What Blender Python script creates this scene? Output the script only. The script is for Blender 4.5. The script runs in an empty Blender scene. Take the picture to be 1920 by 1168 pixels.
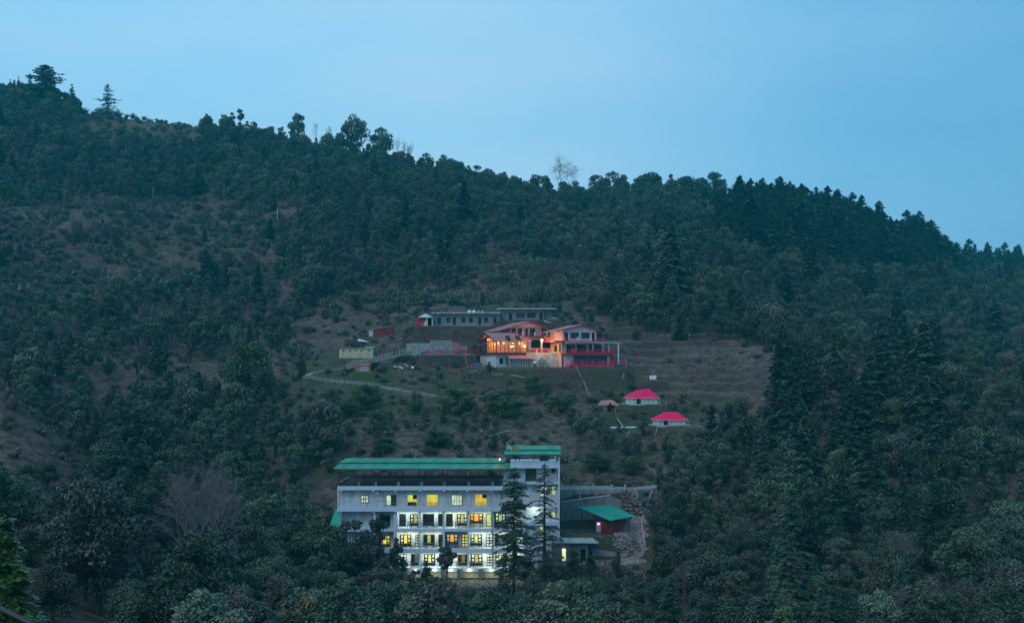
import bpy, math, random
import numpy as np
from mathutils import Vector, Matrix

# ------------------------------------------------------------------ camera, sky, sun, exposure
SC = bpy.context.scene
COL = SC.collection
random.seed(7)
rng = np.random.default_rng(7)
F, CX, CY = 2100.0, 960.0, 690.0          # focal length and level line in photograph pixels

cam_d = bpy.data.cameras.new('camera'); cam = bpy.data.objects.new('camera', cam_d); COL.objects.link(cam)
cam.location = (0, 0, 0); cam.rotation_euler = (math.radians(90), 0, 0)
cam_d.sensor_width = 36.0; cam_d.lens = 36.0 * F / 1920.0
cam_d.shift_y = (CY - 584.0) / 1920.0
cam_d.clip_start = 0.5; cam_d.clip_end = 6000
SC.camera = cam

def srgb(r, g, b, a=1.0):
    f = lambda c: (c / 255.0) / 12.92 if c / 255.0 <= 0.04045 else ((c / 255.0 + 0.055) / 1.055) ** 2.4
    return (f(r), f(g), f(b), a)

W = bpy.data.worlds.new('World'); SC.world = W; W.use_nodes = True
nt = W.node_tree; N = nt.nodes; L = nt.links
N.clear()
wo = N.new('ShaderNodeOutputWorld'); bg = N.new('ShaderNodeBackground'); bg.inputs[1].default_value = 1.16
L.new(bg.outputs[0], wo.inputs[0])
SUN_EL, SUN_AZ = math.radians(14), math.radians(215)
sky = N.new('ShaderNodeTexSky'); sky.sky_type = 'NISHITA'; sky.sun_disc = False
sky.sun_elevation = SUN_EL; sky.sun_rotation = SUN_AZ; sky.air_density = 1.2; sky.dust_density = 1.5
tc = N.new('ShaderNodeTexCoord'); sep = N.new('ShaderNodeSeparateXYZ'); L.new(tc.outputs['Generated'], sep.inputs[0])
mr = N.new('ShaderNodeMapRange'); mr.inputs[1].default_value = -0.9; mr.inputs[2].default_value = 0.9
L.new(sep.outputs[0], mr.inputs[0])
cr = N.new('ShaderNodeValToRGB'); L.new(mr.outputs[0], cr.inputs[0])
els = cr.color_ramp.elements
els[0].position = 0.0; els[0].color = srgb(118, 198, 244)
els[1].position = 1.0; els[1].color = srgb(92, 158, 198)
for p, c in ((0.30, (146, 212, 250)), (0.46, (156, 213, 248)), (0.56, (142, 201, 240)), (0.66, (104, 179, 226)), (0.76, (84, 164, 211))):
    e = els.new(p); e.color = srgb(*c)
# long soft streaks of thin high cloud
mp = N.new('ShaderNodeMapping'); mp.inputs['Location'].default_value = (3.1, 0.4, 1.7); mp.inputs['Scale'].default_value = (1.6, 1.6, 7.0); mp.inputs['Rotation'].default_value = (0, math.radians(14), 0)
L.new(tc.outputs['Generated'], mp.inputs[0])
nz = N.new('ShaderNodeTexNoise'); nz.inputs['Scale'].default_value = 2.3; nz.inputs['Detail'].default_value = 4; nz.inputs['Roughness'].default_value = 0.5
L.new(mp.outputs[0], nz.inputs[0])
sr = N.new('ShaderNodeMapRange'); sr.inputs[1].default_value = 0.38; sr.inputs[2].default_value = 0.75; sr.inputs[3].default_value = 0.0; sr.inputs[4].default_value = 0.48
L.new(nz.outputs[0], sr.inputs[0])
xr = N.new('ShaderNodeMapRange'); xr.inputs[1].default_value = -0.15; xr.inputs[2].default_value = 0.35; xr.inputs[3].default_value = 1.25; xr.inputs[4].default_value = 0.3; L.new(sep.outputs[0], xr.inputs[0])
xm = N.new('ShaderNodeMath'); xm.operation = 'MULTIPLY'; L.new(sr.outputs[0], xm.inputs[0]); L.new(xr.outputs[0], xm.inputs[1])
mx = N.new('ShaderNodeMixRGB'); L.new(xm.outputs[0], mx.inputs[0]); L.new(cr.outputs[0], mx.inputs[1]); mx.inputs[2].default_value = srgb(182, 216, 244)
sk = N.new('ShaderNodeMixRGB'); sk.blend_type = 'MULTIPLY'; sk.inputs[0].default_value = 1.0
L.new(sky.outputs[0], sk.inputs[1]); sk.inputs[2].default_value = (0.10, 0.10, 0.10, 1)
m2 = N.new('ShaderNodeMixRGB'); m2.inputs[0].default_value = 0.12; L.new(mx.outputs[0], m2.inputs[1]); L.new(sk.outputs[0], m2.inputs[2])
L.new(m2.outputs[0], bg.inputs[0])

sun_d = bpy.data.lights.new('sun', 'SUN'); sun = bpy.data.objects.new('sun', sun_d); COL.objects.link(sun)
sun_d.energy = 0.85; sun_d.angle = math.radians(30); sun_d.color = (1.0, 0.84, 0.72)
sun.rotation_euler = (math.radians(48), 0, math.radians(-35))

vs = SC.view_settings; vs.view_transform = 'Standard'; vs.look = 'None'; vs.exposure = 0.0; vs.gamma = 1.0
try: vs.use_curve_mapping = False
except Exception: pass
cy = SC.cycles
cy.use_denoising = True
try: cy.denoiser = 'OPENIMAGEDENOISE'
except Exception: pass
cy.max_bounces = 4; cy.diffuse_bounces = 2; cy.glossy_bounces = 2; cy.transmission_bounces = 2; cy.volume_bounces = 0
cy.transparent_max_bounces = 6; cy.sample_clamp_indirect = 4.0

# ------------------------------------------------------------------ helpers
def px2x(px, Y): return (px - CX) / F * Y
def py2z(py, Y): return (CY - py) / F * Y
def W3(px, py, Y): return Vector((px2x(px, Y), Y, py2z(py, Y)))

MATS = {}
def mat(name, col, rough=0.8, spec=0.25, var=0.15, scale=1.2, emit=None, es=1.0, metal=0.0, bump=0.0, rnd=0.0, col2=None):
    if name in MATS: return MATS[name]
    m = bpy.data.materials.new(name); m.use_nodes = True
    t = m.node_tree; b = t.nodes['Principled BSDF']; k = t.links
    b.inputs['Roughness'].default_value = rough; b.inputs['Specular IOR Level'].default_value = spec; b.inputs['Metallic'].default_value = metal
    c = tuple(col[:3]) + (1,)
    src = None
    if var > 0 or bump > 0:
        g = t.nodes.new('ShaderNodeNewGeometry')
        n = t.nodes.new('ShaderNodeTexNoise'); n.inputs['Scale'].default_value = scale; n.inputs['Detail'].default_value = 5; n.inputs['Roughness'].default_value = 0.65
        vm = t.nodes.new('ShaderNodeVectorMath'); vm.operation = 'MULTIPLY'; vm.inputs[1].default_value = (1, 1, 0.28 if ('white' in name or 'concrete' in name or 'wall' in name) else 1)
        k.new(g.outputs['Position'], vm.inputs[0]); k.new(vm.outputs[0], n.inputs['Vector'])
    if var > 0:
        r = t.nodes.new('ShaderNodeMapRange'); r.inputs[1].default_value = 0.3; r.inputs[2].default_value = 0.7
        k.new(n.outputs[0], r.inputs[0])
        x = t.nodes.new('ShaderNodeMixRGB'); k.new(r.outputs[0], x.inputs[0])
        x.inputs[1].default_value = tuple(v * (1 - var) for v in c[:3]) + (1,)
        x.inputs[2].default_value = (tuple(col2[:3]) + (1,)) if col2 else tuple(min(1, v * (1 + var)) for v in c[:3]) + (1,)
        src = x.outputs[0]
    if rnd > 0:
        oi = t.nodes.new('ShaderNodeObjectInfo'); hs = t.nodes.new('ShaderNodeHueSaturation')
        rr = t.nodes.new('ShaderNodeMapRange'); rr.inputs[3].default_value = 1 - rnd; rr.inputs[4].default_value = 1 + rnd
        k.new(oi.outputs['Random'], rr.inputs[0]); k.new(rr.outputs[0], hs.inputs['Value'])
        if src: k.new(src, hs.inputs['Color'])
        else: hs.inputs['Color'].default_value = c
        src = hs.outputs[0]
    if src: k.new(src, b.inputs['Base Color'])
    else: b.inputs['Base Color'].default_value = c
    if emit:
        b.inputs['Emission Strength'].default_value = es
        if var > 0:
            y = t.nodes.new('ShaderNodeMixRGB'); y.blend_type = 'MULTIPLY'; y.inputs[0].default_value = 1
            y.inputs[1].default_value = tuple(emit[:3]) + (1,)
            q = t.nodes.new('ShaderNodeMapRange'); q.inputs[1].default_value = 0.3; q.inputs[2].default_value = 0.7; q.inputs[3].default_value = 0.55; q.inputs[4].default_value = 1.3
            k.new(n.outputs[0], q.inputs[0]); k.new(q.outputs[0], y.inputs[2]); k.new(y.outputs[0], b.inputs['Emission Color'])
        else: b.inputs['Emission Color'].default_value = tuple(emit[:3]) + (1,)
    if bump > 0:
        bp = t.nodes.new('ShaderNodeBump'); bp.inputs['Strength'].default_value = bump; bp.inputs['Distance'].default_value = 0.15
        k.new(n.outputs[0], bp.inputs['Height']); k.new(bp.outputs[0], b.inputs['Normal'])
    MATS[name] = m
    return m

def link(name, me, parent=None, loc=None):
    o = bpy.data.objects.new(name, me); COL.objects.link(o)
    if parent: o.parent = parent
    if loc is not None: o.location = loc
    return o

def tag(o, label=None, cat=None, group=None, kind=None):
    if label: o['label'] = label
    if cat: o['category'] = cat
    if group: o['group'] = group
    if kind: o['kind'] = kind
    return o

ORIGIN = {}
def thing(name, label, cat, base, group=None, rz=0.0):
    o = bpy.data.objects.new(name, None); COL.objects.link(o); o.empty_display_size = 0.2
    o.location = base; o.rotation_euler = (0, 0, rz)
    ORIGIN[o.name] = (Vector(base), rz)
    return tag(o, label, cat, group)

class MB:
    """collects faces in world coordinates, or in the thing's own ones when local=True"""
    def __init__(s, local=False): s.v = []; s.f = []; s.m = []; s.local = local; s.cm = 0
    def add(s, vs, fs):
        n = len(s.v); s.v += [tuple(p) for p in vs]; s.f += [tuple(n + i for i in q) for q in fs]; s.m += [s.cm] * len(fs)
    def box(s, x0, x1, y0, y1, z0, z1):
        if x0 > x1: x0, x1 = x1, x0
        if z0 > z1: z0, z1 = z1, z0
        s.add([(x0,y0,z0),(x1,y0,z0),(x1,y1,z0),(x0,y1,z0),(x0,y0,z1),(x1,y0,z1),(x1,y1,z1),(x0,y1,z1)],
              [(3,2,1,0),(4,5,6,7),(0,1,5,4),(1,2,6,5),(2,3,7,6),(3,0,4,7)])
    def slab(s, a, b, c, d, t):
        """four top corners in order, thickness t downward"""
        P = [Vector(p) for p in (a, b, c, d)]; Q = [p - Vector((0, 0, t)) for p in P]
        s.add(P + Q, [(0,1,2,3),(7,6,5,4),(0,4,5,1),(1,5,6,2),(2,6,7,3),(3,7,4,0)])
    def poly(s, pts, d):
        """a flat polygon pushed along the vector d"""
        P = [Vector(p) for p in pts]; n = len(P); d = Vector(d)
        s.add(P + [p + d for p in P], [tuple(range(n)), tuple(range(2*n-1, n-1, -1))] + [(i, i+n, (i+1) % n + n, (i+1) % n) for i in range(n)])
    def bar(s, a, b, r, n=4, r2=None):
        a = Vector(a); b = Vector(b); d = b - a
        if d.length < 1e-6: return
        d.normalize(); u = d.cross(Vector((0,0,1)) if abs(d.z) < 0.9 else Vector((1,0,0))).normalized(); w = d.cross(u)
        r2 = r if r2 is None else r2; vs = []
        for (p, q) in ((a, r), (b, r2)):
            for i in range(n):
                t = 2*math.pi*(i+0.5)/n; vs.append(p + u*(q*math.cos(t)) + w*(q*math.sin(t)))
        s.add(vs, [(i, (i+1) % n, n+(i+1) % n, n+i) for i in range(n)] + [tuple(range(n-1,-1,-1)), tuple(range(n, 2*n))])
    def lathe(s, c, prof, n=14):
        c = Vector(c); vs = []
        for (r, z) in prof:
            for i in range(n):
                t = 2*math.pi*i/n; vs.append((c.x + r*math.cos(t), c.y + r*math.sin(t), c.z + z))
        fs = []
        for k in range(len(prof)-1):
            for i in range(n): fs.append((k*n+i, k*n+(i+1) % n, (k+1)*n+(i+1) % n, (k+1)*n+i))
        fs += [tuple(range(n-1,-1,-1)), tuple(range((len(prof)-1)*n, len(prof)*n))]
        s.add(vs, fs)
    def build(s, name, m, parent=None, smooth=False):
        if not s.v: return None
        vs = s.v; root = parent
        if parent is not None and not s.local:
            while root.parent: root = root.parent
            b, rz = ORIGIN[root.name]; R = Matrix.Rotation(-rz, 3, 'Z')
            vs = [tuple(R @ (Vector(p) - b)) for p in vs]
        me = bpy.data.meshes.new(name); me.from_pydata(vs, [], s.f)
        for x in (m if isinstance(m, (list, tuple)) else [m]): me.materials.append(x)
        if isinstance(m, (list, tuple)): me.polygons.foreach_set('material_index', s.m)
        if smooth: me.polygons.foreach_set('use_smooth', [True] * len(me.polygons))
        return link(name, me, parent)

def holed(mb, x0, x1, z0, z1, y0, y1, ops):
    """a wall between y0 and y1 with openings (x0,x1,z0,z1)"""
    xs = sorted({x0, x1} | {max(x0, min(x1, v)) for o in ops for v in o[:2]})
    for a, b in zip(xs[:-1], xs[1:]):
        if b - a < 1e-4: continue
        m = (a + b) / 2
        cut = sorted((max(z0, o[2]), min(z1, o[3])) for o in ops if o[0] < m < o[1])
        z = z0
        for (c, d) in cut:
            if c > z + 1e-4: mb.box(a, b, y0, y1, z, c)
            z = max(z, d)
        if z1 > z + 1e-4: mb.box(a, b, y0, y1, z, z1)

def copy_tree(o, parent=None):
    c = o.copy(); COL.objects.link(c)
    if parent: c.parent = parent
    for ch in list(o.children): copy_tree(ch, c)
    return c

# ------------------------------------------------------------------ terrain
_perm = rng.integers(0, 2**31, size=(64, 64)).astype(np.float64) / 2**31
def vnoise(x, y, s, off=0):
    x = x / s + off * 7.31; y = y / s + off * 3.77
    xi = np.floor(x).astype(int); yi = np.floor(y).astype(int); fx = x - xi; fy = y - yi
    fx = fx*fx*(3-2*fx); fy = fy*fy*(3-2*fy)
    g = lambda a, b: _perm[a % 64, b % 64]
    return ((g(xi, yi)*(1-fx) + g(xi+1, yi)*fx)*(1-fy) + (g(xi, yi+1)*(1-fx) + g(xi+1, yi+1)*fx)*fy) * 2 - 1

COLS = {  # column in the photograph: (distance, row) down the hill face
 -300: [(110,1130),(150,1000),(190,800),(215,690),(235,670),(300,600),(400,430),(550,230),(700,140),(800,150),(1000,260)],
 0:   [(100,1160),(150,960),(190,700),(215,750),(260,700),(330,560),(430,400),(540,260),(640,178),(720,230),(1000,420)],
 180: [(100,1190),(150,1030),(185,862),(210,870),(250,770),(320,620),(420,440),(540,290),(650,212),(750,262),(1000,440)],
 375: [(100,1260),(150,1130),(200,960),(250,800),(320,640),(400,500),(520,330),(640,244),(740,290),(1000,460)],
 560: [(100,1400),(140,1240),(170,1130),(200,970),(235,820),(265,708),(310,640),(380,530),(480,380),(600,278),(700,310),(1000,480)],
 650: [(100,1450),(140,1260),(175,1110),(200,960),(235,810),(258,740),(275,690),(290,652),(320,600),(380,540),(480,400),(610,295),(700,330),(1000,500)],
 850: [(100,1450),(140,1270),(178,1100),(197,1000),(215,860),(240,790),(262,740),(275,692),(300,640),(320,600),(345,580),(370,560),(430,450),(520,380),(630,345),(700,390),(1000,520)],
 1050:[(100,1450),(140,1270),(178,1100),(197,960),(215,880),(240,800),(262,740),(273,695),(300,615),(330,585),(380,540),(440,460),(520,410),(640,385),(720,420),(1000,540)],
 1200:[(100,1400),(140,1250),(175,1080),(194,920),(198,914),(225,850),(250,760),(280,680),(310,620),(350,570),(420,480),(520,415),(640,385),(720,420),(1000,540)],
 1400:[(100,1400),(140,1230),(170,1080),(200,940),(230,820),(260,720),(290,650),(330,600),(380,550),(450,490),(540,430),(640,392),(720,420),(1000,540)],
 1500:[(100,1400),(140,1200),(170,1060),(200,900),(230,770),(255,685),(272,662),(300,675),(350,625),(420,550),(520,460),(640,400),(720,420),(1000,540)],
 1700:[(100,1380),(140,1180),(170,1030),(200,880),(230,760),(250,705),(265,696),(300,740),(350,680),(430,590),(520,520),(640,462),(720,490),(1000,540)],
 1800:[(100,1360),(140,1160),(170,1020),(200,880),(230,770),(250,720),(265,712),(300,770),(350,715),(430,630),(520,562),(640,525),(760,530),(880,505),(1000,560)],
 1920:[(100,1350),(140,1150),(170,1010),(200,880),(230,790),(250,738),(265,730),(300,790),(350,740),(430,660),(520,590),(640,545),(760,520),(860,508),(1000,570)],
 2300:[(100,1330),(140,1140),(170,1000),(200,880),(230,800),(250,760),(265,750),(300,800),(350,750),(430,680),(520,620),(640,570),(760,540),(860,520),(1000,580)],
}
YG = np.arange(0, 1402, 2.0)
_tab = []
for c, pr in sorted(COLS.items()):
    ys = [0, 40] + [p[0] for p in pr] + [1400]
    zs = [-9, -24] + [py2z(p[1], p[0]) for p in pr]
    zs.append(zs[-1] - 60)
    z = np.interp(YG, ys, zs)
    k = np.exp(-0.5*(np.arange(-6, 7)/2.2)**2); k /= k.sum()
    _tab.append(np.convolve(np.pad(z, 6, mode='edge'), k, mode='valid'))
_pc = np.arange(-300, 2301, 20.0)
_tab = np.array(_tab); _ck = np.array(sorted(COLS), float)
TAB = np.array([np.interp(_pc, _ck, _tab[:, i]) for i in range(len(YG))]).T      # [col, Y]
k = np.exp(-0.5*(np.arange(-6, 7)/2.0)**2); k /= k.sum()
TAB = np.array([np.convolve(np.pad(TAB[:, i], 6, mode='edge'), k, mode='valid') for i in range(len(YG))]).T

PADS = [  # x0, x1, y0, y1, z, blend in front, blend behind
 (-29.5, 8.5, 176, 194, -33.85, 6, 5), (5.5, 14.5, 175.5, 184.5, -30.8, 2.5, 1.0), (8.3, 18.6, 181.8, 190.6, -27.2, 1.6, 0.8),
 (8.0, 20.5, 191.4, 195.5, -20.75, 0.9, 3),
 (-9.8, 27.5, 270.5, 280.4, 0.25, 4, 1.2), (-2.5, 13.5, 281.2, 293.5, 3.9, 1.0, 3),
 (-25.5, -3.3, 298.2, 307, 11.25, 2.5, 3), (-3.3, 13.5, 300.4, 309, 12.9, 2.0, 3),
 (-21.8, -9.6, 274.2, 279.2, 3.25, 0.8, 0.5), (-27.0, -9.9, 279.9, 285, 6.4, 0.6, 4),
 (-43.8, -34.6, 281.3, 286, 2.5, 2.5, 3), (-38.5, -31.0, 301.5, 307, 8.6, 2, 3), (-38.0, -33.7, 269.5, 273, -0.8, 2, 2),
 (24.8, 34.5, 249.5, 257, -8.1, 3, 3), (30.3, 39.5, 239.5, 246, -12.35, 3, 3), (19.2, 23.8, 244.8, 249, -9.7, 2, 2),
 (32.4, 35.6, 267, 270, -2.75, 1.5, 1.5),
]
def H(x, y):
    x = np.asarray(x, float); y = np.asarray(y, float)
    px = CX + F * x / np.maximum(y, 90.0)
    i = np.clip((px + 300) / 20.0, 0, len(_pc) - 1.001); j = np.clip(y / 2.0, 0, len(YG) - 1.001)
    i0 = i.astype(int); j0 = j.astype(int); fi = i - i0; fj = j - j0
    z = (TAB[i0, j0]*(1-fi) + TAB[i0+1, j0]*fi)*(1-fj) + (TAB[i0, j0+1]*(1-fi) + TAB[i0+1, j0+1]*fi)*fj
    a = np.clip((y - 60) / 200, 0.15, 1.6)
    n = 2.6*a*vnoise(x, y, 46, 1) + 1.1*a*vnoise(x, y, 19, 2) + 0.50*a*vnoise(x, y, 7.5, 3) + 0.22*vnoise(x, y, 3.1, 4)
    near = np.clip(1 - (np.abs(y - 235) / 75), 0, 1) * np.clip(1 - np.abs(px - 950) / 450, 0, 1)
    n = n * (1 - 0.6*near)
    ridge = np.clip((y - 560) / 60, 0, 1) * 0.55
    z = z + n * (1 - ridge)
    # old farm terraces on the bare slope
    st = 2.1; w = np.clip(1 - np.abs(px - 1270)/210, 0, 1)*2.2 + np.clip(1 - np.abs(px - 800)/300, 0, 1)*0.7
    w = np.clip(w, 0, 1.0) * np.clip(0.62 + 0.9*vnoise(x, y, 17, 10), 0, 1) * np.clip((y - 212)/12, 0, 1) * np.clip((345 - y)/30, 0, 1)
    zz = z + 1.9*vnoise(x, y, 24, 9) + 0.5*vnoise(x, y, 8, 11); fr = zz/st - np.floor(zz/st)
    z = z + w * st * (np.clip((fr - 0.62)/0.38, 0, 1) - fr) * 1.0
    for (x0, x1, y0, y1, zp, bf, bb) in PADS:
        dx = np.maximum(np.maximum(x0 - x, x - x1), 0) / 2.5
        dy = np.maximum(np.maximum((y0 - y)/bf, (y - y1)/bb), 0)
        t = np.clip(1 - np.sqrt(dx*dx + dy*dy), 0, 1); t = t*t*(3-2*t)
        z = z*(1-t) + zp*t
    return z
def h1(x, y): return float(H(np.array([x]), np.array([y]))[0])
def ground(px, py, y0=150, y1=700):
    """the first point down the view line where the hill is met"""
    ys = np.arange(y0, y1, 0.25); xs = (px - CX)/F*ys; z = H(xs, ys); pr = CY - F*z/ys
    k = np.argmax(pr <= py)
    return Vector((xs[k], ys[k], z[k]))

ts = np.linspace(-0.72, 0.72, 470)
yr = np.concatenate([np.arange(-60, 168, 4.0), np.arange(168, 312, 0.8), np.arange(312, 820, 4.0), np.arange(820, 1005, 14.0)])
TT, YY = np.meshgrid(ts, yr); XX = TT * (np.maximum(YY, 0) + 45)
ZZ = H(XX, np.maximum(YY, 0)); ZZ = np.where(YY < 0, ZZ - YY*0.25, ZZ)
nr, nc = XX.shape
idx = np.arange(nr*nc).reshape(nr, nc)
fc = np.stack([idx[:-1,:-1], idx[:-1,1:], idx[1:,1:], idx[1:,:-1]], -1).reshape(-1, 4)
def np_mesh(name, V, Fq, mats, mi=None, smooth=False, tone=None):
    me = bpy.data.meshes.new(name)
    nv, nf = len(V), len(Fq); kk = Fq.shape[1]
    me.vertices.add(nv); me.vertices.foreach_set('co', np.asarray(V, np.float32).ravel())
    me.loops.add(nf*kk); me.loops.foreach_set('vertex_index', np.asarray(Fq, np.int32).ravel())
    me.polygons.add(nf); me.polygons.foreach_set('loop_start', np.arange(0, nf*kk, kk, dtype=np.int32))
    if smooth: me.polygons.foreach_set('use_smooth', np.ones(nf, bool))
    for m in mats: me.materials.append(m)
    if mi is not None: me.polygons.foreach_set('material_index', np.asarray(mi, np.int32))
    if tone is not None:
        a = me.attributes.new('tone', 'FLOAT', 'FACE'); a.data.foreach_set('value', np.asarray(tone, np.float32))
    me.update(calc_edges=True); me.validate()
    return me

def ground_material():
    m = bpy.data.materials.new('dry_hillside'); m.use_nodes = True; t = m.node_tree; k = t.links; b = t.nodes['Principled BSDF']
    b.inputs['Roughness'].default_value = 0.95; b.inputs['Specular IOR Level'].default_value = 0.1
    g = t.nodes.new('ShaderNodeNewGeometry')
    def noise(s, d=6, r=0.65, sc=(1,1,1)):
        mp = t.nodes.new('ShaderNodeMapping'); mp.inputs['Scale'].default_value = sc; k.new(g.outputs['Position'], mp.inputs[0])
        n = t.nodes.new('ShaderNodeTexNoise'); n.inputs['Scale'].default_value = s; n.inputs['Detail'].default_value = d; n.inputs['Roughness'].default_value = r
        k.new(mp.outputs[0], n.inputs['Vector']); return n.outputs[0]
    def ramp(src, a, b_, lo=0.0, hi=1.0):
        r = t.nodes.new('ShaderNodeMapRange'); r.inputs[1].default_value = a; r.inputs[2].default_value = b_; r.inputs[3].default_value = lo; r.inputs[4].default_value = hi
        k.new(src, r.inputs[0]); return r.outputs[0]
    def mix(f, c1, c2):
        x = t.nodes.new('ShaderNodeMixRGB'); k.new(f, x.inputs[0])
        for i, c in ((1, c1), (2, c2)):
            if isinstance(c, tuple): x.inputs[i].default_value = c
            else: k.new(c, x.inputs[i])
        return x.outputs[0]
    c = mix(ramp(noise(0.09), 0.35, 0.65), (0.145, 0.092, 0.082, 1), (0.215, 0.145, 0.122, 1))
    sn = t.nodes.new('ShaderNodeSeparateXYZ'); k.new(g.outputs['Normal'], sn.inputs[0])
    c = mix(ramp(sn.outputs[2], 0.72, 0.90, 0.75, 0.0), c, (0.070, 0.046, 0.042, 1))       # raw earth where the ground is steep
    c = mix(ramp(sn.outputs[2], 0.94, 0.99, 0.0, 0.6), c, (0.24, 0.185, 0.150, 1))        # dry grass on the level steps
    ea = t.nodes.new('ShaderNodeAttribute'); ea.attribute_name = 'earth'
    c = mix(ea.outputs['Fac'], c, (0.36, 0.235, 0.195, 1))
    c = mix(ramp(noise(0.55), 0.42, 0.62), c, (0.060, 0.050, 0.042, 1))
    c = mix(ramp(noise(0.035), 0.50, 0.62, 0, 0.6), c, (0.055, 0.085, 0.035, 1))          # weedy patches
    at = t.nodes.new('ShaderNodeAttribute'); at.attribute_name = 'turf'
    nn = t.nodes.new('ShaderNodeMath'); nn.operation = 'MULTIPLY'; k.new(at.outputs['Fac'], nn.inputs[0]); k.new(ramp(noise(0.3), 0.3, 0.6, 0.3, 1.0), nn.inputs[1])
    c = mix(nn.outputs[0], c, (0.050, 0.092, 0.030, 1))
    c = mix(ramp(noise(1.6, 3, 0.8, (1, 1, 2.5)), 0.58, 0.70, 0, 0.7), c, (0.26, 0.22, 0.20, 1))   # straw and small stones
    c = mix(ramp(noise(0.8, 6, 0.7, (0.5, 0.5, 3.0)), 0.30, 0.48, 0.75, 0), c, (0.030, 0.028, 0.026, 1))
    k.new(c, b.inputs['Base Color'])
    bp = t.nodes.new('ShaderNodeBump'); bp.inputs['Strength'].default_value = 0.9; bp.inputs['Distance'].default_value = 0.9
    k.new(noise(0.9, 8, 0.75), bp.inputs['Height']); k.new(bp.outputs[0], b.inputs['Normal'])
    return m
def in_poly(px, py, P):
    px = np.asarray(px, float); py = np.asarray(py, float); r = np.zeros(px.shape, bool); n = len(P)
    for i in range(n):
        x0, y0 = P[i]; x1, y1 = P[(i+1) % n]
        if y0 == y1: continue
        r ^= ((y0 > py) != (y1 > py)) & (px < (x1-x0)*(py-y0)/(y1-y0) + x0)
    return r
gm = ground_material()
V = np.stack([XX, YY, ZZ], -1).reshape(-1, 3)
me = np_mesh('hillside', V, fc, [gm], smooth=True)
pxs = CX + F*V[:,0]/np.maximum(V[:,1], 90); pys = CY - F*V[:,2]/np.maximum(V[:,1], 90)
inn = (V[:,1] > 200) & (V[:,1] < 290)
tf = np.zeros(len(V))
for c0, c1, r0, r1, a in ((560, 1000, 690, 800, 1.0), (900, 1180, 685, 760, 0.9), (1120, 1320, 740, 815, 0.85), (600, 800, 620, 690, 0.5)):
    d = np.maximum(np.abs(pxs - (c0+c1)/2)/((c1-c0)/2), np.abs(pys - (r0+r1)/2)/((r1-r0)/2))
    tf = np.maximum(tf, a*np.clip((1.15 - d)/0.35, 0, 1))
tf = tf * inn * np.clip(0.55 + 0.9*vnoise(V[:,0], V[:,1], 9, 5), 0, 1)
at = me.attributes.new('turf', 'FLOAT', 'POINT'); at.data.foreach_set('value', tf.astype(np.float32))
ef = np.zeros(len(V))
for (a_, b_, rx_, ry_, s_) in ((1128, 522, 30, 12, 1.0), (930, 468, 34, 9, 0.9), (1060, 500, 60, 22, 0.35), (60, 730, 110, 34, 0.5), (130, 815, 60, 24, 0.5), (1410, 660, 40, 20, 0.35), (300, 228, 110, 14, 0.3)):
    ef = np.maximum(ef, s_*np.clip(1.3 - np.hypot((pxs-a_)/rx_, (pys-b_)/ry_), 0, 1))
ef = ef * np.clip(0.6 + 0.8*vnoise(V[:,0], V[:,1], 5, 6), 0, 1)
at = me.attributes.new('earth', 'FLOAT', 'POINT'); at.data.foreach_set('value', ef.astype(np.float32))
hill = link('hillside', me); tag(hill, 'brown wooded mountainside with bare terraced slopes in the middle', None, None, 'structure')
# ------------------------------------------------------------------ vegetation
def leaf_material(name, cols, emit=None):
    m = bpy.data.materials.new(name); m.use_nodes = True; t = m.node_tree; k = t.links; b = t.nodes['Principled BSDF']
    b.inputs['Roughness'].default_value = 0.45; b.inputs['Specular IOR Level'].default_value = 0.4
    oi = t.nodes.new('ShaderNodeObjectInfo'); cr = t.nodes.new('ShaderNodeValToRGB'); k.new(oi.outputs['Random'], cr.inputs[0])
    e = cr.color_ramp.elements; n = len(cols); e[0].color = cols[0] + (1,); e[0].position = 0; e[1].color = cols[-1] + (1,); e[1].position = 1
    for i in range(1, n-1):
        q = e.new(i/(n-1)); q.color = cols[i] + (1,)
    at = t.nodes.new('ShaderNodeAttribute'); at.attribute_name = 'tone'
    mr = t.nodes.new('ShaderNodeMapRange'); mr.inputs[3].default_value = 0.45; mr.inputs[4].default_value = 1.65; k.new(at.outputs['Fac'], mr.inputs[0])
    x = t.nodes.new('ShaderNodeMixRGB'); x.blend_type = 'MULTIPLY'; x.inputs[0].default_value = 1
    k.new(cr.outputs[0], x.inputs[1]); k.new(mr.outputs[0], x.inputs[2])
    g = t.nodes.new('ShaderNodeNewGeometry'); nn = t.nodes.new('ShaderNodeTexNoise'); nn.inputs['Scale'].default_value = 0.028; nn.inputs['Detail'].default_value = 4; k.new(g.outputs['Position'], nn.inputs['Vector'])
    q = t.nodes.new('ShaderNodeMapRange'); q.inputs[1].default_value = 0.36; q.inputs[2].default_value = 0.64; k.new(nn.outputs[0], q.inputs[0])
    st = t.nodes.new('ShaderNodeMixRGB'); k.new(q.outputs[0], st.inputs[0]); st.inputs[1].default_value = (0.62, 0.74, 0.64, 1); st.inputs[2].default_value = (1.38, 1.42, 1.28, 1)
    y = t.nodes.new('ShaderNodeMixRGB'); y.blend_type = 'MULTIPLY'; y.inputs[0].default_value = 1; k.new(x.outputs[0], y.inputs[1]); k.new(st.outputs[0], y.inputs[2]); k.new(y.outputs[0], b.inputs['Base Color'])
    return m
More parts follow.
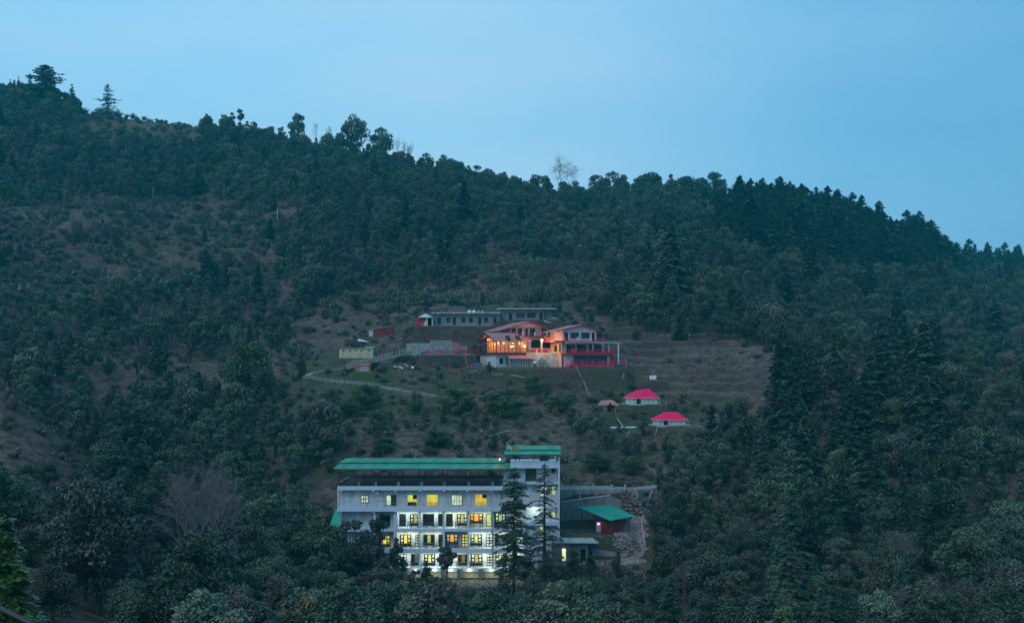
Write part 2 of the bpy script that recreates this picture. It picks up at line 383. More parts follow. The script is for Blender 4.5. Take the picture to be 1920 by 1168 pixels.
LM = {
 'oak': leaf_material('oak_leaves', [(0.028,0.050,0.030),(0.058,0.082,0.050),(0.086,0.106,0.074),(0.034,0.062,0.036),(0.078,0.080,0.058),(0.026,0.048,0.030),(0.062,0.092,0.048),(0.046,0.070,0.046),(0.090,0.080,0.070),(0.036,0.064,0.040)]),
 'cedar': leaf_material('cedar_needles', [(0.032,0.056,0.038),(0.050,0.078,0.054),(0.040,0.064,0.044),(0.056,0.082,0.060)]),
 'shrub': leaf_material('shrub_leaves', [(0.105,0.080,0.070),(0.055,0.080,0.045),(0.085,0.070,0.065),(0.060,0.075,0.040),(0.120,0.092,0.085),(0.090,0.075,0.075)]),
 'fresh': leaf_material('fresh_green_leaves', [(0.050,0.084,0.034),(0.062,0.098,0.040)]),
 'lime': leaf_material('bright_green_needles', [(0.066,0.128,0.030),(0.066,0.128,0.030)]),
 'silver': leaf_material('silvery_leaves', [(0.13,0.17,0.13),(0.13,0.17,0.13)]),
 'rust': leaf_material('reddish_new_leaves', [(0.16,0.13,0.06),(0.16,0.13,0.06)]),
}
BARK = mat('bark', (0.055, 0.045, 0.040), 0.95, 0.1, 0.3, 3.0)
PALEBARK = mat('pale_bark', (0.19, 0.15, 0.16), 0.9, 0.1, 0.25, 3.0, rnd=0.25)

def quads(C, U, Vv):
    """quads round centres C spanned by half vectors U and V"""
    P = np.stack([C-U-Vv, C+U-Vv, C+U+Vv, C-U+Vv], 1).reshape(-1, 3)
    return P, np.arange(len(P)).reshape(-1, 4)
def unit(a): return a / np.maximum(np.linalg.norm(a, axis=-1, keepdims=True), 1e-9)
def leaf_cloud(centres, radii, n, size, r, squash=0.8, up=0.25):
    """leaves in the outer shells of several puffs"""
    k = r.integers(0, len(centres), n) if np.ndim(radii) == 0 else r.choice(len(centres), n, p=radii**2/np.sum(radii**2))
    d = unit(r.normal(size=(n, 3))); d[:, 2] = np.where(r.random(n) < up, np.abs(d[:, 2]), d[:, 2])
    rad = radii[k] * (0.55 + 0.55*r.random(n)**0.6)
    lump = 1 + 0.18*np.sin(d[:, 0]*6 + k)*np.cos(d[:, 1]*5 + k*2)
    C = centres[k] + d*np.array([1, 1, squash])*(rad*lump)[:, None]
    nrm = unit(d*0.8 + r.normal(size=(n, 3))*0.75 + np.array([0, 0, 0.35]))
    a = unit(np.cross(nrm, r.normal(size=(n, 3)))); b = np.cross(nrm, a)
    s = size*(0.55 + 0.9*r.random(n))
    puff = r.random(len(centres))
    tone = np.clip(0.18*r.random(n) + 0.60*puff[k] + 0.15*(s/size - 0.55), 0, 1)
    return C, a*(s*0.5)[:, None], b*(s*0.32)[:, None], tone
def tubes(segs, n=4):
    V = []; Fq = []
    for (a, b, ra, rb) in segs:
        a = np.array(a, float); b = np.array(b, float); d = b - a; l = np.linalg.norm(d)
        if l < 1e-6: continue
        d /= l; u = np.cross(d, [0, 0, 1.0] if abs(d[2]) < 0.9 else [1.0, 0, 0]); u /= np.linalg.norm(u); w = np.cross(d, u)
        o = len(V)
        for p, q in ((a, ra), (b, rb)):
            for i in range(n):
                t = 2*math.pi*i/n; V.append(p + u*q*math.cos(t) + w*q*math.sin(t))
        for i in range(n): Fq.append((o+i, o+(i+1) % n, o+n+(i+1) % n, o+n+i))
    return np.array(V), np.array(Fq)

class Proto: pass
def make_proto(name, Lv, Lf, tone, Tv, Tf, lm, bm, height, width):
    p = Proto(); p.height = height; p.width = width
    p.crown = np_mesh(name + '_crown', Lv, Lf, [lm], tone=tone) if Lv is not None else None
    p.trunk = np_mesh(name + '_trunk', Tv, Tf, [bm])
    if Lv is not None:
        p.both = np_mesh(name, np.concatenate([Tv, Lv]), np.concatenate([Tf, Lf + len(Tv)]), [bm, lm],
                     mi=np.concatenate([np.zeros(len(Tf)), np.ones(len(Lf))]), tone=np.concatenate([np.full(len(Tf), .5), tone]))
    else: p.both = p.trunk
    return p

def oak(seed, h=9.0, w=5.5, puffs=20, leaves=2600, size=0.34, lm='oak', base=0.22, sparse=1.0, skew=0.0):
    r = np.random.default_rng(seed); cs = []; rs = []; segs = []
    z0 = h*base; zc = (h + z0)/2; hz = (h - z0)/2
    segs.append(((0,0,-1.2), (0.05*h*skew, 0, z0), 0.028*h, 0.02*h)); segs.append(((0.05*h*skew,0,z0), (0.12*h*skew, 0.02*h, h*0.72), 0.02*h, 0.007*h))
    for i in range(puffs):
        d = unit(r.normal(size=3)); q = 0.45 + 0.5*r.random()
        taper = 1.0 - 0.35*max(0, d[2])
        c = np.array([d[0]*w/2*q*taper + 0.12*h*skew*(0.5+0.5*d[2]), d[1]*w/2*q*taper, zc + d[2]*hz*q])
        cs.append(c); rs.append(w*(0.13 + 0.10*r.random())*sparse)
        zb = z0 + (c[2]-z0)*0.35; segs.append(((0.06*h*skew, 0, zb), tuple(c), 0.008*h, 0.003*h))
    C, U, Vv, tone = leaf_cloud(np.array(cs), np.array(rs), leaves, size, r)
    Lv, Lf = quads(C, U, Vv); Tv, Tf = tubes(segs, 5)
    return make_proto('oak', Lv, Lf, tone, Tv, Tf, LM[lm], BARK, h, w)

def cedar(seed, h=16.0, w=7.0, whorls=20, lm='cedar', flat=0.0, per=6, dens=22, base=0.10, droop=0.22, size=1.0):
    """branches spiral up the trunk in loose shelves, each a drooping fan of needle sprays"""
    r = np.random.default_rng(seed); lean = r.normal(size=2)*0.012*h
    segs = [((0,0,-1.5), (lean[0]*.5,lean[1]*.5,h*0.5), 0.017*h, 0.010*h), ((lean[0]*.5,lean[1]*.5,h*0.5), (lean[0],lean[1],h*0.98), 0.010*h, 0.002*h)]
    Cs = []; Us = []; Vs = []; T = []
    nb = int(whorls*per*1.15); step = (1-base)/whorls
    for i in range(nb):
        f0 = base + (1-base)*((i+0.5)/nb)**1.05
        f = base + step*round((f0-base)/step) if r.random() < 0.6 else f0
        f = min(0.985, max(base, f + step*0.45*r.normal())); z = h*f
        cone = (1 - f)**0.80 if flat == 0 else (1-flat)*(1-f)**0.85 + flat*min(1, 1.6*(1-f)**0.35)
        side_bias = 0.85 + 0.30*math.sin(f*19 + seed)*r.random()
        Lb = w/2*max(0.07, cone)*(0.55 + 0.60*r.random()**0.7)*side_bias
        if f < base + 0.10: Lb *= 0.7
        a = i*2.39996 + 0.7*(r.random()-0.5); dx, dy = math.cos(a), math.sin(a); tone0 = r.random()
        rise = 0.10 + 0.12*r.random() if f < 0.75 else 0.40; dr = droop*(0.7 + 0.8*r.random())
        tx, ty = lean*f
        P = lambda s: np.array([tx + dx*Lb*s, ty + dy*Lb*s, z + Lb*(rise*s - dr*s*s)])
        segs.append((tuple(P(0)), tuple(P(0.55)), 0.0034*h, 0.0022*h)); segs.append((tuple(P(0.55)), tuple(P(1)), 0.0022*h, 0.0007*h))
        n = max(8, int(1.7*dens*Lb/(w/2)) + 5)
        for s in 0.12 + 0.92*r.random(n)**0.8:
            side = (r.random()*2-1); wd = (0.42*Lb*(1.08-s)*min(1, s*3) + 0.10)*side
            c = P(s) + np.array([-dy*wd, dx*wd, -0.16*abs(side)*size + 0.05*r.normal()])
            al = a + side*0.9 + 0.6*(r.random()-0.5); ln = size*(0.20 + 0.26*r.random())
            u = np.array([math.cos(al), math.sin(al), -0.35 + 0.4*(r.random()-0.5)])*ln
            v = np.array([-math.sin(al), math.cos(al), 0.9*(r.random()-0.5)])*ln*0.38
            Cs.append(c); Us.append(u); Vs.append(v); T.append(0.55*tone0 + 0.45*r.random())
    for s in np.linspace(0.90, 1.0, 16):
        al = r.random()*6.28; u = np.array([math.cos(al)*0.22, math.sin(al)*0.22, 0.14])*size; Cs.append(np.array([lean[0],lean[1],h*s]) + u*0.6*(1.25-s)); Us.append(u*(1.6-s)); Vs.append(np.array([0,0,0.13*size])); T.append(.5)
    Lv, Lf = quads(np.array(Cs), np.array(Us), np.array(Vs)); Tv, Tf = tubes(segs, 4)
    return make_proto('cedar', Lv, Lf, np.array(T), Tv, Tf, LM[lm], BARK, h, w)

def bare(seed, h=8.0, w=6.0, stems=1, depth=5, m=None, up=0.55):
    r = np.random.default_rng(seed); segs = []
    def grow(p, d, ln, rad, k):
        q = p + d*ln; segs.append((tuple(p), tuple(q), rad, rad*0.72))
        if k == 0: return
        for _ in range(3 if k > 1 else 4):
            nd = unit(d + r.normal(size=3)*up*0.8 + np.array([0, 0, 0.10])); grow(q, nd, ln*(0.62 + 0.22*r.random()), rad*0.60, k-1)
    for s in range(stems):
        a = 2*math.pi*s/stems; d = unit(np.array([math.cos(a)*(0.28 if stems > 1 else 0.03), math.sin(a)*(0.28 if stems > 1 else 0.03), 1.0]))
        p = np.array([math.cos(a)*0.3*(stems > 1), math.sin(a)*0.3*(stems > 1), -0.6])
        grow(p, d, h*0.36, 0.014*h, depth)
    Tv, Tf = tubes(segs, 3)
    z = Tv[:, 2].max(); xw = np.ptp(Tv[:, 0]); Tv = Tv*np.array([w/xw, w/xw, h/z])
    return make_proto('bare', None, None, None, Tv, Tf, None, m or PALEBARK, h, w)

def shrub(seed, h=1.6, w=2.2, twiggy=False, n=420, lm='shrub'):
    r = np.random.default_rng(seed); k = 7
    cs = np.stack([r.normal(size=k)*w*0.2, r.normal(size=k)*w*0.2, h*(0.25 + 0.5*r.random(k))], 1); rs = w*(0.16 + 0.12*r.random(k))
    if twiggy:
        b = np.stack([r.normal(size=n)*w*0.16, r.normal(size=n)*w*0.16, np.zeros(n)], 1)
        d = unit(np.stack([r.normal(size=n)*0.5, r.normal(size=n)*0.5, 0.8 + r.random(n)], 1)); ln = h*(0.25 + 0.4*r.random(n))
        C = b + d*ln[:, None]*(0.6 + 1.0*r.random(n))[:, None]; U = d*(ln*0.32)[:, None]; Vv = unit(np.cross(d, r.normal(size=(n, 3))))*0.035
        tone = r.random(n)
    else: C, U, Vv, tone = leaf_cloud(cs, rs, n, 0.26, r, 0.7, 0.6)
    Lv, Lf = quads(C, U, Vv)
    return np_mesh('shrub', Lv, Lf, [LM[lm]], tone=tone)

OAKS = [oak(1,9,5.5,17,4200,.26), oak(2,10,5.0,22,4200,.26), oak(3,8,6.4,14,4200,.26,skew=.6), oak(4,10.5,3.8,15,3600,.26,base=.15), oak(5,7.5,5.0,12,3400,.26,skew=-.7), oak(6,11,5.5,24,4600,.26), oak(7,12,4.0,12,3000,.26,base=.3,sparse=1.1,skew=.5), oak(8,9,7.0,11,3600,.28,base=.3,sparse=1.15), oak(9,11,3.2,14,3200,.26,base=.1)]
OAKS_N = [oak(11, 10, 6.0, 30, 9000, 0.22), oak(12, 11, 5.4, 28, 8500, 0.22), oak(13, 9, 6.2, 26, 8000, 0.22)]
CEDARS = [cedar(21, 16, 10.5, 14, per=10, size=1.5), cedar(22, 18, 11.5, 15, per=10, size=1.5), cedar(23, 15, 9.5, 13, per=10, size=1.5), cedar(24, 17, 12.0, 14, per=11, size=1.5, flat=0.15), cedar(25, 13, 9.5, 11, per=10, size=1.4)]
CEDARS_N = [cedar(26, 17, 11.0, 18, per=11, dens=44, size=0.9), cedar(27, 16, 10.0, 17, per=11, dens=44, size=0.9)]
BARES = [bare(31), bare(32, 7, 5, 3, 4), bare(33, 9, 5.5, 2, 4)]
SHRUBS = [shrub(41), shrub(42, 1.3, 2.6), shrub(43, 2.2, 2.0), shrub(44, 1.6, 2.2, True), shrub(45, 1.2, 2.6, True), shrub(46, 2.4, 2.4, True)]

# --- where things grow, read off the photograph as patches of the hillside
P_CLEAR = [(545,610),(600,572),(640,556),(700,548),(760,552),(860,548),(885,500),(895,455),(1010,452),(1150,512),(1150,560),(1110,600),(1250,640),(1440,652),(1465,720),(1450,790),(1330,828),(1280,860),(1240,905),(1232,1045),(1040,1080),(620,1090),(615,860),(560,770)]
P_LEFT = [(0,385),(180,380),(560,400),(545,470),(470,520),(250,560),(0,580)]
P_SPUR = [(-200,640),(0,672),(70,730),(190,842),(150,858),(0,840),(-200,800)]
P_CROWN = [(130,190),(385,228),(370,290),(250,275),(170,250)]
P_BROWN_R = [(1455,635),(1560,650),(1700,680),(1920,700),(1920,765),(1700,735),(1560,715),(1470,720)]
P_DEEP = [(640,495),(700,480),(860,420),(930,420),(930,500),(860,520),(760,500)]
P_CEDAR = [[(1340,300),(1800,300),(1800,520),(1560,520),(1340,470)], [(1400,690),(1760,690),(1790,900),(1640,930),(1400,880)], [(1480,900),(1730,900),(1780,1250),(1460,1250)], [(1790,420),(2000,420),(2000,520),(1790,520)]]
P_PINE_TL = [(20,130),(180,170),(170,240),(20,230)]
def top_limit(px):
    return np.interp(px, [-200, 190, 235, 560, 575, 625, 640, 700, 742, 745, 1045, 1060, 1200, 1225, 1240, 2000], [845, 845, 0, 0, 880, 930, 1000, 1045, 1060, 1092, 1092, 1070, 1060, 960, 0, 0])

xs0, ys0 = np.meshgrid(np.arange(-420, 420, 3.9), np.arange(60, 920, 3.9))
X = (xs0 + rng.uniform(-1.8, 1.8, xs0.shape)).ravel(); Y = (ys0 + rng.uniform(-1.8, 1.8, ys0.shape)).ravel()
Z = H(X, Y); PX = CX + F*X/Y; PY = CY - F*Z/Y
ok = (PX > -160) & (PX < 2080) & (PY > 80)
X, Y, Z, PX, PY = (a[ok] for a in (X, Y, Z, PX, PY)); n = len(X)
# rows hidden behind nearer ground
SKY = {}
_yy = np.arange(60, 950, 3.0)
def horizon_before(px, y):
    k = int(round(px/12.0))
    if k not in SKY:
        xx = (k*12 - CX)/F*_yy; pr = CY - F*H(xx, _yy)/_yy; SKY[k] = np.minimum.accumulate(pr)
    i = max(0, int((y - 60)/3.0) - 2)
    return SKY[k][i]
hb = np.array([horizon_before(a, b) for a, b in zip(PX, Y)])
clear = in_poly(PX, PY, P_CLEAR) & (Y < 420)
left = in_poly(PX, PY, P_LEFT); spur = in_poly(PX, PY, P_SPUR) & (Y < 215); crown = in_poly(PX, PY, P_CROWN)
brownr = in_poly(PX, PY, P_BROWN_R) & (Y < 300); deep = in_poly(PX, PY, P_DEEP)
ced = np.zeros(n, bool)
for i_, P in enumerate(P_CEDAR): ced |= in_poly(PX, PY, P) & (rng.random(n) < (1.0, 0.62, 0.5, 1.0)[i_])
pcl = vnoise(X, Y, 30, 6)
dens = np.full(n, 0.93)
dens[left] = np.clip(0.15 + 0.7*pcl[left], 0.03, 0.7)
dens[deep] = 0.6
lft = (PX < 560) & (PY > 380) & (PY < 760) & ~left
dens[lft] = np.clip(0.56 + 0.7*pcl[lft], 0.1, 0.95)
dens[brownr] = 0.25; dens[crown] = 0.03; dens[spur] = 0.0
dens[clear] = np.clip(0.05 + 0.5*(pcl[clear] - 0.45), 0.0, 0.3)
mid = clear & (PY > 745) & (PY < 850) & (PX < 1100) & (Y > 205)
dens[mid] = 0.22
low = clear & ((PX > 590) & (PX < 1060) & (PY > 850))
dens[low] = 0
dens[(Y < 118)] = 0.0
dens[(PX > 150) & (PX < 372) & (Y > 575)] = 0.0
dens[(PX < 420) & (Y > 95) & (Y < 150)] = 0.30
# nothing on the pads or on the road below the houses
for (x0, x1, y0, y1, zp, bf, bb) in PADS: dens[(X > x0-2.5) & (X < x1+2.5) & (Y > y0-bf-1) & (Y < y1+bb)] = 0
ROAD_PX = [(560,703),(575,706),(600,711),(640,716),(700,722),(760,733),(830,743),(900,748)]
dens[(np.abs(PY - np.interp(PX, [p[0] for p in ROAD_PX], [p[1] for p in ROAD_PX])) < 9) & (PX > 540) & (PX < 900) & (Y > 230) & (Y < 300)] = 0
kind = np.where(ced, np.where(rng.random(n) < 0.80, 1, 0), np.where(rng.random(n) < 0.025, 1, 0))
u = rng.random(n)
kind = np.where((u < 0.07) | ((left | brownr | spur | lft) & (u < 0.24)), 2, kind)
kind = np.where((kind == 1) & (Y > 540) & (PX < 1340) & (rng.random(n) < 0.85), 0, kind)
keep = rng.random(n) < dens
hgt = np.where(kind == 1, rng.uniform(10, 18, n), np.where(kind == 0, rng.uniform(5.0, 9.5, n), rng.uniform(4.5, 7.5, n)))
hgt = hgt*np.where(rng.random(n) < 0.12, 1.35, rng.uniform(0.7, 1.1, n))
hgt = np.where(clear | left, hgt*0.62, hgt); hgt = np.where(mid & (kind == 0), hgt*0.9, hgt)
hgt = np.where((kind == 1) & (Y < 330), hgt*0.80, hgt)
hgt = np.where((Y > 560) & (kind == 1), hgt*0.92, hgt)
hgt = np.where((Y < 175) & (kind == 1), hgt*0.8, hgt)
thin = (kind == 1) & (rng.random(n) < 0.35); keep &= ~thin | ~ced
TOPZ = Z + hgt; TPY = CY - F*TOPZ/Y
keep &= TPY < hb + 4
keep &= ~((TPY < top_limit(PX)) & (Y < 215))
keep &= ~((Y < 186) & (np.abs(PX - 838) < 230) & (PX > 640) & (PX < 1045) & (TPY < 1092))
# a clear view of the tents, the houses and the road past nearer crowns
for (a, b, r0, r1, ym) in ((1165, 1310, 725, 800, 249), (880, 1180, 600, 700, 272), (560, 900, 690, 745, 262), (1110, 1165, 745, 775, 246), (620, 900, 570, 700, 282), (1045, 1235, 910, 1050, 186)):
    half = hgt*0.3*F/Y
    keep &= ~((Y < ym) & (PX + half > a) & (PX - half < b) & (TPY < r1 - 4) & (PY > r0))
X, Y, Z, PX, PY, kind, hgt, TPY = (a[keep] for a in (X, Y, Z, PX, PY, kind, hgt, TPY)); n = len(X)
print('trees', n, [(kind == q).sum() for q in range(3)])

LAND = [  # centre of a region in the photograph, how one would point to it
 (60,180,'on the crest of the ridge at upper left'),(260,300,'below the bald crest at upper left'),(90,330,'on the far left slope under the crest'),
 (560,300,'under the ridge crest left of the leafless skyline tree'),(800,380,'on the ridge slope above the grey block'),(1050,390,'under the round leafless skyline tree'),
 (1270,380,'under the middle of the wooded ridge'),(1500,420,'in the dark cedar wood below the ridge'),(1720,450,'beside the tall cedar clump on the right ridge'),(1860,480,'on the far low ridge at right edge'),
 (100,470,'on the brown slope at far left'),(350,450,'on the brown slope below the upper left wood'),(600,430,'in the wood above the road bend'),(780,500,'on the hollow above the red shed'),(1000,520,'around the landslip above the houses'),
 (1250,530,'in the wood up behind the pink roofed houses'),(1500,580,'in the hazy hollow right of the houses'),(1780,600,'in the hazy wood near the right edge'),
 (80,640,'above the bare spur at left edge'),(300,620,'in the gully at left'),(480,640,'left of the white road bend'),(240,780,'in the dark gully beyond the left spur'),(450,800,'on the slope left of the green roofed hotel'),
 (100,780,'beside the bare brown spur at left'),(680,790,'between the road and the green hotel roof'),(900,780,'in the scrub above the hotel terrace'),(1080,800,'in the scrub left of the pink tents'),(1300,840,'below the lower pink tent'),
 (1280,950,'right of the rubble slide'),(1450,760,'at the right edge of the bare terraces'),(1650,760,'in the wood right of the bare terraces'),(1850,780,'in the wood at right edge'),
 (1450,950,'in the lower right wood near the slide'),(1650,980,'in the middle of the lower right wood'),(1850,980,'in the lower right corner wood'),(1300,1120,'at the bottom edge right of the annex'),(1550,1120,'at the bottom edge in the lower right wood'),
 (1800,1140,'at the bottom right corner'),(1120,1120,'below the grey annex'),(900,1130,'below the hotel at the bottom edge'),(700,1100,'below the left end of the hotel'),(560,1000,'beside the left end of the hotel'),(400,950,'around the big leafless tree at lower left'),(250,1000,'behind the big leafy tree at lower left'),
 (60,950,'behind the bright green conifer at lower left'),(480,1130,'at the bottom edge left of the hotel'),
]
LP = np.array([(a, b) for a, b, c in LAND], float)
def zone(px, py): return LAND[int(np.argmin(((LP - (px, py))**2).sum(1)))][2]

def link_tree(nm, proto, loc, s, rz, label, group, cat='tree', stretch=1.0):
    e = bpy.data.objects.new(nm, None); COL.objects.link(e); e.location = loc; e.rotation_euler = (random.uniform(-.06,.06), random.uniform(-.06,.06), rz); e.scale = (s*stretch, s*stretch, s); e.empty_display_size = 0.2
    tag(e, label, cat, group)
    if proto.crown is not None: link('crown', proto.crown, e)
    link('trunk', proto.trunk, e)
    return e

GREEN_ADJ = [['low', 'small', 'middling', 'tall'], ['short', 'slim', 'tall', 'towering'], ['low', 'small', 'middling', 'tall']]
NM = ['oak_tree', 'cedar_tree', 'bare_tree']; KW = ['dark leafy oak tree', 'dark tiered cedar', 'grey leafless tree']
inview = (PX > -30) & (PX < 1950) & (TPY < 1160)
rest = {0: [], 1: [], 2: []}
crowns = []
for kd in (0, 1, 2):
    I = np.where(kind == kd)[0]
    sz = hgt[I]/Y[I]*np.where(inview[I], 1, 0)
    order = I[np.argsort(-sz)]
    single = set(order[:(140, 170, 150)[kd]].tolist())
    for i in I:
        near = Y[i] < 175
        if kd == 0: pr = OAKS_N[rng.integers(len(OAKS_N))] if near else OAKS[rng.integers(len(OAKS))]
        elif kd == 1: pr = CEDARS_N[rng.integers(len(CEDARS_N))] if near else CEDARS[rng.integers(len(CEDARS))]
        else: pr = BARES[rng.integers(len(BARES))]
        s = hgt[i]/pr.height; rz = rng.uniform(0, 6.28)
        loc = (X[i], Y[i], Z[i] - 0.2)
        if i in single and inview[i]:
            q = int(np.clip((hgt[i]/(9.5, 18, 7.5)[kd])*4 - 0.5, 0, 3))
            zn = zone(PX[i], 0.5*(PY[i] + TPY[i]))
            link_tree(NM[kd], pr, loc, s, rz, '%s %s %s' % (GREEN_ADJ[kd][q], KW[kd], zn), '%s %ss %s' % (GREEN_ADJ[kd][q], KW[kd], zn))
        else: rest[kd].append((loc, pr, s, rz))

def gn_stuff(name, protos_meshes, pts, label, kindtag='stuff'):
    """one object: points that carry copies of the given meshes by geometry nodes"""
    objs = []
    coll = bpy.data.collections.new(name + '_plants')
    for i, m in enumerate(protos_meshes):
        o = bpy.data.objects.new('%s_%02d' % (name, i), m); coll.objects.link(o); objs.append(o)
    me = bpy.data.meshes.new(name); P = np.array([p[0] for p in pts], np.float32)
    me.vertices.add(len(P)); me.vertices.foreach_set('co', P.ravel())
    for an, ty, col in (('pid', 'INT', 1), ('psc', 'FLOAT', 2), ('prz', 'FLOAT', 3)):
        a = me.attributes.new(an, ty, 'POINT'); a.data.foreach_set('value', np.array([p[col] for p in pts], np.int32 if ty == 'INT' else np.float32))
    ob = link(name, me)
    g = bpy.data.node_groups.new(name, 'GeometryNodeTree')
    g.interface.new_socket('Geometry', in_out='INPUT', socket_type='NodeSocketGeometry'); g.interface.new_socket('Geometry', in_out='OUTPUT', socket_type='NodeSocketGeometry')
    gi = g.nodes.new('NodeGroupInput'); go = g.nodes.new('NodeGroupOutput')
    ip = g.nodes.new('GeometryNodeInstanceOnPoints'); ci = g.nodes.new('GeometryNodeCollectionInfo')
    ci.inputs['Collection'].default_value = coll; ci.inputs['Separate Children'].default_value = True; ci.inputs['Reset Children'].default_value = True
    g.links.new(gi.outputs[0], ip.inputs['Points']); g.links.new(ci.outputs[0], ip.inputs['Instance']); ip.inputs['Pick Instance'].default_value = True
    def attr(nm, ty):
        a = g.nodes.new('GeometryNodeInputNamedAttribute'); a.data_type = ty; a.inputs['Name'].default_value = nm; return a.outputs['Attribute']
    g.links.new(attr('pid', 'INT'), ip.inputs['Instance Index'])
    cx = g.nodes.new('ShaderNodeCombineXYZ'); g.links.new(attr('prz', 'FLOAT'), cx.inputs[2]); g.links.new(cx.outputs[0], ip.inputs['Rotation'])
    cs = g.nodes.new('ShaderNodeCombineXYZ'); sc = attr('psc', 'FLOAT')
    for q in range(3): g.links.new(sc, cs.inputs[q])
    g.links.new(cs.outputs[0], ip.inputs['Scale']); g.links.new(ip.outputs[0], go.inputs[0])
    md = ob.modifiers.new('scatter', 'NODES'); md.node_group = g
    tag(ob, label, None, None, kindtag)
    return ob
for kd, nm, lab in ((0, 'oak_forest', 'dense dark oak forest covering the mountainside'), (1, 'cedar_forest', 'dark cedars massed along the ridge and slopes'), (2, 'leafless_woods', 'grey leafless trees scattered through the forest')):
    prs = {0: OAKS + OAKS_N, 1: CEDARS + CEDARS_N, 2: BARES}[kd]
    if rest[kd]: gn_stuff(nm, [p.both for p in prs], [(l, prs.index(p), s, rz) for (l, p, s, rz) in rest[kd]], lab)

# --- scrub and undergrowth: too many to count
xs1, ys1 = np.meshgrid(np.arange(-330, 330, 3.0), np.arange(120, 700, 3.0))
sx = (xs1 + rng.uniform(-1.5, 1.5, xs1.shape)).ravel(); sy = (ys1 + rng.uniform(-1.5, 1.5, xs1.shape)).ravel()
sz_ = H(sx, sy); spx = CX + F*sx/sy; spy = CY - F*sz_/sy
opn = (in_poly(spx, spy, P_CLEAR) & (sy < 420)) | in_poly(spx, spy, P_LEFT) | (in_poly(spx, spy, P_SPUR)) | in_poly(spx, spy, P_BROWN_R) | in_poly(spx, spy, P_CROWN) | ((spx < 560) & (spy > 380) & (spy < 900))
bt = in_poly(spx, spy, [(1150,600),(1460,640),(1450,790),(1300,760),(1150,700)])
sp = np.where(opn, 0.62, 0.12) * np.clip(0.75 + 0.6*vnoise(sx, sy, 14, 8), 0.1, 1.2); sp = np.where(bt, sp*0.15, sp); sp[in_poly(spx, spy, P_CROWN)] *= 0.4
for (x0, x1, y0, y1, zp, bf, bb) in PADS: sp[(sx > x0-1.2) & (sx < x1+1.2) & (sy > y0-bf) & (sy < y1+bb)] = 0
sp[(np.abs(spy - np.interp(spx, [p[0] for p in ROAD_PX], [p[1] for p in ROAD_PX])) < 7) & (spx > 540) & (spx < 900) & (sy > 230) & (sy < 300)] = 0
sp[(spx > 1150) & (spx < 1240) & (spy > 920) & (spy < 1045) & (sy < 200)] = 0
sp[(spx < -60) | (spx > 1980)] = 0
kk = rng.random(len(sx)) < sp
pts = [((sx[i], sy[i], sz_[i] - 0.1), int(rng.integers(6)), float(rng.uniform(0.5, 1.15) if sy[i] < 330 else rng.uniform(0.9, 2.0)), float(rng.uniform(0, 6.28))) for i in np.where(kk)[0]]
print('scrub', len(pts))
gn_stuff('undergrowth', SHRUBS, pts, 'brown and olive scrub covering the open slopes')
# ------------------------------------------------------------------ materials of the built things
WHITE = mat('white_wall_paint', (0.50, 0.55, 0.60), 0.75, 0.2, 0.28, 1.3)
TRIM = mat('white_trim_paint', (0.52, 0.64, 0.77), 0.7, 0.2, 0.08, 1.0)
GREYC = mat('bare_concrete', (0.22, 0.225, 0.22), 0.9, 0.15, 0.30, 0.9, bump=0.2)
GREYP = mat('grey_render', (0.17, 0.19, 0.20), 0.9, 0.15, 0.25, 1.0, bump=0.2)
PALEC = mat('pale_concrete', (0.40, 0.42, 0.40), 0.9, 0.15, 0.25, 0.8, bump=0.2)
WOOD = mat('dark_window_wood', (0.018, 0.014, 0.013), 0.5, 0.4, 0.2, 3.0)
STEEL = mat('dark_steel', (0.03, 0.033, 0.036), 0.5, 0.4, 0.15, 2.0)
RAILM = mat('grey_rail_paint', (0.20, 0.23, 0.25), 0.5, 0.4, 0.15, 2.0)
GREEN = mat('green_roof_sheet', (0.005, 0.27, 0.155), 0.45, 0.35, 0.32, 1.6, rnd=0.22)
GREEN2 = mat('green_canopy_sheet', (0.010, 0.27, 0.20), 0.6, 0.3, 0.08, 0.8, rnd=0.08)
GDARK = mat('dark_glass', (0.010, 0.013, 0.015), 0.3, 0.25, 0.0)
GSKY = mat('painted_sky_glass', (0.035, 0.06, 0.07), 0.3, 0.5, 0.0)  # teal base colour stands in for the sky reflected in the panes
LWHITE = mat('lit_frosted_pane', (0.5,0.5,0.4), 0.5, 0.2, 0.4, 1.2, emit=(0.80, 0.98, 0.70), es=0.85)
LOLIVE = mat('lit_olive_curtain', (0.2,0.2,0.08), 0.8, 0.1, 0.2, 1.5, emit=(0.27, 0.29, 0.10), es=1.0)
LLIME = mat('lit_lime_curtain', (0.3,0.3,0.1), 0.8, 0.1, 0.2, 1.5, emit=(0.46, 0.54, 0.20), es=1.0)
LORANGE = mat('lit_orange_curtain', (0.4,0.2,0.05), 0.8, 0.1, 0.3, 1.5, emit=(1.0, 0.40, 0.04), es=1.05)
LYEL = mat('lit_yellow_room', (0.5,0.45,0.05), 0.8, 0.1, 0.25, 1.0, emit=(0.80, 0.74, 0.10), es=1.0)
LAMB = mat('lit_amber_room', (0.5,0.35,0.05), 0.8, 0.1, 0.25, 1.0, emit=(0.80, 0.55, 0.07), es=1.0)
LPALE = mat('lit_pale_room', (0.5,0.5,0.3), 0.8, 0.1, 0.45, 1.6, emit=(0.50, 0.60, 0.38), es=1.0)
LDIM = mat('dim_curtain', (0.10,0.09,0.06), 0.8, 0.1, 0.2, 1.5, emit=(0.07, 0.065, 0.035), es=1.0)
LAMP = mat('lamp_glass', (0.9,0.9,0.9), 0.4, 0.2, 0.0, emit=(0.90, 1.0, 0.80), es=12)
LAMP2 = mat('lamp_diffuser', (0.9,0.9,0.9), 0.4, 0.2, 0.0, emit=(0.90, 1.0, 0.80), es=3)
ROOMDARK = mat('dark_room', (0.02,0.02,0.022), 0.9, 0.1, 0.0)
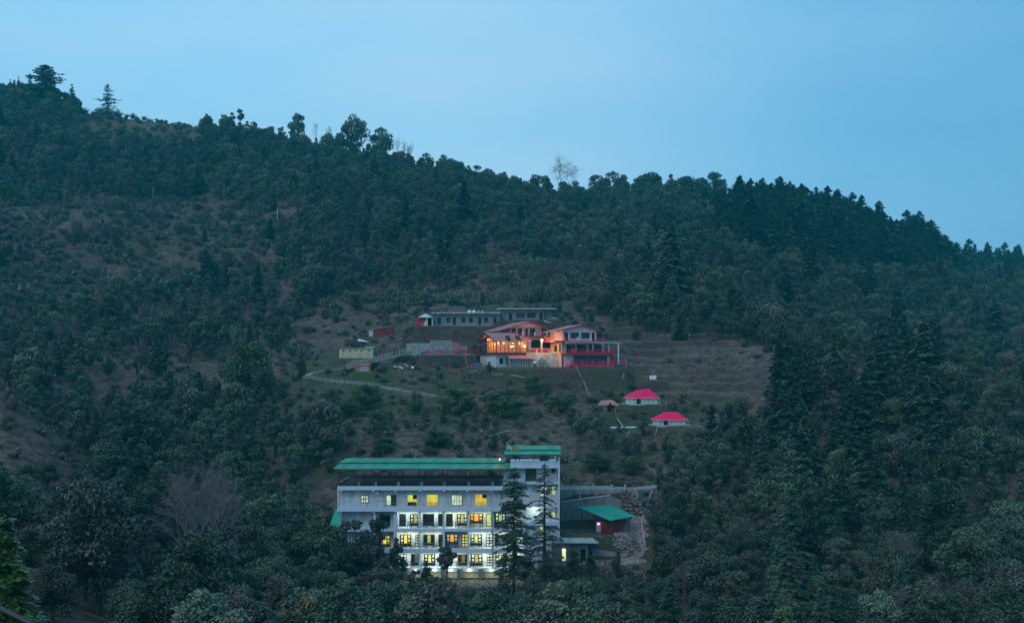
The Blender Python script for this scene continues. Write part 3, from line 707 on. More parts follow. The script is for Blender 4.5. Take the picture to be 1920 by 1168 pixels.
CRIM = mat('crimson_paint', (0.46, 0.012, 0.06), 0.6, 0.3, 0.15, 1.0)
REDP = mat('bright_red_paint', (0.62, 0.02, 0.09), 0.6, 0.3, 0.15, 1.0)
PINKW = mat('pale_pink_wall', (0.56, 0.46, 0.51), 0.8, 0.2, 0.12, 0.8)
PINKR = mat('faded_red_roof_sheet', (0.38, 0.16, 0.16), 0.6, 0.3, 0.15, 0.9, rnd=0.10)
FUCH = mat('pink_canvas', (0.95, 0.004, 0.115), 0.7, 0.2, 0.08, 1.0)
CANV = mat('white_canvas', (0.50, 0.56, 0.55), 0.8, 0.2, 0.12, 1.2)
STONE = mat('dressed_stone', (0.22, 0.23, 0.23), 0.9, 0.15, 0.45, 2.2, rnd=0.2)
STONEW = mat('whitewashed_stone', (0.42, 0.46, 0.47), 0.9, 0.15, 0.4, 2.0)
RUBBLE = mat('rubble_stone', (0.23, 0.195, 0.19), 0.95, 0.1, 0.6, 1.6)
DARKST_SHADE = mat('dark_stone_and_shade', (0.07, 0.06, 0.065), 0.95, 0.1, 0.5, 1.6, bump=0.3)  # dark stone walls; on the hotel terrace it paints the roof's shade
ROADM = mat('pale_road_concrete', (0.22, 0.225, 0.22), 0.9, 0.15, 0.2, 0.7)
CREAM = mat('cream_plaster', (0.44, 0.43, 0.30), 0.9, 0.15, 0.22, 0.9)
BLUEP = mat('blue_plastic', (0.02, 0.13, 0.30), 0.5, 0.4, 0.1, 1.0)
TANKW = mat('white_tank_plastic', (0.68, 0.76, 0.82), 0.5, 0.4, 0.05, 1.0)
ORANGEP = mat('orange_paint', (0.50, 0.14, 0.05), 0.6, 0.3, 0.15, 1.0)
GREYDOOR = mat('grey_blue_shutter', (0.27, 0.33, 0.38), 0.6, 0.3, 0.1, 1.0)
TIN = mat('galvanised_tin', (0.38, 0.45, 0.50), 0.45, 0.5, 0.15, 1.0)
TIMBER = mat('weathered_timber', (0.26, 0.20, 0.17), 0.85, 0.15, 0.3, 2.0)
SKIN = mat('skin', (0.25, 0.14, 0.09), 0.6, 0.3, 0.0)
BLUEC = mat('blue_jacket_cloth', (0.03, 0.08, 0.35), 0.8, 0.1, 0.1, 3.0)
REDC = mat('red_jacket_cloth', (0.65, 0.01, 0.02), 0.8, 0.1, 0.1, 3.0)
def glass_mat():
    m = bpy.data.materials.new('clear_window_glass'); m.use_nodes = True; t = m.node_tree; t.nodes.clear()
    o = t.nodes.new('ShaderNodeOutputMaterial'); a = t.nodes.new('ShaderNodeBsdfTransparent'); g = t.nodes.new('ShaderNodeBsdfGlossy'); x = t.nodes.new('ShaderNodeMixShader')
    g.inputs['Roughness'].default_value = 0.05; x.inputs[0].default_value = 0.10; a.inputs[0].default_value = (0.92, 0.93, 0.92, 1)
    t.links.new(a.outputs[0], x.inputs[1]); t.links.new(g.outputs[0], x.inputs[2]); t.links.new(x.outputs[0], o.inputs[0]); return m
CLEAR = glass_mat()

def point_light(name, loc, w, col, parent=None, r=0.12):
    d = bpy.data.lights.new(name, 'POINT'); d.energy = w; d.color = col; d.shadow_soft_size = r
    o = bpy.data.objects.new(name, d); COL.objects.link(o)
    if parent is not None:
        root = parent
        while root.parent: root = root.parent
        b, rz = ORIGIN[root.name]; o.parent = parent; o.location = Matrix.Rotation(-rz, 3, 'Z') @ (Vector(loc) - b)
    else: o.location = loc
    return o

def area_light(name, loc, w, col, parent, sx, sy):
    d = bpy.data.lights.new(name, 'AREA'); d.shape = 'RECTANGLE'; d.size = sx; d.size_y = sy; d.energy = w; d.color = col; d.spread = math.radians(170)
    o = bpy.data.objects.new(name, d); COL.objects.link(o)
    root = parent
    while root.parent: root = root.parent
    b, rz = ORIGIN[root.name]; o.parent = parent; o.location = Matrix.Rotation(-rz, 3, 'Z') @ (Vector(loc) - b)
    return o

def window(root, x0, x1, z0, z1, y, style='three', glow=None, side=None, local=False, frame=None):
    """frame set in the wall at depth y, glazing as its own pieces behind the bars"""
    frame = frame or WOOD; f = MB(local); b = 0.09
    w = x1 - x0; h = z1 - z0
    f.box(x0, x1, y-0.05, y+0.08, z1-b, z1); f.box(x0, x1, y-0.05, y+0.08, z0, z0+b)
    f.box(x0, x0+b, y-0.05, y+0.08, z0+b, z1-b); f.box(x1-b, x1, y-0.05, y+0.08, z0+b, z1-b)
    glass = []
    def grid(a0, a1, rows, cols, bw=0.075):
        for i in range(1, rows):
            zz = z0 + b + (h-2*b)*i/rows; f.box(a0, a1, y-0.04, y+0.05, zz-bw/2, zz+bw/2)
        for i in range(1, cols):
            xx = a0 + (a1-a0)*i/cols; f.box(xx-bw/2, xx+bw/2, y-0.045, y+0.055, z0+b, z1-b)
    if style == 'three':
        c0, c1 = x0 + w*0.31, x0 + w*0.69; f.box(x0+b, x1-b, y-0.03, y+0.06, z0+b, z0+b+h*0.20)
        for c in (c0, c1): f.box(c-0.08, c+0.08, y-0.05, y+0.07, z0+b, z1-b)
        grid(x0+b, c0-0.08, 3, 1, 0.20); grid(c1+0.08, x1-b, 3, 1, 0.20); f.box(x0+b, x0+b+0.09, y-0.04, y+0.05, z0+b, z1-b); f.box(x1-b-0.09, x1-b, y-0.04, y+0.05, z0+b, z1-b)
        glass = [(x0+b, c0-0.08, side), (c0+0.08, c1-0.08, glow), (c1+0.08, x1-b, side)]
    elif style == 'door':
        grid(x0+b, x1-b, 4, 2, 0.16); glass = [(x0+b, x1-b, glow)]
    elif style == 'six':
        grid(x0+b, x1-b, 2, 3, 0.10); glass = [(x0+b, x1-b, glow)]
    elif style == 'two': grid(x0+b, x1-b, 1, 2); glass = [(x0+b, (x0+x1)/2-.04, glow), ((x0+x1)/2+.04, x1-b, side or glow)]
    elif style == 'grille': grid(x0+b, x1-b, 2, 4, 0.05); glass = [(x0+b, x1-b, glow)]
    else: glass = [(x0+b, x1-b, glow)]
    o = f.build('door' if style == 'door' else 'window', frame, root)
    for (a, c, m) in glass:
        if m is None: m = GDARK
        p = MB(local); p.box(a, c, y+0.09, y+0.11, z0+b, z1-b); p.build('pane', m, o)
    return o

def rail(mb, a, b, z0, z1, n, r=0.022, rows=2, end=True):
    a = Vector(a); b = Vector(b)
    for i in range(n+1):
        p = a.lerp(b, i/n); mb.bar((p.x, p.y, z0), (p.x, p.y, z1), r*1.2)
    for k in range(rows):
        z = z0 + (z1-z0)*(1 - k/max(1, rows)) - r; mb.bar((a.x, a.y, z), (b.x, b.y, z), r*1.3)

def stones(mb, x0, x1, y, z0, z1, cell=0.42, proud=0.12, r=random, fn=None):
    """irregular stones bedded in a wall face"""
    z = z0
    while z < z1 - 0.05:
        hh = cell*(0.6 + 0.5*r.random()); x = x0 - r.random()*cell*0.5
        while x < x1:
            ww = cell*(0.7 + 0.9*r.random()); g = 0.03; e = proud*(0.4 + 0.8*r.random())
            xa, xb = max(x0, x+g), min(x1, x+ww-g); za, zb = z+g, min(z1, z+hh-g)
            if xb > xa + 0.05 and zb > za + 0.04:
                yy = y if fn is None else y + fn((xa+xb)/2, z)
                j = lambda: (r.random()-0.5)*0.09
                mb.add([(xa+j(),yy,za+j()),(xb+j(),yy,za+j()),(xb+j(),yy,zb+j()),(xa+j(),yy,zb+j()),
                        (xa+.06,yy-e,za+.05),(xb-.06,yy-e,za+.05),(xb-.06,yy-e*.8,zb-.05),(xa+.06,yy-e*.9,zb-.05)],
                       [(4,5,6,7),(0,1,5,4),(1,2,6,5),(2,3,7,6),(3,0,4,7)])
            x += ww
        z += hh

# ------------------------------------------------------------------ hotel
YF, YW = 180.0, 181.5
hx = lambda p, y=YF: px2x(p, y)
hzz = lambda p, y=YF: py2z(p, y)
HT = thing('hotel', 'long white four storey hotel with green roof and lit balconies', 'hotel', (hx(820), YF, -33.85))
sl = []
for (a, b, p0, p1, ya, yb) in ((911, 918.5, 633, 943, 179.75, 193), (951, 958, 633, 939, 179.6, 193), (990, 996, 636, 985, YF, 193), (1028, 1036, 636, 985, YF, 193), (1064, 1071, 700, 986, YF, 193)):
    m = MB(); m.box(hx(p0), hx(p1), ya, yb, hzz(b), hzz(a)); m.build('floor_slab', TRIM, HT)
m = MB(); m.box(hx(636), hx(986), 180.9, 193, -34.6, hzz(1071)); m.build('basement_wall', GREYC, HT)
for p in (640, 700, 742, 788, 832.5, 876, 921):
    m = MB(); m.box(hx(p-1.8), hx(p+1.8), 179.78, 180.85, hzz(921.3), hzz(918.6)); m.build('bracket', TRIM, HT)
    if p < 800: m = MB(); m.box(hx(p-1.8), hx(p+1.8), 179.7, 180.4, hzz(960.3), hzz(958.1)); m.build('bracket', TRIM, HT)
# openings: px0, px1, py0, py1, style, centre, sides
OP = {
 4: [(676.5,691,928,943,'six',LPALE,None),(723.5,743,927.5,948,'two',LPALE,GSKY),(764,782,927,948,'plain','room_y',None),(800,821,926.5,948,'plain','room_y2',None),(846,867,927,948,'grille',LPALE,None),(891,912.5,926,948,'plain','room_a',None)],
 3: [(711,732,965,987,'plain',GDARK,None),(748.8,761,963,986,'door',GSKY,None),(768.5,788.5,963,985,'three',LOLIVE,LPALE),(793,814,963,985,'two',GDARK,GDARK),(821.5,831,963,986,'door',GDARK,None),
     (836.5,849,963,986.5,'door',GDARK,None),(856.5,876.5,963,985,'three',LOLIVE,LPALE),(880.5,906,962,981,'three',LORANGE,LAMB),(911.5,922,962.5,988,'plain',LLIME,None),(928,948.5,961,982,'three',LLIME,LWHITE),(960,968.5,961.5,985,'door',LWHITE,None),(974.5,984,965,974.5,'plain',LLIME,None)],
 2: [(711,732,1003,1026,'three',LYEL,LAMB),(750,771,1001.5,1024,'three',LAMB,LPALE),(779,788,1001.5,1025,'door',LPALE,None),(794,815,1001.5,1022,'three',LOLIVE,GDARK),(822,832.5,1001.5,1025,'door',GSKY,None),
     (836.5,859,1001,1020,'three',LORANGE,LPALE),(866,877,1001,1025,'door',LYEL,None),(882,903.5,1001,1022,'three',LLIME,LWHITE),(911.5,923.5,1001,1026,'door',LWHITE,None),(928,950,1001,1022,'three',LOLIVE,GDARK),(960,968.5,1001,1026,'door',GDARK,None)],
 1: [(751,762.5,1038,1062,'door',LWHITE,None),(770.5,791,1038,1060,'three',LDIM,GDARK),(795,816,1038,1060,'three',LLIME,LPALE),(823,833,1038,1061,'door',GDARK,None),(858,879,1038.5,1060,'three',LDIM,GDARK),(883,904.5,1038,1060,'three',LOLIVE,LWHITE),(912.5,924.5,1038,1062,'door',LWHITE,None),(929,950,1037,1058,'three',LPALE,LWHITE),(961,969,1038,1062,'door',GDARK,None)],
}
FL = {4: (918.5, 951, 180.9, 633.5, 942.5), 3: (958, 990, YW, 637, 984.5), 2: (996, 1028, YW, 637, 984.5), 1: (1036, 1064, YW, 637, 984.5)}
for fl, (pt, pb, yw, pl, pr) in FL.items():
    ops = []
    z1 = hzz(pt) + 0.004; z0 = hzz(pb) - 0.004
    for o in OP[fl]: ops.append((hx(o[0], yw), hx(o[1], yw), max(z0 + 0.05, hzz(o[3], yw)), hzz(o[2], yw)))
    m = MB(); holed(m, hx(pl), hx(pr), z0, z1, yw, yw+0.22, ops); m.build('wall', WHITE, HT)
    for o, q in zip(OP[fl], ops):
        st, c, s = o[4], o[5], o[6]
        if isinstance(c, str):
            # an unglazed look into a lit guest room: back wall, floor, ceiling, bed or headboard
            wm = LAMB if c == 'room_a' else LYEL
            r_ = MB(); r_.box(q[0]-0.4, q[1]+0.4, yw+1.5, yw+1.6, q[2]-0.3, q[3]+0.3); ro = r_.build('room', wm, HT)
            g = MB(); g.box(q[0]-0.4, q[1]+0.4, yw+0.23, yw+1.49, q[2]-0.35, q[2]-0.3); g.build('room_floor', TIMBER, ro)
            g = MB()
            if c == 'room_y': g.box(q[0]+0.75, q[1]+0.2, yw+1.3, yw+1.49, q[3]-0.85, q[3]-0.1)
            if c == 'room_a': g.box(q[1]-0.75, q[1]-0.05, yw+1.3, yw+1.49, q[3]-0.80, q[3]-0.12)
            if g.v: g.build('dark_shutter', ROOMDARK, ro)
            g = MB(); g.box(q[0]-0.1, q[1]-0.2 if c == 'room_y' else q[1]+0.2, yw+0.6, yw+1.45, q[2]-0.3, q[2]+0.45)
            g.build('bed', LAMB if c != 'room_y' else mat('brown_blanket', (0.10,0.06,0.03), 0.9, 0.1, 0.1), ro)
            f = MB()
            for a_ in (0.0, 1.0):
                xx = q[0] + (q[1]-q[0])*a_; f.box(xx-0.03, xx+0.03, yw-0.02, yw+0.06, q[2], q[3])
            f.box(q[0]+0.03, q[1]-0.03, yw-0.02, yw+0.06, q[3]-0.05, q[3]); wf = f.build('window', TRIM, HT)
            p = MB(); p.box(q[0]+0.03, q[1]-0.03, yw+0.08, yw+0.09, q[2], q[3]-0.05); p.build('pane', CLEAR, wf)
        else: window(HT, q[0], q[1], q[2], q[3], yw+0.02, st, c, s)
# partitions between balconies, end walls, back wall
for fl in (3, 2, 1):
    pt, pb = FL[fl][:2]
    for p in (638, 702, 741, 787, 832, 878, 924, 983.5):
        if fl == 1 and p < 740: continue
        w_ = 2.0 if p != 741 else 3.0
        m = MB(); m.box(hx(p-w_), hx(p+w_), 180.06, YW-0.003, hzz(pb)-0.003, hzz(pt)+0.003); m.build('partition', TRIM, HT)
m = MB(); m.box(hx(633.5)-0.25, hx(633.5)-0.003, 180.9, 193, hzz(951), hzz(918.5)); m.box(hx(637)-0.25, hx(637)-0.003, 181.4, 193, -34.6, hzz(958)); m.build('end_wall', WHITE, HT)
m = MB(); m.box(hx(637), hx(1046), 192.7, 192.98, -34.6, hzz(911)-0.003); m.build('back_wall', WHITE, HT)
# balcony railings
for (p0, p1, pb, y, nn) in ((634, 939, 951, 179.7, 28),) + tuple((a+2.2, b-2.2, q, 180.12, 4) for q in (990, 1028, 1064) for a, b in ((702,741),(741,787),(787,832),(832,878),(878,924),(924,983))):
    if pb == 1064 and p0 < 740: continue
    m = MB(); zb = hzz(pb, y); rail(m, (hx(p0), y, 0), (hx(p1), y, 0), zb, zb + 0.88, nn, 0.014 if pb != 951 else 0.018, 2); m.build('railing', RAILM, HT)
# lamps on the balcony ceilings
for fl, bays in ((3, ((741,787,75),(787,832,60),(832,878,80),(878,924,55))), (2, ((741,787,70),(787,832,55),(878,924,80),(924,983,110))), (1, ((741,787,55),(787,832,75),(832,878,85),(878,924,80),(924,983,100)))):
    for a, b, w_ in bays:
        xc = hx((a+b)/2 + (b-a)*0.12); z = hzz(FL[fl][0]) - 0.06
        m = MB(); m.box(xc-0.3, xc+0.3, 180.75, 180.83, z-0.05, z+0.056); lo = m.build('ceiling_lamp', LAMP2, HT)
        col = (0.95, 1.0, 0.66) if (a+fl) % 2 else (0.88, 1.0, 0.80)
        area_light('balcony_light', (hx((a+b)/2), 180.62, z-0.10), w_*1.25, col, lo, hx(b)-hx(a)-0.7, 0.9)
# terrace on top: rear parapet, posts, pedestals, rails
zt = hzz(911, 179.75)
m = MB(); m.box(hx(636), hx(943), 192.0, 192.2, zt-0.003, zt+0.55); m.build('rear_parapet', DARKST_SHADE, HT)  # dark colour puts the roof's shade into the parapet
m = MB(); m.box(hx(636), hx(941), 180.1, 191.98, zt-0.003, zt+0.01); m.build('terrace_floor', DARKST_SHADE, HT)  # dark sheet over the slab, shade under the roof painted in
m = MB(); m.box(hx(634), hx(634)+0.15, 180.2, 191.9, zt-0.003, zt+0.30); m.build('side_parapet', GREYC, HT)
for p in (635.5, 667, 698, 741, 785, 829, 873.5, 917.5, 938):
    m = MB(); x = hx(p); m.box(x-0.075, x+0.075, 180.1, 180.25, zt-0.003, hzz(879.5, 180.1)); m.build('post', STEEL, HT)
    m = MB(); m.box(x+0.43, x+0.57, 187.2, 187.34, zt-0.003, hzz(866, 184)); m.build('post', STEEL, HT)
for p in (671.5, 703.5, 746, 790, 833, 878.5, 923.7):
    m = MB(); x = hx(p); m.box(x-0.21, x+0.21, 180.6, 181.0, zt-0.002, zt+0.62); m.build('pedestal', PALEC, HT)
m = MB(); rail(m, (hx(637), 180.3, 0), (hx(937), 180.3, 0), zt, zt+1.0, 40, 0.018, 3); m.build('terrace_railing', STEEL, HT)
m = MB(); rail(m, (hx(640), 188.5, 0), (hx(937), 188.5, 0), zt, zt+1.1, 22, 0.03, 3); m.build('terrace_railing', STEEL, HT)
# roof sheets, corrugated, each its own piece
def sheet_roof(root, xa, xb, ya, yb, za, zb, mt, n, name='roof', skew=0.0, thick=0.12):
    fr = MB()
    for k in range(3):
        t = (k + 0.5)/3; fr.bar((xa+0.1, ya + (yb-ya)*t, za + (zb-za)*t - 0.11), (xb-0.1, ya + (yb-ya)*t, za + (zb-za)*t - 0.11), 0.05)
    fr.box(xa, xb, ya+0.02, ya+0.06, za-0.18, za-0.03)
    ro = fr.build(name, mat('dark_green_roof_frame', (0.012, 0.10, 0.075), 0.6, 0.3, 0.1), root)
    w = (xb-xa)/n; first = None
    for i in range(n):
        if first is None:
            s = MB(); R = 5; vs = []; fs = []
            for k in range(R*2+1):
                x = (w+0.03)*k/(R*2); dz = 0.035 if k % 2 else 0.0
                vs += [(x, 0, dz), (x + skew, yb-ya, zb-za+dz)]
            for k in range(R*2): fs.append((2*k, 2*k+2, 2*k+3, 2*k+1))
            me = bpy.data.meshes.new('roof_sheet'); me.from_pydata(vs, [], fs); me.materials.append(mt); first = me
        b0, rz0 = ORIGIN[root.name]
        so = link('roof_sheet', first, ro, Vector((xa + i*w, ya, za + random.uniform(-0.012, 0.012))) - b0)
        so.rotation_euler = (random.uniform(-0.003, 0.003), 0, 0)
    return ro
sheet_roof(HT, hx(624, 178.6), hx(969, 178.6), 178.6, 183.8, hzz(879, 178.6), hzz(868, 183.8), GREEN, 28, skew=0.35)
sheet_roof(HT, hx(635, 183.2), hx(945, 183.2), 183.2, 189.5, hzz(867, 183.2), hzz(858.5, 189.5), GREEN, 27, skew=0.3)
sheet_roof(HT, hx(945, 178.6), hx(1051, 178.6), 178.6, 182.6, hzz(852, 178.6), hzz(844.3, 182.6), GREEN, 9, skew=0.1)
sheet_roof(HT, hx(948, 182.2), hx(1051.5, 182.2), 182.2, 188.5, hzz(843, 182.2), hzz(835, 188.5), GREEN, 9, skew=0.1)
# right wing
yw = 180.3
def hb(name, p0, p1, a, b, ya, yb, mt, par=HT):
    m = MB(); m.box(hx(p0, ya), hx(p1, ya), ya, yb, hzz(b, ya), hzz(a, ya)); return m.build(name, mt, par)
hb('parapet', 957, 1046.4, 864, 877.5, 179.6, 179.85, TRIM); hb('floor_slab', 957, 1046.4, 873.5, 877.3, 179.86, 193, TRIM)
hb('fin_wall', 1046.6, 1049.6, 853, 1068, 179.4, 193, TRIM)
hb('floor_slab', 944, 1046.4, 903.5, 907.5, 179.8, 193, TRIM); hb('floor_slab', 985.6, 1046.4, 946, 950, 180.2, 193, TRIM); hb('floor_slab', 985.6, 1046.4, 978, 985, 180.15, 193, TRIM)
W2 = [(1012,1025,913,930,'plain',LPALE),(1034,1041.5,912,928,'plain',LLIME)]
ops = [(hx(a, yw), hx(b, yw), hzz(d, yw), hzz(c, yw)) for a, b, c, d, s, g in W2]
m = MB(); holed(m, hx(943), hx(1046.4), hzz(946)+0.003, hzz(907.5)-0.003, yw+0.5, yw+0.7, [(o[0]+0.03,o[1]+0.03,o[2],o[3]) for o in ops]); m.build('wall', WHITE, HT)
for o, q in zip(W2, ops): window(HT, q[0]+0.03, q[1]+0.03, q[2], q[3], yw+0.52, 'plain', o[5], frame=TRIM)
W3_ = [(1034,1041.5,955,971,LLIME)]
m = MB(); q = [(hx(1034,182), hx(1041.5,182), hzz(971,182), hzz(955,182))]; holed(m, hx(985.6), hx(1046.4), hzz(979), hzz(949), 182.0, 182.2, q); m.build('wall', WHITE, HT)
window(HT, *q[0], 182.02, 'plain', LLIME, frame=TRIM)
m = MB(); q = [(hx(1012,yw+.3), hx(1020,yw+.3), hzz(1006,yw+.3), hzz(986,yw+.3))]; holed(m, hx(985.6), hx(1046.4), -34.6, hzz(985)-0.003, yw+0.3, yw+0.5, q); m.build('wall', WHITE, HT)
window(HT, *q[0], yw+0.32, 'plain', LLIME, frame=TRIM)
hb('wall', 1006, 1046.4, 877.6, 903.4, 181.4, 181.6, WHITE); hb('wall', 944, 985, 877.6, 903.4, 180.8, 181.0, WHITE)
hb('curtain', 985.2, 1005.8, 878, 903.3, 181.9, 182.0, mat('olive_curtain_cloth', (0.10,0.12,0.08), 0.9, 0.1, 0.2, 2.0))
hb('wall', 985.2, 1005.8, 877.6, 903.4, 182.2, 182.4, WHITE)
window(HT, hx(1034,181.4), hx(1040.5,181.4), hzz(886,181.4), hzz(878.5,181.4), 181.3, 'plain', GDARK)
m = MB(); rail(m, (hx(985), 179.95, 0), (hx(1046), 179.95, 0), hzz(903.5,179.8), hzz(895,179.8), 8, 0.02, 3); m.build('railing', STEEL, HT)
m = MB(); rail(m, (hx(988), 180.3, 0), (hx(1046), 180.3, 0), hzz(978), hzz(970.5), 10, 0.014, 2); m.build('railing', RAILM, HT)
for p in (966.5, 974, 1001, 1030):
    m = MB(); x = hx(p); m.box(x-0.06, x+0.06, 180.2, 180.32, hzz(873.4), hzz(852, 180)); m.build('post', STEEL, HT)
hb('stair_head_wall', 1012, 1028, 846, 873.3, 186, 188, GREYC)
xc = hx(1003); z = hzz(950) - 0.08
m = MB(); m.box(xc-0.3, xc+0.3, 181.0, 181.1, z-0.05, z+0.04); lo = m.build('ceiling_lamp', LAMP, HT); point_light('balcony_light', (xc, 181.05, z-0.55), 75, (0.84,1.0,0.82), lo, 0.15)
# basement piers and pale panels
for i, p in enumerate((760, 800, 830, 860.5, 900.5, 941, 975)):
    hb('pier', p-3.5, p+3.5, 1066, 1086, 179.2, 180.88, GREYC)
for a, b in ((763.5,796.5),(803.5,826.5),(833.5,857),(864,897),(904,937.5),(944.5,971.5)):
    hb('basement_panel', a, b, 1070.5, 1083, 180.5, 180.6, mat('whitish_panel', (0.62,0.64,0.42), 0.8, 0.2, 0.15, 0.8))
    xc = hx((a+b)/2, 180); z = hzz(1067.8)
    m = MB(); m.box(xc-0.25, xc+0.25, 179.7, 179.78, z-0.04, z+0.03); lo = m.build('wall_lamp', LAMP, HT); point_light('basement_light', (xc, 179.4, z-0.2), 14, (0.95,1.0,0.70), lo, 0.1)
for p in (637.5, 744.5, 922.5):
    m = MB(); m.bar((hx(p), 179.68, hzz(951)), (hx(p), 179.68, hzz(918)), 0.05); m.bar((hx(p), 179.9, hzz(1066)), (hx(p), 179.9, hzz(958)), 0.05); m.build('drain_pipe', RAILM, HT)
m = MB(); m.bar((hx(709), 180.86, hzz(924)), (hx(718), 180.86, hzz(924)), 0.02); m.bar((hx(718), 180.86, hzz(924)), (hx(718), 180.86, hzz(943)), 0.02); m.bar((hx(718), 180.86, hzz(940)), (hx(706), 180.86, hzz(940)), 0.02); m.build('cable', STEEL, HT)
# left annex roof behind the left end
LG = thing('lean_to', 'green sloping lean-to roof behind hotel left end', 'lean-to', (hx(625), 184, -33.85))
m = MB(); m.slab((px2x(617,183),183,py2z(988,183)), (px2x(636,183),183,py2z(988,183)), (px2x(636,187),187,py2z(954,187)), (px2x(629,187),187,py2z(954,187)), 0.08); m.build('roof', GREEN, LG)
m = MB(); m.box(px2x(622,184), px2x(635,184), 184, 184.2, -34, py2z(981,184)); m.build('wall', WHITE, LG)
# AC box, sign
AC = thing('air_conditioner', 'pale blue box unit under hotel roof band near left end', 'air conditioner', (hx(706), 180.5, hzz(928)))
m = MB(); m.box(hx(702.5), hx(709.8), 180.3, 180.88, hzz(927), hzz(921)); m.build('case', mat('pale_blue_case', (0.45,0.72,0.85), 0.5, 0.4, 0.05), AC)
m = MB(); m.box(hx(701.5), hx(710.5), 180.2, 180.88, hzz(921), hzz(919.8)); m.build('hood', BLUEP, AC)
SG = thing('roof_sign', 'small tilted black sign with orange lettering on wing roof', 'sign', (hx(967,178), 178.2, hzz(850,178)))
bx = [W3(960.5,835,178.2), W3(971.7,838.5,178.2), W3(971.2,847.5,178.2), W3(959.8,843.5,178.2)]
m = MB(); m.poly(bx, (0, 0.10, 0)); m.build('board', mat('sign_black', (0.012,0.012,0.012), 0.5, 0.3, 0.0), SG)
SGO = mat('sign_orange_letters', (0.55,0.30,0.02), 0.5, 0.3, 0.1, 8, emit=(0.55,0.30,0.02), es=0.35)
def on_board(u, v): 
    a = bx[0].lerp(bx[1], u); b = bx[3].lerp(bx[2], u); return a.lerp(b, v) - Vector((0, 0.012, 0))
glyph = [(0.10,0.20,0.14,0.42),(0.28,0.36,0.14,0.42),(0.44,0.50,0.14,0.42),(0.58,0.68,0.12,0.46),(0.76,0.90,0.16,0.44)]
for r0 in (0, 0.42):
    for (a, b, c, d) in glyph:
        m = MB(); m.poly([on_board(a, c+r0), on_board(b, c+r0), on_board(b, d+r0), on_board(a, d+r0)], (0, -0.02, 0)); m.build('letter', SGO, SG)
m = MB(); m.bar(W3(949,829,178.5), W3(960,844,178.5), 0.07); m.bar(W3(961,843,178.3), W3(962,850,179), 0.04); m.build('strut', TRIM, SG)
FLD = thing('flood_lamp', 'small warm lamp glowing at right end of the long green roof', 'lamp', W3(937, 860, 182.9))
m = MB(); m.lathe(W3(937, 861.5, 182.9), [(0.03,-0.1),(0.09,0.0),(0.09,0.1),(0.02,0.16)], 8); lo = m.build('bulb', mat('warm_lamp_glass', (1,.7,.4), 0.4, 0.2, 0.0, emit=(1.0,0.55,0.2), es=10), FLD)
point_light('flood_light', W3(936.5, 859.5, 182.7), 10, (1.0, 0.55, 0.22), lo, 0.08)

# balcony tables and chairs
def table_mesh():
    m = MB(True); m.box(-0.55,0.55,-0.32,0.32,0.68,0.72)
    for a in (-0.48,0.48):
        for b in (-0.26,0.26): m.box(a-0.03,a+0.03,b-0.03,b+0.03,0,0.68)
    return m
def chair_mesh():
    m = MB(True); m.box(-0.22,0.22,-0.22,0.22,0.41,0.46)
    for a in (-0.19,0.19):
        for b in (-0.19,0.19): m.box(a-0.022,a+0.022,b-0.022,b+0.022,0,0.41)
        m.box(a-0.022,a+0.022,0.19,0.23,0.46,0.92)
    m.box(-0.168,0.168,0.19,0.22,0.80,0.90); m.box(-0.168,0.168,0.19,0.22,0.60,0.68)
    return m
DKW = mat('dark_brown_furniture', (0.035,0.026,0.022), 0.6, 0.3, 0.15, 3.0)
tb0 = table_mesh().build('balcony_table', DKW); ch0 = chair_mesh().build('balcony_chair', DKW)
FLOORN = {3: 'upper', 2: 'middle', 1: 'lower'}
first = True
setspots = [(3, 777, 'below the leftmost olive curtain'), (3, 806, 'before the wide dark window'), (3, 866, 'below the right olive curtain'), (3, 893, 'before the orange lit window'), (3, 940, 'behind the tall cedar'),
            (2, 764, 'before the amber window'), (2, 806, 'before the second window from left'), (2, 848, 'before the orange lit window'), (2, 891, 'before the lime curtain'), (2, 938, 'behind the tall cedar'),
            (1, 781, 'before the dim window'), (1, 868, 'before the dim right window'), (1, 893, 'before the olive curtain')]
for (fl, p, wh) in setspots:
    z = hzz(FL[fl][1]); x = hx(p)
    t_ = tb0 if first else tb0.copy()
    if not first: COL.objects.link(t_)
    t_.location = (x, 180.75, z); t_['label'] = 'dark table on the %s balcony row %s' % (FLOORN[fl], wh); t_['category'] = 'table'; t_['group'] = 'tables on the hotel balconies'
    for k, dx in enumerate((-0.85, 0.85)):
        c_ = ch0 if (first and k == 0) else ch0.copy()
        if not (first and k == 0): COL.objects.link(c_)
        c_.location = (x+dx, 180.75 + 0.1*k, z); c_.rotation_euler = (0, 0, (1.35 if k == 0 else -1.6) + random.uniform(-.3, .3))
        c_['label'] = '%s chair at the table on the %s balcony row %s' % (('left', 'right')[k], FLOORN[fl], wh); c_['category'] = 'chair'; c_['group'] = 'chairs on the hotel balconies'
    first = False

# ------------------------------------------------------------------ right of the hotel: annex, walls, canopy, rubble
AN = thing('annex', 'small grey concrete annex with flat slab roof right of hotel', 'annex', (10.5, 178, -30.85))
zr = -27.45
m = MB(); m.slab((px2x(1040,176.8),176.8,zr), (px2x(1122.5,176.8),176.8,zr), (px2x(1105,183.6),183.6,zr), (px2x(1040,183.6),183.6,zr), 0.20); m.build('roof_slab', PALEC, AN)
oa = [(px2x(1054,178), px2x(1061,178), -30.82, -28.7), (px2x(1088.5,178), px2x(1098,178), -30.82, -28.75)]
m = MB(); holed(m, px2x(1036,178), px2x(1103,178), -31.5, zr-0.203, 178, 178.2, oa); m.build('wall', GREYP, AN)
m = MB(); m.box(px2x(1103,178)-0.2, px2x(1103,178), 178.203, 183.2, -31.5, zr-0.203); m.box(px2x(1036,178), px2x(1036,178)+.2, 178.203, 183.2, -31.5, zr-0.203); m.build('side_wall', GREYP, AN)
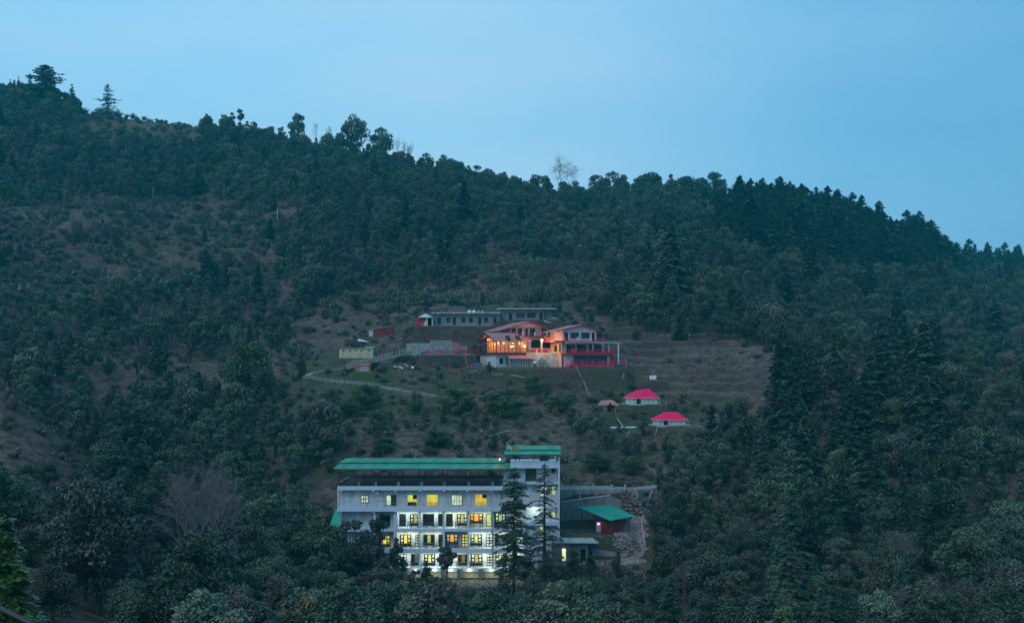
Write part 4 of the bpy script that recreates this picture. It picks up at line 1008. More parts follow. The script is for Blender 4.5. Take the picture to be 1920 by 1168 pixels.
m = MB(); m.box(oa[0][0]-0.1, oa[0][1]+0.1, 178.9, 179.0, -30.8, -28.6); m.build('lit_room', mat('lit_mosaic_room', (0.5,0.5,0.3), 0.8, 0.1, 0.5, 4.0, emit=(0.75,0.80,0.36), es=1.1), AN)
m = MB(); m.box(oa[1][0], oa[1][1], 178.7, 178.8, -30.8, -28.75); m.build('door', ROOMDARK, AN)
for p in (1068, 1102):
    m = MB(); m.box(px2x(p,177)-0.15, px2x(p,177)+0.15, 177.0, 177.98, zr-0.42, zr-0.203); m.build('bracket', GREYC, AN)
m = MB(); m.box(px2x(1110.5,177.3)-0.08, px2x(1110.5,177.3)+0.08, 177.3, 177.46, -31.2, zr-0.203); m.build('post', STEEL, AN)
for p, q in ((1065.5,179.3), (1099,179.6)):
    m = MB(); m.bar((px2x(p,q),q,zr), (px2x(p,q),q,zr+0.85), 0.05); m.build('reinforcing_stub', STEEL, AN)
m = MB(); m.slab((px2x(1093,182),182,zr+0.06),(px2x(1113,182),182,zr+0.06),(px2x(1107,183.5),183.5,zr+0.10),(px2x(1092,183.5),183.5,zr+0.10),0.05); m.build('dark_sheet', STEEL, AN)
point_light('annex_light', (px2x(1057.5,178), 178.5, -28.9), 12, (0.95,1.0,0.6), AN, 0.08)
m = MB(); m.lathe((px2x(1056.5,177.7), 177.7, -28.75), [(0.03,-0.08),(0.09,0),(0.03,0.08)], 8); m.build('lamp', LAMP, AN)

RW = thing('retaining_wall', 'tall grey concrete retaining wall below the road right of hotel', 'retaining wall', (14, 191, -27.2))
zroad = -20.75
m = MB(); m.add([(8.2,191.2,-27.6),(21.5,191.2,-26.6),(21.5,191.2,zroad),(8.2,191.2,zroad),(8.2,192.2,-27.6),(22.5,192.2,-26.6),(22.5,192.2,zroad),(8.2,192.2,zroad)], [(0,1,2,3),(3,2,6,7),(1,5,6,2)]); m.build('wall_face', GREYC, RW)
# lower thicker tier with a sloping ledge
za = py2z(941,190.7); zb_ = py2z(929,190.7)
m = MB(); m.poly([(8.3,190.6,-27.4),(18.6,190.6,-26.9),(18.6,190.6,zb_-0.8),(16.6,190.6,zb_),(8.3,190.6,za)], (0, 0.58, 0)); m.build('lower_tier', mat('stained_concrete', (0.16,0.17,0.165), 0.9, 0.15, 0.45, 0.7, bump=0.3), RW)
m = MB(); m.poly([(8.3,190.5,za),(16.6,190.5,zb_),(16.6,190.5,zb_+0.13),(8.3,190.5,za+0.13)], (0, 0.69, 0)); m.build('ledge', PALEC, RW)
for i, p in enumerate((1056, 1087, 1118.5, 1144)):
    x = px2x(p, 190.9); m = MB(); m.box(x-0.13, x+0.13, 190.85, 191.19, zroad-1.7, zroad-0.45); m.build('buttress', GREYC, RW)
m = MB()
for x in np.arange(9, 21, 1.5): m.box(x, x+0.08, 190.97, 191.19, -24+random.uniform(-1,1), zroad-0.3)
m.build('stain_rib', mat('dark_damp_concrete', (0.09,0.10,0.10), 0.9, 0.15, 0.3, 1.0), RW)
GR = thing('guard_rail', 'pale concrete guard rail along the road edge above the wall', 'guard rail', (14, 191.4, zroad))
for i, p in enumerate((1053, 1076, 1112, 1146.5, 1172)):
    x = px2x(p, 191.4); m = MB(); m.box(x-0.11, x+0.11, 191.3, 191.5, zroad-0.02, zroad+0.95); m.build('post', PALEC, GR)
m = MB(); m.box(8.3, px2x(1147,191.4), 191.33, 191.47, zroad+0.45, zroad+0.62); m.build('rail', PALEC, GR)
m = MB(); m.bar((px2x(1147,191.4),191.4,zroad+0.6),(px2x(1183,191.8),191.8,zroad+0.25),0.05); m.bar((px2x(1147,191.4),191.4,zroad+0.25),(px2x(1183,191.8),191.8,zroad+0.0),0.04); m.build('rail', PALEC, GR)
PL = thing('lamp_post', 'thin bare metal pole on the road verge right of hotel roof', 'pole', (px2x(1065,193.5), 193.5, zroad))
m = MB(); m.bar((px2x(1065,193.5),193.5,zroad), (px2x(1065,193.5),193.5,py2z(889.5,193.5)), 0.06); m.build('pole', RAILM, PL)

TCW = thing('terrace_wall', 'pale stepped concrete terrace wall below the green canopy', 'retaining wall', (17, 181.8, -29.5))
m = MB(); m.poly([(13.2,181.7,-30.3),(19.3,181.7,-30.3),(19.3,181.7,-28.2),(14.2,181.7,-27.25)], (0, 0.35, 0)); m.build('wall_face', PALEC, TCW)
m = MB(); m.poly([(13.0,180.4,-31.6),(18.2,180.4,-32.0),(18.2,180.4,-29.9),(13.0,180.4,-29.1)], (0, 0.3, 0)); m.build('wall_face', GREYC, TCW)

CP = thing('canopy', 'flat green sheet canopy on posts above the red shed', 'canopy', (16, 186, -27.2))
A, B, C_, D = W3(1144,975.5,183), W3(1191,967,185), W3(1145,945.5,190.2), W3(1083.5,950,188.4)
cen = (A+B+C_+D)/4
for i in range(2):
    for j in range(3):
        def q(u, v): return A.lerp(B, u).lerp(D.lerp(C_, u), v) + Vector((0, 0, 0.012*((i+j) % 2)))
        u0, u1, v0, v1 = j/3, (j+1)/3, i/2, (i+1)/2
        m = MB(); m.slab(q(u0,v0), q(u1,v0), q(u1,v1), q(u0,v1), 0.05); m.build('roof_sheet', GREEN2, CP)
for pp, zz in ((A.lerp(B,0.08)+Vector((0,.3,0)), -27.3), (B.lerp(A,0.25)+Vector((0,.4,0)), -27.3), (D+Vector((.6,0,0)), -27.3), (C_+Vector((0,-.4,0)), -27.3)):
    m = MB(); m.box(pp.x-0.07, pp.x+0.07, pp.y-0.07, pp.y+0.07, zz, pp.z-0.09); m.build('post', STEEL, CP)
m = MB()
for v in (0.1, 0.5, 0.9): m.bar(A.lerp(D, v)-Vector((0,0,.12)), B.lerp(C_, v)-Vector((0,0,.12)), 0.06)
m.build('beam', STEEL, CP)
SH = thing('red_kiosk', 'dark red panelled kiosk standing under the green canopy', 'kiosk', (px2x(1146,185), 185, -27.25))
for i in range(4):
    a = 1129 + i*9.2; m = MB(); m.box(px2x(a,185)+0.02, px2x(a+9.2,185)-0.02, 184.8 + 0.12*(i%2), 186.5, -27.3, py2z(978,185) + 0.1*(i%2)); m.build('panel', mat('deep_red_board', (0.13,0.010,0.014), 0.6, 0.3, 0.2, 1.2), SH)
m = MB(); m.box(px2x(1118,186), px2x(1127,186), 186, 186.2, -27.3, py2z(978,186)); m.build('grey_door', GREYDOOR, SH)
PK = thing('pink_lamp', 'tiny glowing pink lamp beside the red kiosk', 'lamp', W3(1122,984,185.8))
m = MB(); m.lathe(W3(1122.3,982,185.7), [(0.03,-0.16),(0.13,-0.08),(0.15,0.0),(0.1,0.12),(0.02,0.16)], 10); lo = m.build('bulb', mat('pink_lamp_glass', (1,.5,.8), 0.4, 0.2, 0.0, emit=(1.0,0.25,0.75), es=5), PK)
point_light('pink_light', W3(1122.3,982,185.4), 5, (1.0,0.3,0.7), lo, 0.1)

# road behind the wall
def ribbon(name, pts, w, mt, thick=0.35, lift=0.06):
    P = [Vector(p) for p in pts]; L_, R_ = [], []
    for i, p in enumerate(P):
        d = (P[min(i+1, len(P)-1)] - P[max(i-1, 0)]); d.z = 0; d.normalize(); s = Vector((d.y, -d.x, 0))*w/2
        L_.append(p - s + Vector((0,0,lift))); R_.append(p + s + Vector((0,0,lift)))
    m = MB()
    for i in range(len(P)-1): m.slab(L_[i], R_[i], R_[i+1], L_[i+1], thick)
    return m.build(name, mt)
def smooth_path(pts, n=6):
    out = []; P = [Vector(p) for p in pts]
    for i in range(len(P)-1):
        p0, p1, p2, p3 = P[max(i-1,0)], P[i], P[i+1], P[min(i+2, len(P)-1)]
        for k in range(n):
            t = k/n; out.append(0.5*((2*p1) + (p2-p0)*t + (2*p0-5*p1+4*p2-p3)*t*t + (3*p1-p0-3*p2+p3)*t**3))
    out.append(P[-1]); return out
ROADS = []
def terrain_z(p, dz=0): return Vector((p.x, p.y, h1(p.x, p.y) + dz))
pts = [Vector((8.3,193.3,zroad)), Vector((15,193.3,zroad)), Vector((22,193.6,zroad)), Vector((26.5,195.5,zroad+0.3))]
r1 = ribbon('road', smooth_path(pts, 4), 3.4, ROADM, 0.4, 0.03); tag(r1, 'pale road running behind the grey retaining wall', None, None, 'structure')
low_pts = [ground(p, q, 235, 300) for p, q in ROAD_PX]
print('road', [tuple(round(c, 1) for c in p) for p in low_pts])
r2 = ribbon('road', [Vector((p.x, p.y, max(p.z, h1(p.x, p.y)))) for p in smooth_path(low_pts[1:], 5)], 1.7, ROADM, 0.5, 0.12); tag(r2, 'narrow pale road curving across the slope below the houses', None, None, 'structure')
up_pts = [low_pts[1], ground(590,699,235,300), ground(625,693,235,300), ground(667,687,235,300), ground(705,680,235,300)]
r3 = ribbon('road', smooth_path(up_pts, 5), 2.0, ROADM, 0.5, 0.15); tag(r3, 'pale branch road climbing from the bend to the houses', None, None, 'structure')
m = MB(); c = low_pts[1]; m.lathe((c.x+0.6, c.y+0.3, c.z-0.5), [(1.9,0),(1.9,0.62)], 14); bend = m.build('road', ROADM); tag(bend, 'pale widened road bend at the hairpin', None, None, 'structure')

# rubble
def rock_field(name, n, sampler, smin, smax, mt, label, seed=5, cat=None):
    r = np.random.default_rng(seed); V = []; Fq = []; k = 0
    base = np.array([(-1,-1,-.6),(1,-1,-.6),(1,1,-.6),(-1,1,-.6),(-.7,-.6,.6),(.7,-.7,.5),(.6,.7,.7),(-.7,.6,.5)])
    fq = np.array([(3,2,1,0),(4,5,6,7),(0,1,5,4),(1,2,6,5),(2,3,7,6),(3,0,4,7)])
    for i in range(n):
        x, y, s = sampler(r); sz = smin + (smax-smin)*r.random()**3*s
        a = r.random()*6.28; R = np.array([[math.cos(a),-math.sin(a),0],[math.sin(a),math.cos(a),0],[0,0,1]])
        b = (base*(0.75 + 0.5*r.random((8,3))))@R.T*np.array([1,1,0.75])*sz/2
        V.append(b + np.array([x, y, 0])); Fq.append(fq + 8*k); k += 1
    V = np.concatenate(V); Fq = np.concatenate(Fq); cz = V.reshape(-1,8,3).mean(1)
    z = H(cz[:,0], cz[:,1]); V[:,2] += np.repeat(z, 8) + 0.03
    o = link(name, np_mesh(name, V, Fq, [mt])); tag(o, label, cat, None, 'stuff'); return o
def s_slide(r):
    while True:
        y = r.uniform(178.5, 193); f = (193-y)/14.5
        e = 5*math.sin(y*1.7) + 4*math.sin(y*3.9+1); x = r.uniform(px2x(1170 - 24*f + e + 10*r.random(), y), px2x(1222 - 14*f - 12*r.random() + e, y))
        return x, y, 1
rock_field('rubble', 9000, s_slide, 0.14, 0.65, RUBBLE, 'pinkish grey rubble spilling down beside the canopy', 5)
def s_deb(r): y = r.uniform(172, 180); return r.uniform(px2x(1040,y), px2x(1200,y)), y, 1
rock_field('debris', 900, s_deb, 0.06, 0.40, mat('pale_debris', (0.22,0.22,0.22), 0.9, 0.1, 0.6, 2.0), 'pale building debris scattered below the annex', 6)
def s_grav(r): y = r.uniform(173.5, 179); return r.uniform(px2x(740,y), px2x(985,y)), y, 1
rock_field('gravel', 2200, s_grav, 0.05, 0.30, mat('grey_gravel', (0.20,0.20,0.20), 0.9, 0.1, 0.5, 2.0), 'grey gravel bank in front of the hotel basement', 7)
def s_slope(r):
    while True:
        y = r.uniform(215, 335); p = r.uniform(600, 1460); x = px2x(p, y); c = vnoise(np.array([x]), np.array([y]), 11, 12)[0]
        if r.random() < 0.12 + 0.8*max(0, c)**2: return x, y, 1
rock_field('loose_stones', 3600, s_slope, 0.06, 0.50, mat('loose_stone', (0.24,0.23,0.22), 0.9, 0.1, 0.6, 2.0), 'pale loose stones scattered over the bare slopes', 8)
def s_fan(r): y = 236 + abs(r.normal())*8; return px2x(1330 + r.normal()*28, y), y, 1
rock_field('stone_scatter', 700, s_fan, 0.08, 0.55, mat('loose_stone', (0,0,0)), 'pale stones strewn right of the lower pink tent', 9)
# ------------------------------------------------------------------ upper houses
def house_frame(px, py, Y, deg): return (px2x(px, Y), Y, py2z(py, Y)), math.radians(deg)
# glass restaurant, turned 30 degrees
base, rz = house_frame(931, 688, 272, 30)
RS = thing('restaurant', 'glass walled restaurant glowing orange under a faded red roof', 'restaurant', base, None, rz)
Lr, Wr = 8.9, 8.3
def lb(name, x0, x1, y0, y1, z0, z1, mt, root, par=None):
    m = MB(True); m.box(x0, x1, y0, y1, z0, z1); return m.build(name, mt, par or root)
h0, h1_, h2, h3, h4 = 2.85, 3.5, 6.35, 6.45, 8.35
wops = [(1.0,2.0,0.75,2.1),(2.6,3.2,0.5,2.2)]
m = MB(True); holed(m, 0, 3.4, -0.6, h0-0.12, 0.4, 0.6, wops); m.build('wall', WHITE, RS)
window(RS, 1.0,2.0,0.75,2.1,0.42,'two',GDARK,GDARK,True); window(RS,2.6,3.2,0.5,2.2,0.42,'plain',LDIM,None,True)
lb('wall', 0, 0.2, 0.603, Wr, -0.6, h0-0.12, WHITE, RS)
for a in (2.2, 4.6): window(RS, 0, 0, 0, 0, 0, 'plain', GDARK, None, True) if False else None
lb('floor_slab', -0.25, Lr+0.3, -0.3, Wr, h0-0.117, h0, PALEC, RS)
lb('sill_band', -0.05, Lr, -0.12, 0.0, h0+0.003, h1_, mat('dark_maroon_boards', (0.07,0.018,0.028), 0.7, 0.2, 0.2), RS)
lb('sill_band', -0.12, -0.003, 0.003, Wr, h0+0.003, h1_, mat('dark_maroon_boards', (0,0,0)), RS)
fr = MB(True)
for i in range(9): x = 0.05 + (Lr-0.1)*i/8; fr.box(x-0.045, x+0.045, -0.05, 0.04, h1_+.003, h2)
fr.box(0.0, Lr, -0.055, 0.045, h2-0.05, h2+0.05); fr.box(0.0, Lr, -0.04, 0.03, 4.55, 4.62)
fr.build('mullions', WOOD, RS)
fr = MB(True)
for i in range(7): y = 0.1 + (Wr-0.2)*i/6; fr.box(-0.05, 0.04, y-0.045, y+0.045, h1_+.003, h2)
fr.box(-0.055, 0.045, 0.06, Wr, h2-0.05, h2+0.05); fr.box(-0.04, 0.03, 0.06, Wr, 4.75, 4.82); fr.bar((0,0.9,h2),(0,Wr/2,h4-0.4),0.06); fr.bar((0,Wr-0.9,h2),(0,Wr/2,h4-0.4),0.06); fr.bar((0,Wr/2,h2),(0,Wr/2,h4-0.4),0.05)
fr.build('mullions', WOOD, RS)
for i in range(8):
    x = 0.05 + (Lr-0.1)*i/8; lb('pane', x+0.05, x+(Lr-0.1)/8-0.05, -0.012, 0.0, h1_+.003, h2-0.06, CLEAR, RS)
for i in range(6):
    y = 0.1 + (Wr-0.2)*i/6; lb('pane', -0.012, 0.0, y+0.05, y+(Wr-0.2)/6-0.05, h1_+.003, h2-0.06, CLEAR, RS)
WARMW = mat('varnished_pine', (0.50,0.26,0.10), 0.6, 0.3, 0.3, 1.5)
lb('inner_floor', 0.05, Lr-0.05, 0.05, Wr-0.1, h0+0.003, h0+0.05, TIMBER, RS); lb('inner_wall', 0.3, Lr, 5.2, 5.3, h0+0.05, h2, WARMW, RS); lb('inner_wall', Lr-0.15, Lr-0.05, 0.1, 5.19, h0+0.05, h2, WARMW, RS)
# roof with hipped right end and a glowing gable
e = 0.7; rl = Lr - 1.3; yr_ = Wr/2
fs = MB(True)
A1 = Vector((-0.9,-e,h3-0.15)); B1 = Vector((Lr+0.7,-e,h3-0.15)); R1 = Vector((-0.9,yr_,h4)); R2 = Vector((rl,yr_,h4)); A2 = Vector((-0.9,Wr+e,h3-0.15)); B2 = Vector((Lr+0.7,Wr+e,h3-0.15))
up = Vector((0,0,0.14))
fs.poly([A1,B1,R2,R1], up); rf = fs.build('roof', PINKR, RS)
fs = MB(True); fs.poly([A2,R1,R2,B2], up); fs.poly([B1,B2,R2], up); fs.build('roof_slope', PINKR, rf)
m = MB(True); m.bar((-0.9,-e,h3-.2),(-0.9,yr_,h4-.05),0.13); m.bar((-0.9,Wr+e,h3-.2),(-0.9,yr_,h4-.05),0.13); m.build('barge_board', WOOD, rf)
for i, x in enumerate((3.1, 6.0)):
    m = MB(True); m.add([(x-0.62,-e-.03,h3-.1),(x+0.62,-e-.03,h3-.1),(x,-e+0.02,h3+1.25),(x,1.6,h3+1.25)], [(0,1,2),(1,3,2),(0,2,3)]); m.build('dormer', WOOD, rf)
m = MB(True); m.poly([(0.02,1.3,h2+0.1),(0.02,Wr-1.3,h2+0.1),(0.02,yr_,h4-0.45)], (0.03,0,0)); m.build('gable_glass', CLEAR, RS)
lb('ceiling', 0.9, Lr-0.1, 0.15, 5.19, h2+0.02, h2+0.08, WARMW, RS)
m = MB(True); m.poly([(0.85,1.0,h2+0.12),(0.85,Wr-1.0,h2+0.12),(0.85,yr_,h4-0.35)], (0.05,0,0)); m.build('gable_lining', WARMW, RS)
WARM = mat('warm_bulb', (1,.8,.5), 0.4, 0.2, 0.0, emit=(1.0,0.62,0.22), es=9)
R30 = Matrix.Rotation(rz, 3, 'Z')
for i, (x, y, z, w) in enumerate(((1.3,1.4,5.9,70),(3.4,2.4,5.9,80),(5.6,1.9,5.9,80),(7.8,2.4,5.9,70),(0.45,3.2,6.9,25),(0.45,5.2,6.8,22),(1.8,4.2,5.6,45))):
    m = MB(True); m.lathe((x,y,z), [(0.03,-0.12),(0.10,-0.05),(0.10,0.05),(0.02,0.12)], 8); lo = m.build('pendant_lamp', WARM, RS)
    point_light('pendant_light', R30 @ Vector((x,y,z-0.2)) + Vector(base), w*2.2, (1.0,0.52,0.16), lo, 0.1)
# awning and lower glass front
m = MB(True); m.slab((2.6,-1.9,2.05),(Lr+0.5,-1.9,2.05),(Lr+0.2,-0.32,2.72),(2.9,-0.32,2.72),0.06); m.build('awning', PINKR, RS)
lf = MB(True)
for i in range(9): x = 3.4 + (Lr-3.5)*i/8; lf.box(x-0.04, x+0.04, -1.65, -1.55, -0.4, 2.1)
lf.box(3.4, Lr-0.1, -1.63, -1.57, 0.95, 1.02); lo = lf.build('lower_mullions', STEEL, RS)
for i in range(8):
    x = 3.4 + (Lr-3.5)*i/8; lb('pane', x+0.05, x+(Lr-3.5)/8-0.05, -1.60, -1.58, -0.4, 2.05, mat('pale_curtained_glass', (0.22,0.28,0.29), 0.3, 0.5, 0.35, 2.0), RS, lo)
lb('wall', 3.4, Lr, -0.2, 0.0, -0.5, h0-.12, WHITE, RS)
# furniture seen through the glass
for i, (x, y) in enumerate(((1.2,1.2),(3.0,1.2),(4.9,1.3),(6.8,1.2),(1.3,3.6))):
    t = bpy.data.objects.new('dining_table', None)
    w = R30 @ Vector((x,y,h0+0.05)) + Vector(base)
    tt = table_mesh().build('dining_table', mat('red_table_cloth', (0.40,0.10,0.05), 0.8, 0.2, 0.3, 3.0)); tt.location = w; tt.rotation_euler = (0,0,rz)
    tag(tt, ['dining table at the left glass corner of the restaurant','dining table second from left behind the restaurant front glass','dining table third from left behind the restaurant front glass','dining table at right end behind the restaurant front glass','dining table behind the restaurant gable glass'][i], 'table', 'tables in the glass restaurant')
WL = thing('wall_lamp', 'bright white lamp at the right corner of the restaurant', 'lamp', W3(983, 650, 273))
m = MB(); m.bar(W3(983,661,273), W3(983,650,273), 0.05); m.build('pole', TRIM, WL)
m = MB(); m.lathe(W3(983,649,272.8), [(0.05,-0.2),(0.2,-0.1),(0.24,0.0),(0.16,0.16),(0.04,0.22)], 10); lo = m.build('globe', mat('white_lamp_globe', (1,1,1), 0.4, 0.2, 0.0, emit=(0.95,1.0,0.75), es=14), WL)
point_light('globe_light', W3(983,649,272.3), 60, (0.95,1.0,0.75), lo, 0.2)

def gable_house(root, L0, L1, D, zb, ze, zp, xp, wallm, over=0.8, overL=1.5, overR=1.0):
    """front wall on local y=0 between L0 and L1, gable peak at xp"""
    m = MB(True); m.poly([(L0,0.02,ze),(L1,0.02,ze),(xp,0.02,zp-0.15)], (0,0.18,0)); m.build('gable_wall', wallm, root)
    lb('side_wall', L0, L0+0.2, 0.22, D, zb, ze, wallm, root); lb('side_wall', L1-0.2, L1, 0.22, D, zb, ze, wallm, root); lb('back_wall', L0, L1, D, D+0.2, zb, ze, wallm, root)
    sl = (zp-ze)/(xp-L0); sr = (zp-ze)/(L1-xp)
    P = Vector((xp,-over,zp)); Q = Vector((xp,D+over,zp)); a = Vector((L0-overL,-over,ze-sl*overL)); b = Vector((L0-overL,D+over,ze-sl*overL)); c = Vector((L1+overR,-over,ze-sr*overR)); d = Vector((L1+overR,D+over,ze-sr*overR))
    m = MB(True); m.poly([a,P,Q,b], (0,0,0.12)); rf = m.build('roof', PINKR, root)
    m = MB(True); m.poly([P,c,d,Q], (0,0,0.12)); m.build('roof_slope', PINKR, rf)
    m = MB(True); m.bar(a+Vector((0,-.06,0)),P+Vector((0,-.06,0)),0.12); m.bar(P+Vector((0,-.06,0)),c+Vector((0,-.06,0)),0.10); m.build('fascia', CRIM, rf)
    return rf
# middle house
base, rz = house_frame(958, 661, 281.5, 20); k = 7.46*math.cos(rz)
MH = thing('middle_house', 'pink gabled house behind and above the glass restaurant', 'house', base, None, rz)
lx = lambda p: (p-958)/k
lz = lambda p: (661-p)/7.46
ops = [(lx(961),lx(970),lz(629),lz(615)),(lx(974),lx(982),lz(629),lz(615)),(lx(988),lx(993),lz(629),lz(615)),(lx(997),lx(1007),lz(629),lz(615))]
m = MB(True); holed(m, 0, lx(1016), lz(630), lz(613), 1.2, 1.4, ops); m.build('wall', PINKW, MH)
for i, o in enumerate(ops): window(MH, *o, 1.22, 'two' if i != 2 else 'door', GSKY if i % 2 else GDARK, GDARK, True)
gable_house(MH, 0, lx(1016), 11, lz(630), lz(613), lz(602.5), lx(991), PINKW, over=1.0, overL=3.6, overR=2.2)
lb('floor_slab', -0.8, lx(1024), -0.9, 10, lz(631.5), lz(629.5), CRIM, MH)
m = MB(True)
rail(m, (-0.6,-0.8,0), (lx(1022),-0.8,0), lz(629.5), lz(623), 10, 0.025, 2); m.build('railing', CRIM, MH)
for p in (978, 1001, 1024): lb('post', lx(p)-0.14, lx(p)+0.14, -0.86, -0.6, lz(629.5), lz(622), TRIM, MH)
ops = [(lx(996),lx(1013),lz(652),lz(637)),(lx(1018),lx(1033),lz(652),lz(637))]
m = MB(True); holed(m, 0, lx(1035), -0.2, lz(631.6), 0.0, 0.2, ops); m.build('wall', PINKW, MH)
for o in ops: window(MH, *o, 0.02, 'grille', GDARK, None, True)
lb('sill', lx(991), lx(1017), -0.25, -0.003, lz(657), lz(652.5), PINKW, MH); lb('low_wall', lx(986), lx(1028), -3.9, -3.7, lz(662), lz(655.5), CRIM, MH)
for p in (996, 1019): lb('pier', lx(p)-0.18, lx(p)+0.18, -4.05, -3.71, lz(663), lz(654.5), PINKW, MH)
m = MB(True); m.slab((lx(1018),-1.3,lz(629.5)),(lx(1037),-1.6,lz(640)),(lx(1037),-0.1,lz(640)),(lx(1018),-0.1,lz(629.5)),0.35); m.build('stair', mat('cream_stair', (0.55,0.45,0.30), 0.8, 0.2, 0.1), MH)
m = MB(True); m.bar((lx(1018),-1.4,lz(624)),(lx(1037),-1.7,lz(636)),0.05); m.build('stair_rail', CRIM, MH)
# right house
base, rz = house_frame(1055, 688, 273, 20); k = 7.69*math.cos(rz)
RH = thing('balcony_house', 'pink three level house with crimson balcony rails, rightmost of the houses', 'house', base, None, rz)
lx = lambda p: (p-1055)/k
lz = lambda p: (688-p)/7.69
o3 = [(lx(1058.5),lx(1065),lz(638.5),lz(623)),(lx(1069.5),lx(1086),lz(634.5),lz(623)),(lx(1090.5),lx(1107),lz(634.5),lz(623)),(lx(1111),lx(1116.5),lz(638.5),lz(623))]
m = MB(True); holed(m, 0, lx(1119.5), lz(639), lz(618), 0.0, 0.2, o3); m.build('wall', PINKW, RH)
for i, o in enumerate(o3): window(RH, *o, 0.02, 'plain' if i in (0,3) else 'grille', GDARK if i in (0,3) else GSKY, None, True)
gable_house(RH, 0, lx(1119.5), 8, lz(639), lz(618), lz(608.8), lx(1090), PINKW, over=0.7, overL=2.0, overR=1.3)
lb('floor_slab', -2.4, lx(1131), -1.1, 8, lz(641), lz(639), CRIM, RH)
m = MB(True); rail(m, (0.2,-1.0,0), (lx(1130),-1.0,0), lz(639), lz(634), 12, 0.025, 2); m.build('railing', CRIM, RH)
for p in (1057, 1081, 1106, 1130): lb('post', lx(p)-0.15, lx(p)+0.15, -1.1, -0.8, lz(639), lz(632), TRIM if p in (1081,1106) else CRIM, RH)
m = MB(True); rail(m, (-2.3,0.2,0), (-2.3,7,0), lz(639), lz(632), 8, 0.03, 2); m.build('railing', CRIM, RH)
lb('canopy_slab', 0.1, lx(1158), -3.2, -1.12, lz(643.3), lz(641.3), PALEC, RH)
o2 = [(lx(1064),lx(1080),lz(660),lz(646)),(lx(1084),lx(1102),lz(660),lz(646)),(lx(1108),lx(1132),lz(660),lz(646))]
m = MB(True); holed(m, 0, lx(1137), lz(662), lz(641.1), 0.6, 0.8, o2); m.build('wall', PINKW, RH)
for o in o2: window(RH, *o, 0.62, 'two', GDARK, GSKY, True)
lb('side_wall', 0, 0.2, 0.81, 8, 0, lz(641.1), mat('apricot_wall', (0.60,0.42,0.30), 0.8, 0.2, 0.1), RH)
lb('door', -0.02, -0.003, 1.2, 2.2, lz(660), lz(646), WOOD, RH); lb('door', -0.02, -0.003, 3.6, 5.4, lz(659), lz(646.5), WOOD, RH)
lb('side_wall', -0.003-0.18, -0.02, 5.6, 8, lz(639), lz(641), PINKW, RH)
m = MB(True); m.lathe((-0.12, 6.5, lz(647)), [(0.3,-0.05),(0.3,0.05)], 12); m.build('red_disc', CRIM, RH)
lb('deck', -0.3, lx(1145), -2.6, 0.59, lz(664), lz(660.5), CRIM, RH)
m = MB(True); rail(m, (lx(1058),-2.5,0), (lx(1144),-2.5,0), lz(660.5), lz(655), 12, 0.03, 3); m.build('railing', REDP, RH)
for p in (1068, 1104, 1143): lb('post', lx(p)-0.2, lx(p)+0.2, -2.75, -2.35, lz(661), lz(654), REDP, RH)
for p in (1106, 1137): lb('column', lx(p)-0.14, lx(p)+0.14, -2.3, -2.05, lz(660.5), lz(643.4), TRIM, RH)
lb('column', lx(1153)-0.13, lx(1153)+0.13, -3.1, -2.85, lz(684), lz(643.4), TRIM, RH)
o1 = [(lx(1073),lx(1138),lz(684),lz(666.5))]
m = MB(True); holed(m, 0, lx(1143), -0.5, lz(664.1), -0.8, -0.6, o1); m.build('wall', PINKW, RH)
for i in range(6):
    a = 1073 + i*10.83; window(RH, lx(a), lx(a+10.83), lz(684), lz(666.5), -0.78, 'plain', mat('teal_curtain_behind_glass', (0.05,0.10,0.11), 0.4, 0.4, 0.4, 2.5), None, True, STEEL)
lb('deck', lx(1058), lx(1142), -3.6, -0.81, lz(687.5), lz(683.5), REDP, RH)
lb('deck', lx(1142.3), lx(1166), -3.4, -1.2, lz(684), lz(682.8), GREYC, RH)
m = MB(True); rail(m, (lx(1060),-3.5,0), (lx(1142),-3.5,0), lz(683.5), lz(677.5), 10, 0.03, 2); rail(m, (lx(1143),-3.3,0), (lx(1165),-3.3,0), lz(683), lz(677.5), 3, 0.03, 2); m.build('railing', REDP, RH)
for p in (1061, 1082, 1101, 1121, 1141, 1163.5): lb('post', lx(p)-0.17, lx(p)+0.17, -3.68, -3.32, lz(684), lz(676.5), REDP, RH)
m = MB(True); m.slab((lx(1137),-2.5,lz(664)),(lx(1142),-2.5,lz(664)),(lx(1153),-2.5,lz(680)),(lx(1148),-2.5,lz(680)),0.3); m.build('stair', CRIM, RH)
for p in (1097, 1117, 1142): lb('stilt', lx(p)-0.12, lx(p)+0.12, -3.4, -3.15, lz(700), lz(687.6), TRIM, RH)
# terrace wall, whitewashed rock between restaurant and right house
TW = thing('rock_wall', 'whitewashed rock retaining wall between restaurant and balcony house', 'retaining wall', (6.5, 276, 0.25))
m = MB(); m.add([(3.6,275.2,-0.3),(12.6,275.2,-0.3),(12.6,276.4,3.75),(3.6,276.4,3.75),(3.6,282,-0.3),(12.6,282,-0.3),(12.6,282,3.75),(3.6,282,3.75)], [(0,1,2,3),(3,2,6,7),(0,3,7,4),(1,5,6,2)]); m.build('wall_core', STONEW, TW)
m = MB(); stones(m, 3.6, 12.6, 275.2, -0.3, 3.7, 0.55, 0.16, random, lambda x, z: 1.2*(z+0.3)/4.05); o = m.build('stones', STONEW, TW); o['kind'] = 'stuff'
HU = thing('pump_hut', 'tiny grey gabled hut in front of the rock wall', 'hut', (7.2, 273.5, 0.25))
m = MB(); m.box(6.4, 8.3, 273.4, 275.0, 0.0, 1.5); m.poly([(6.4,273.4,1.5),(8.3,273.4,1.5),(7.35,273.4,2.25)], (0,1.6,0)); m.build('wall', mat('pale_green_plaster', (0.26,0.32,0.28), 0.9, 0.1, 0.2), HU)
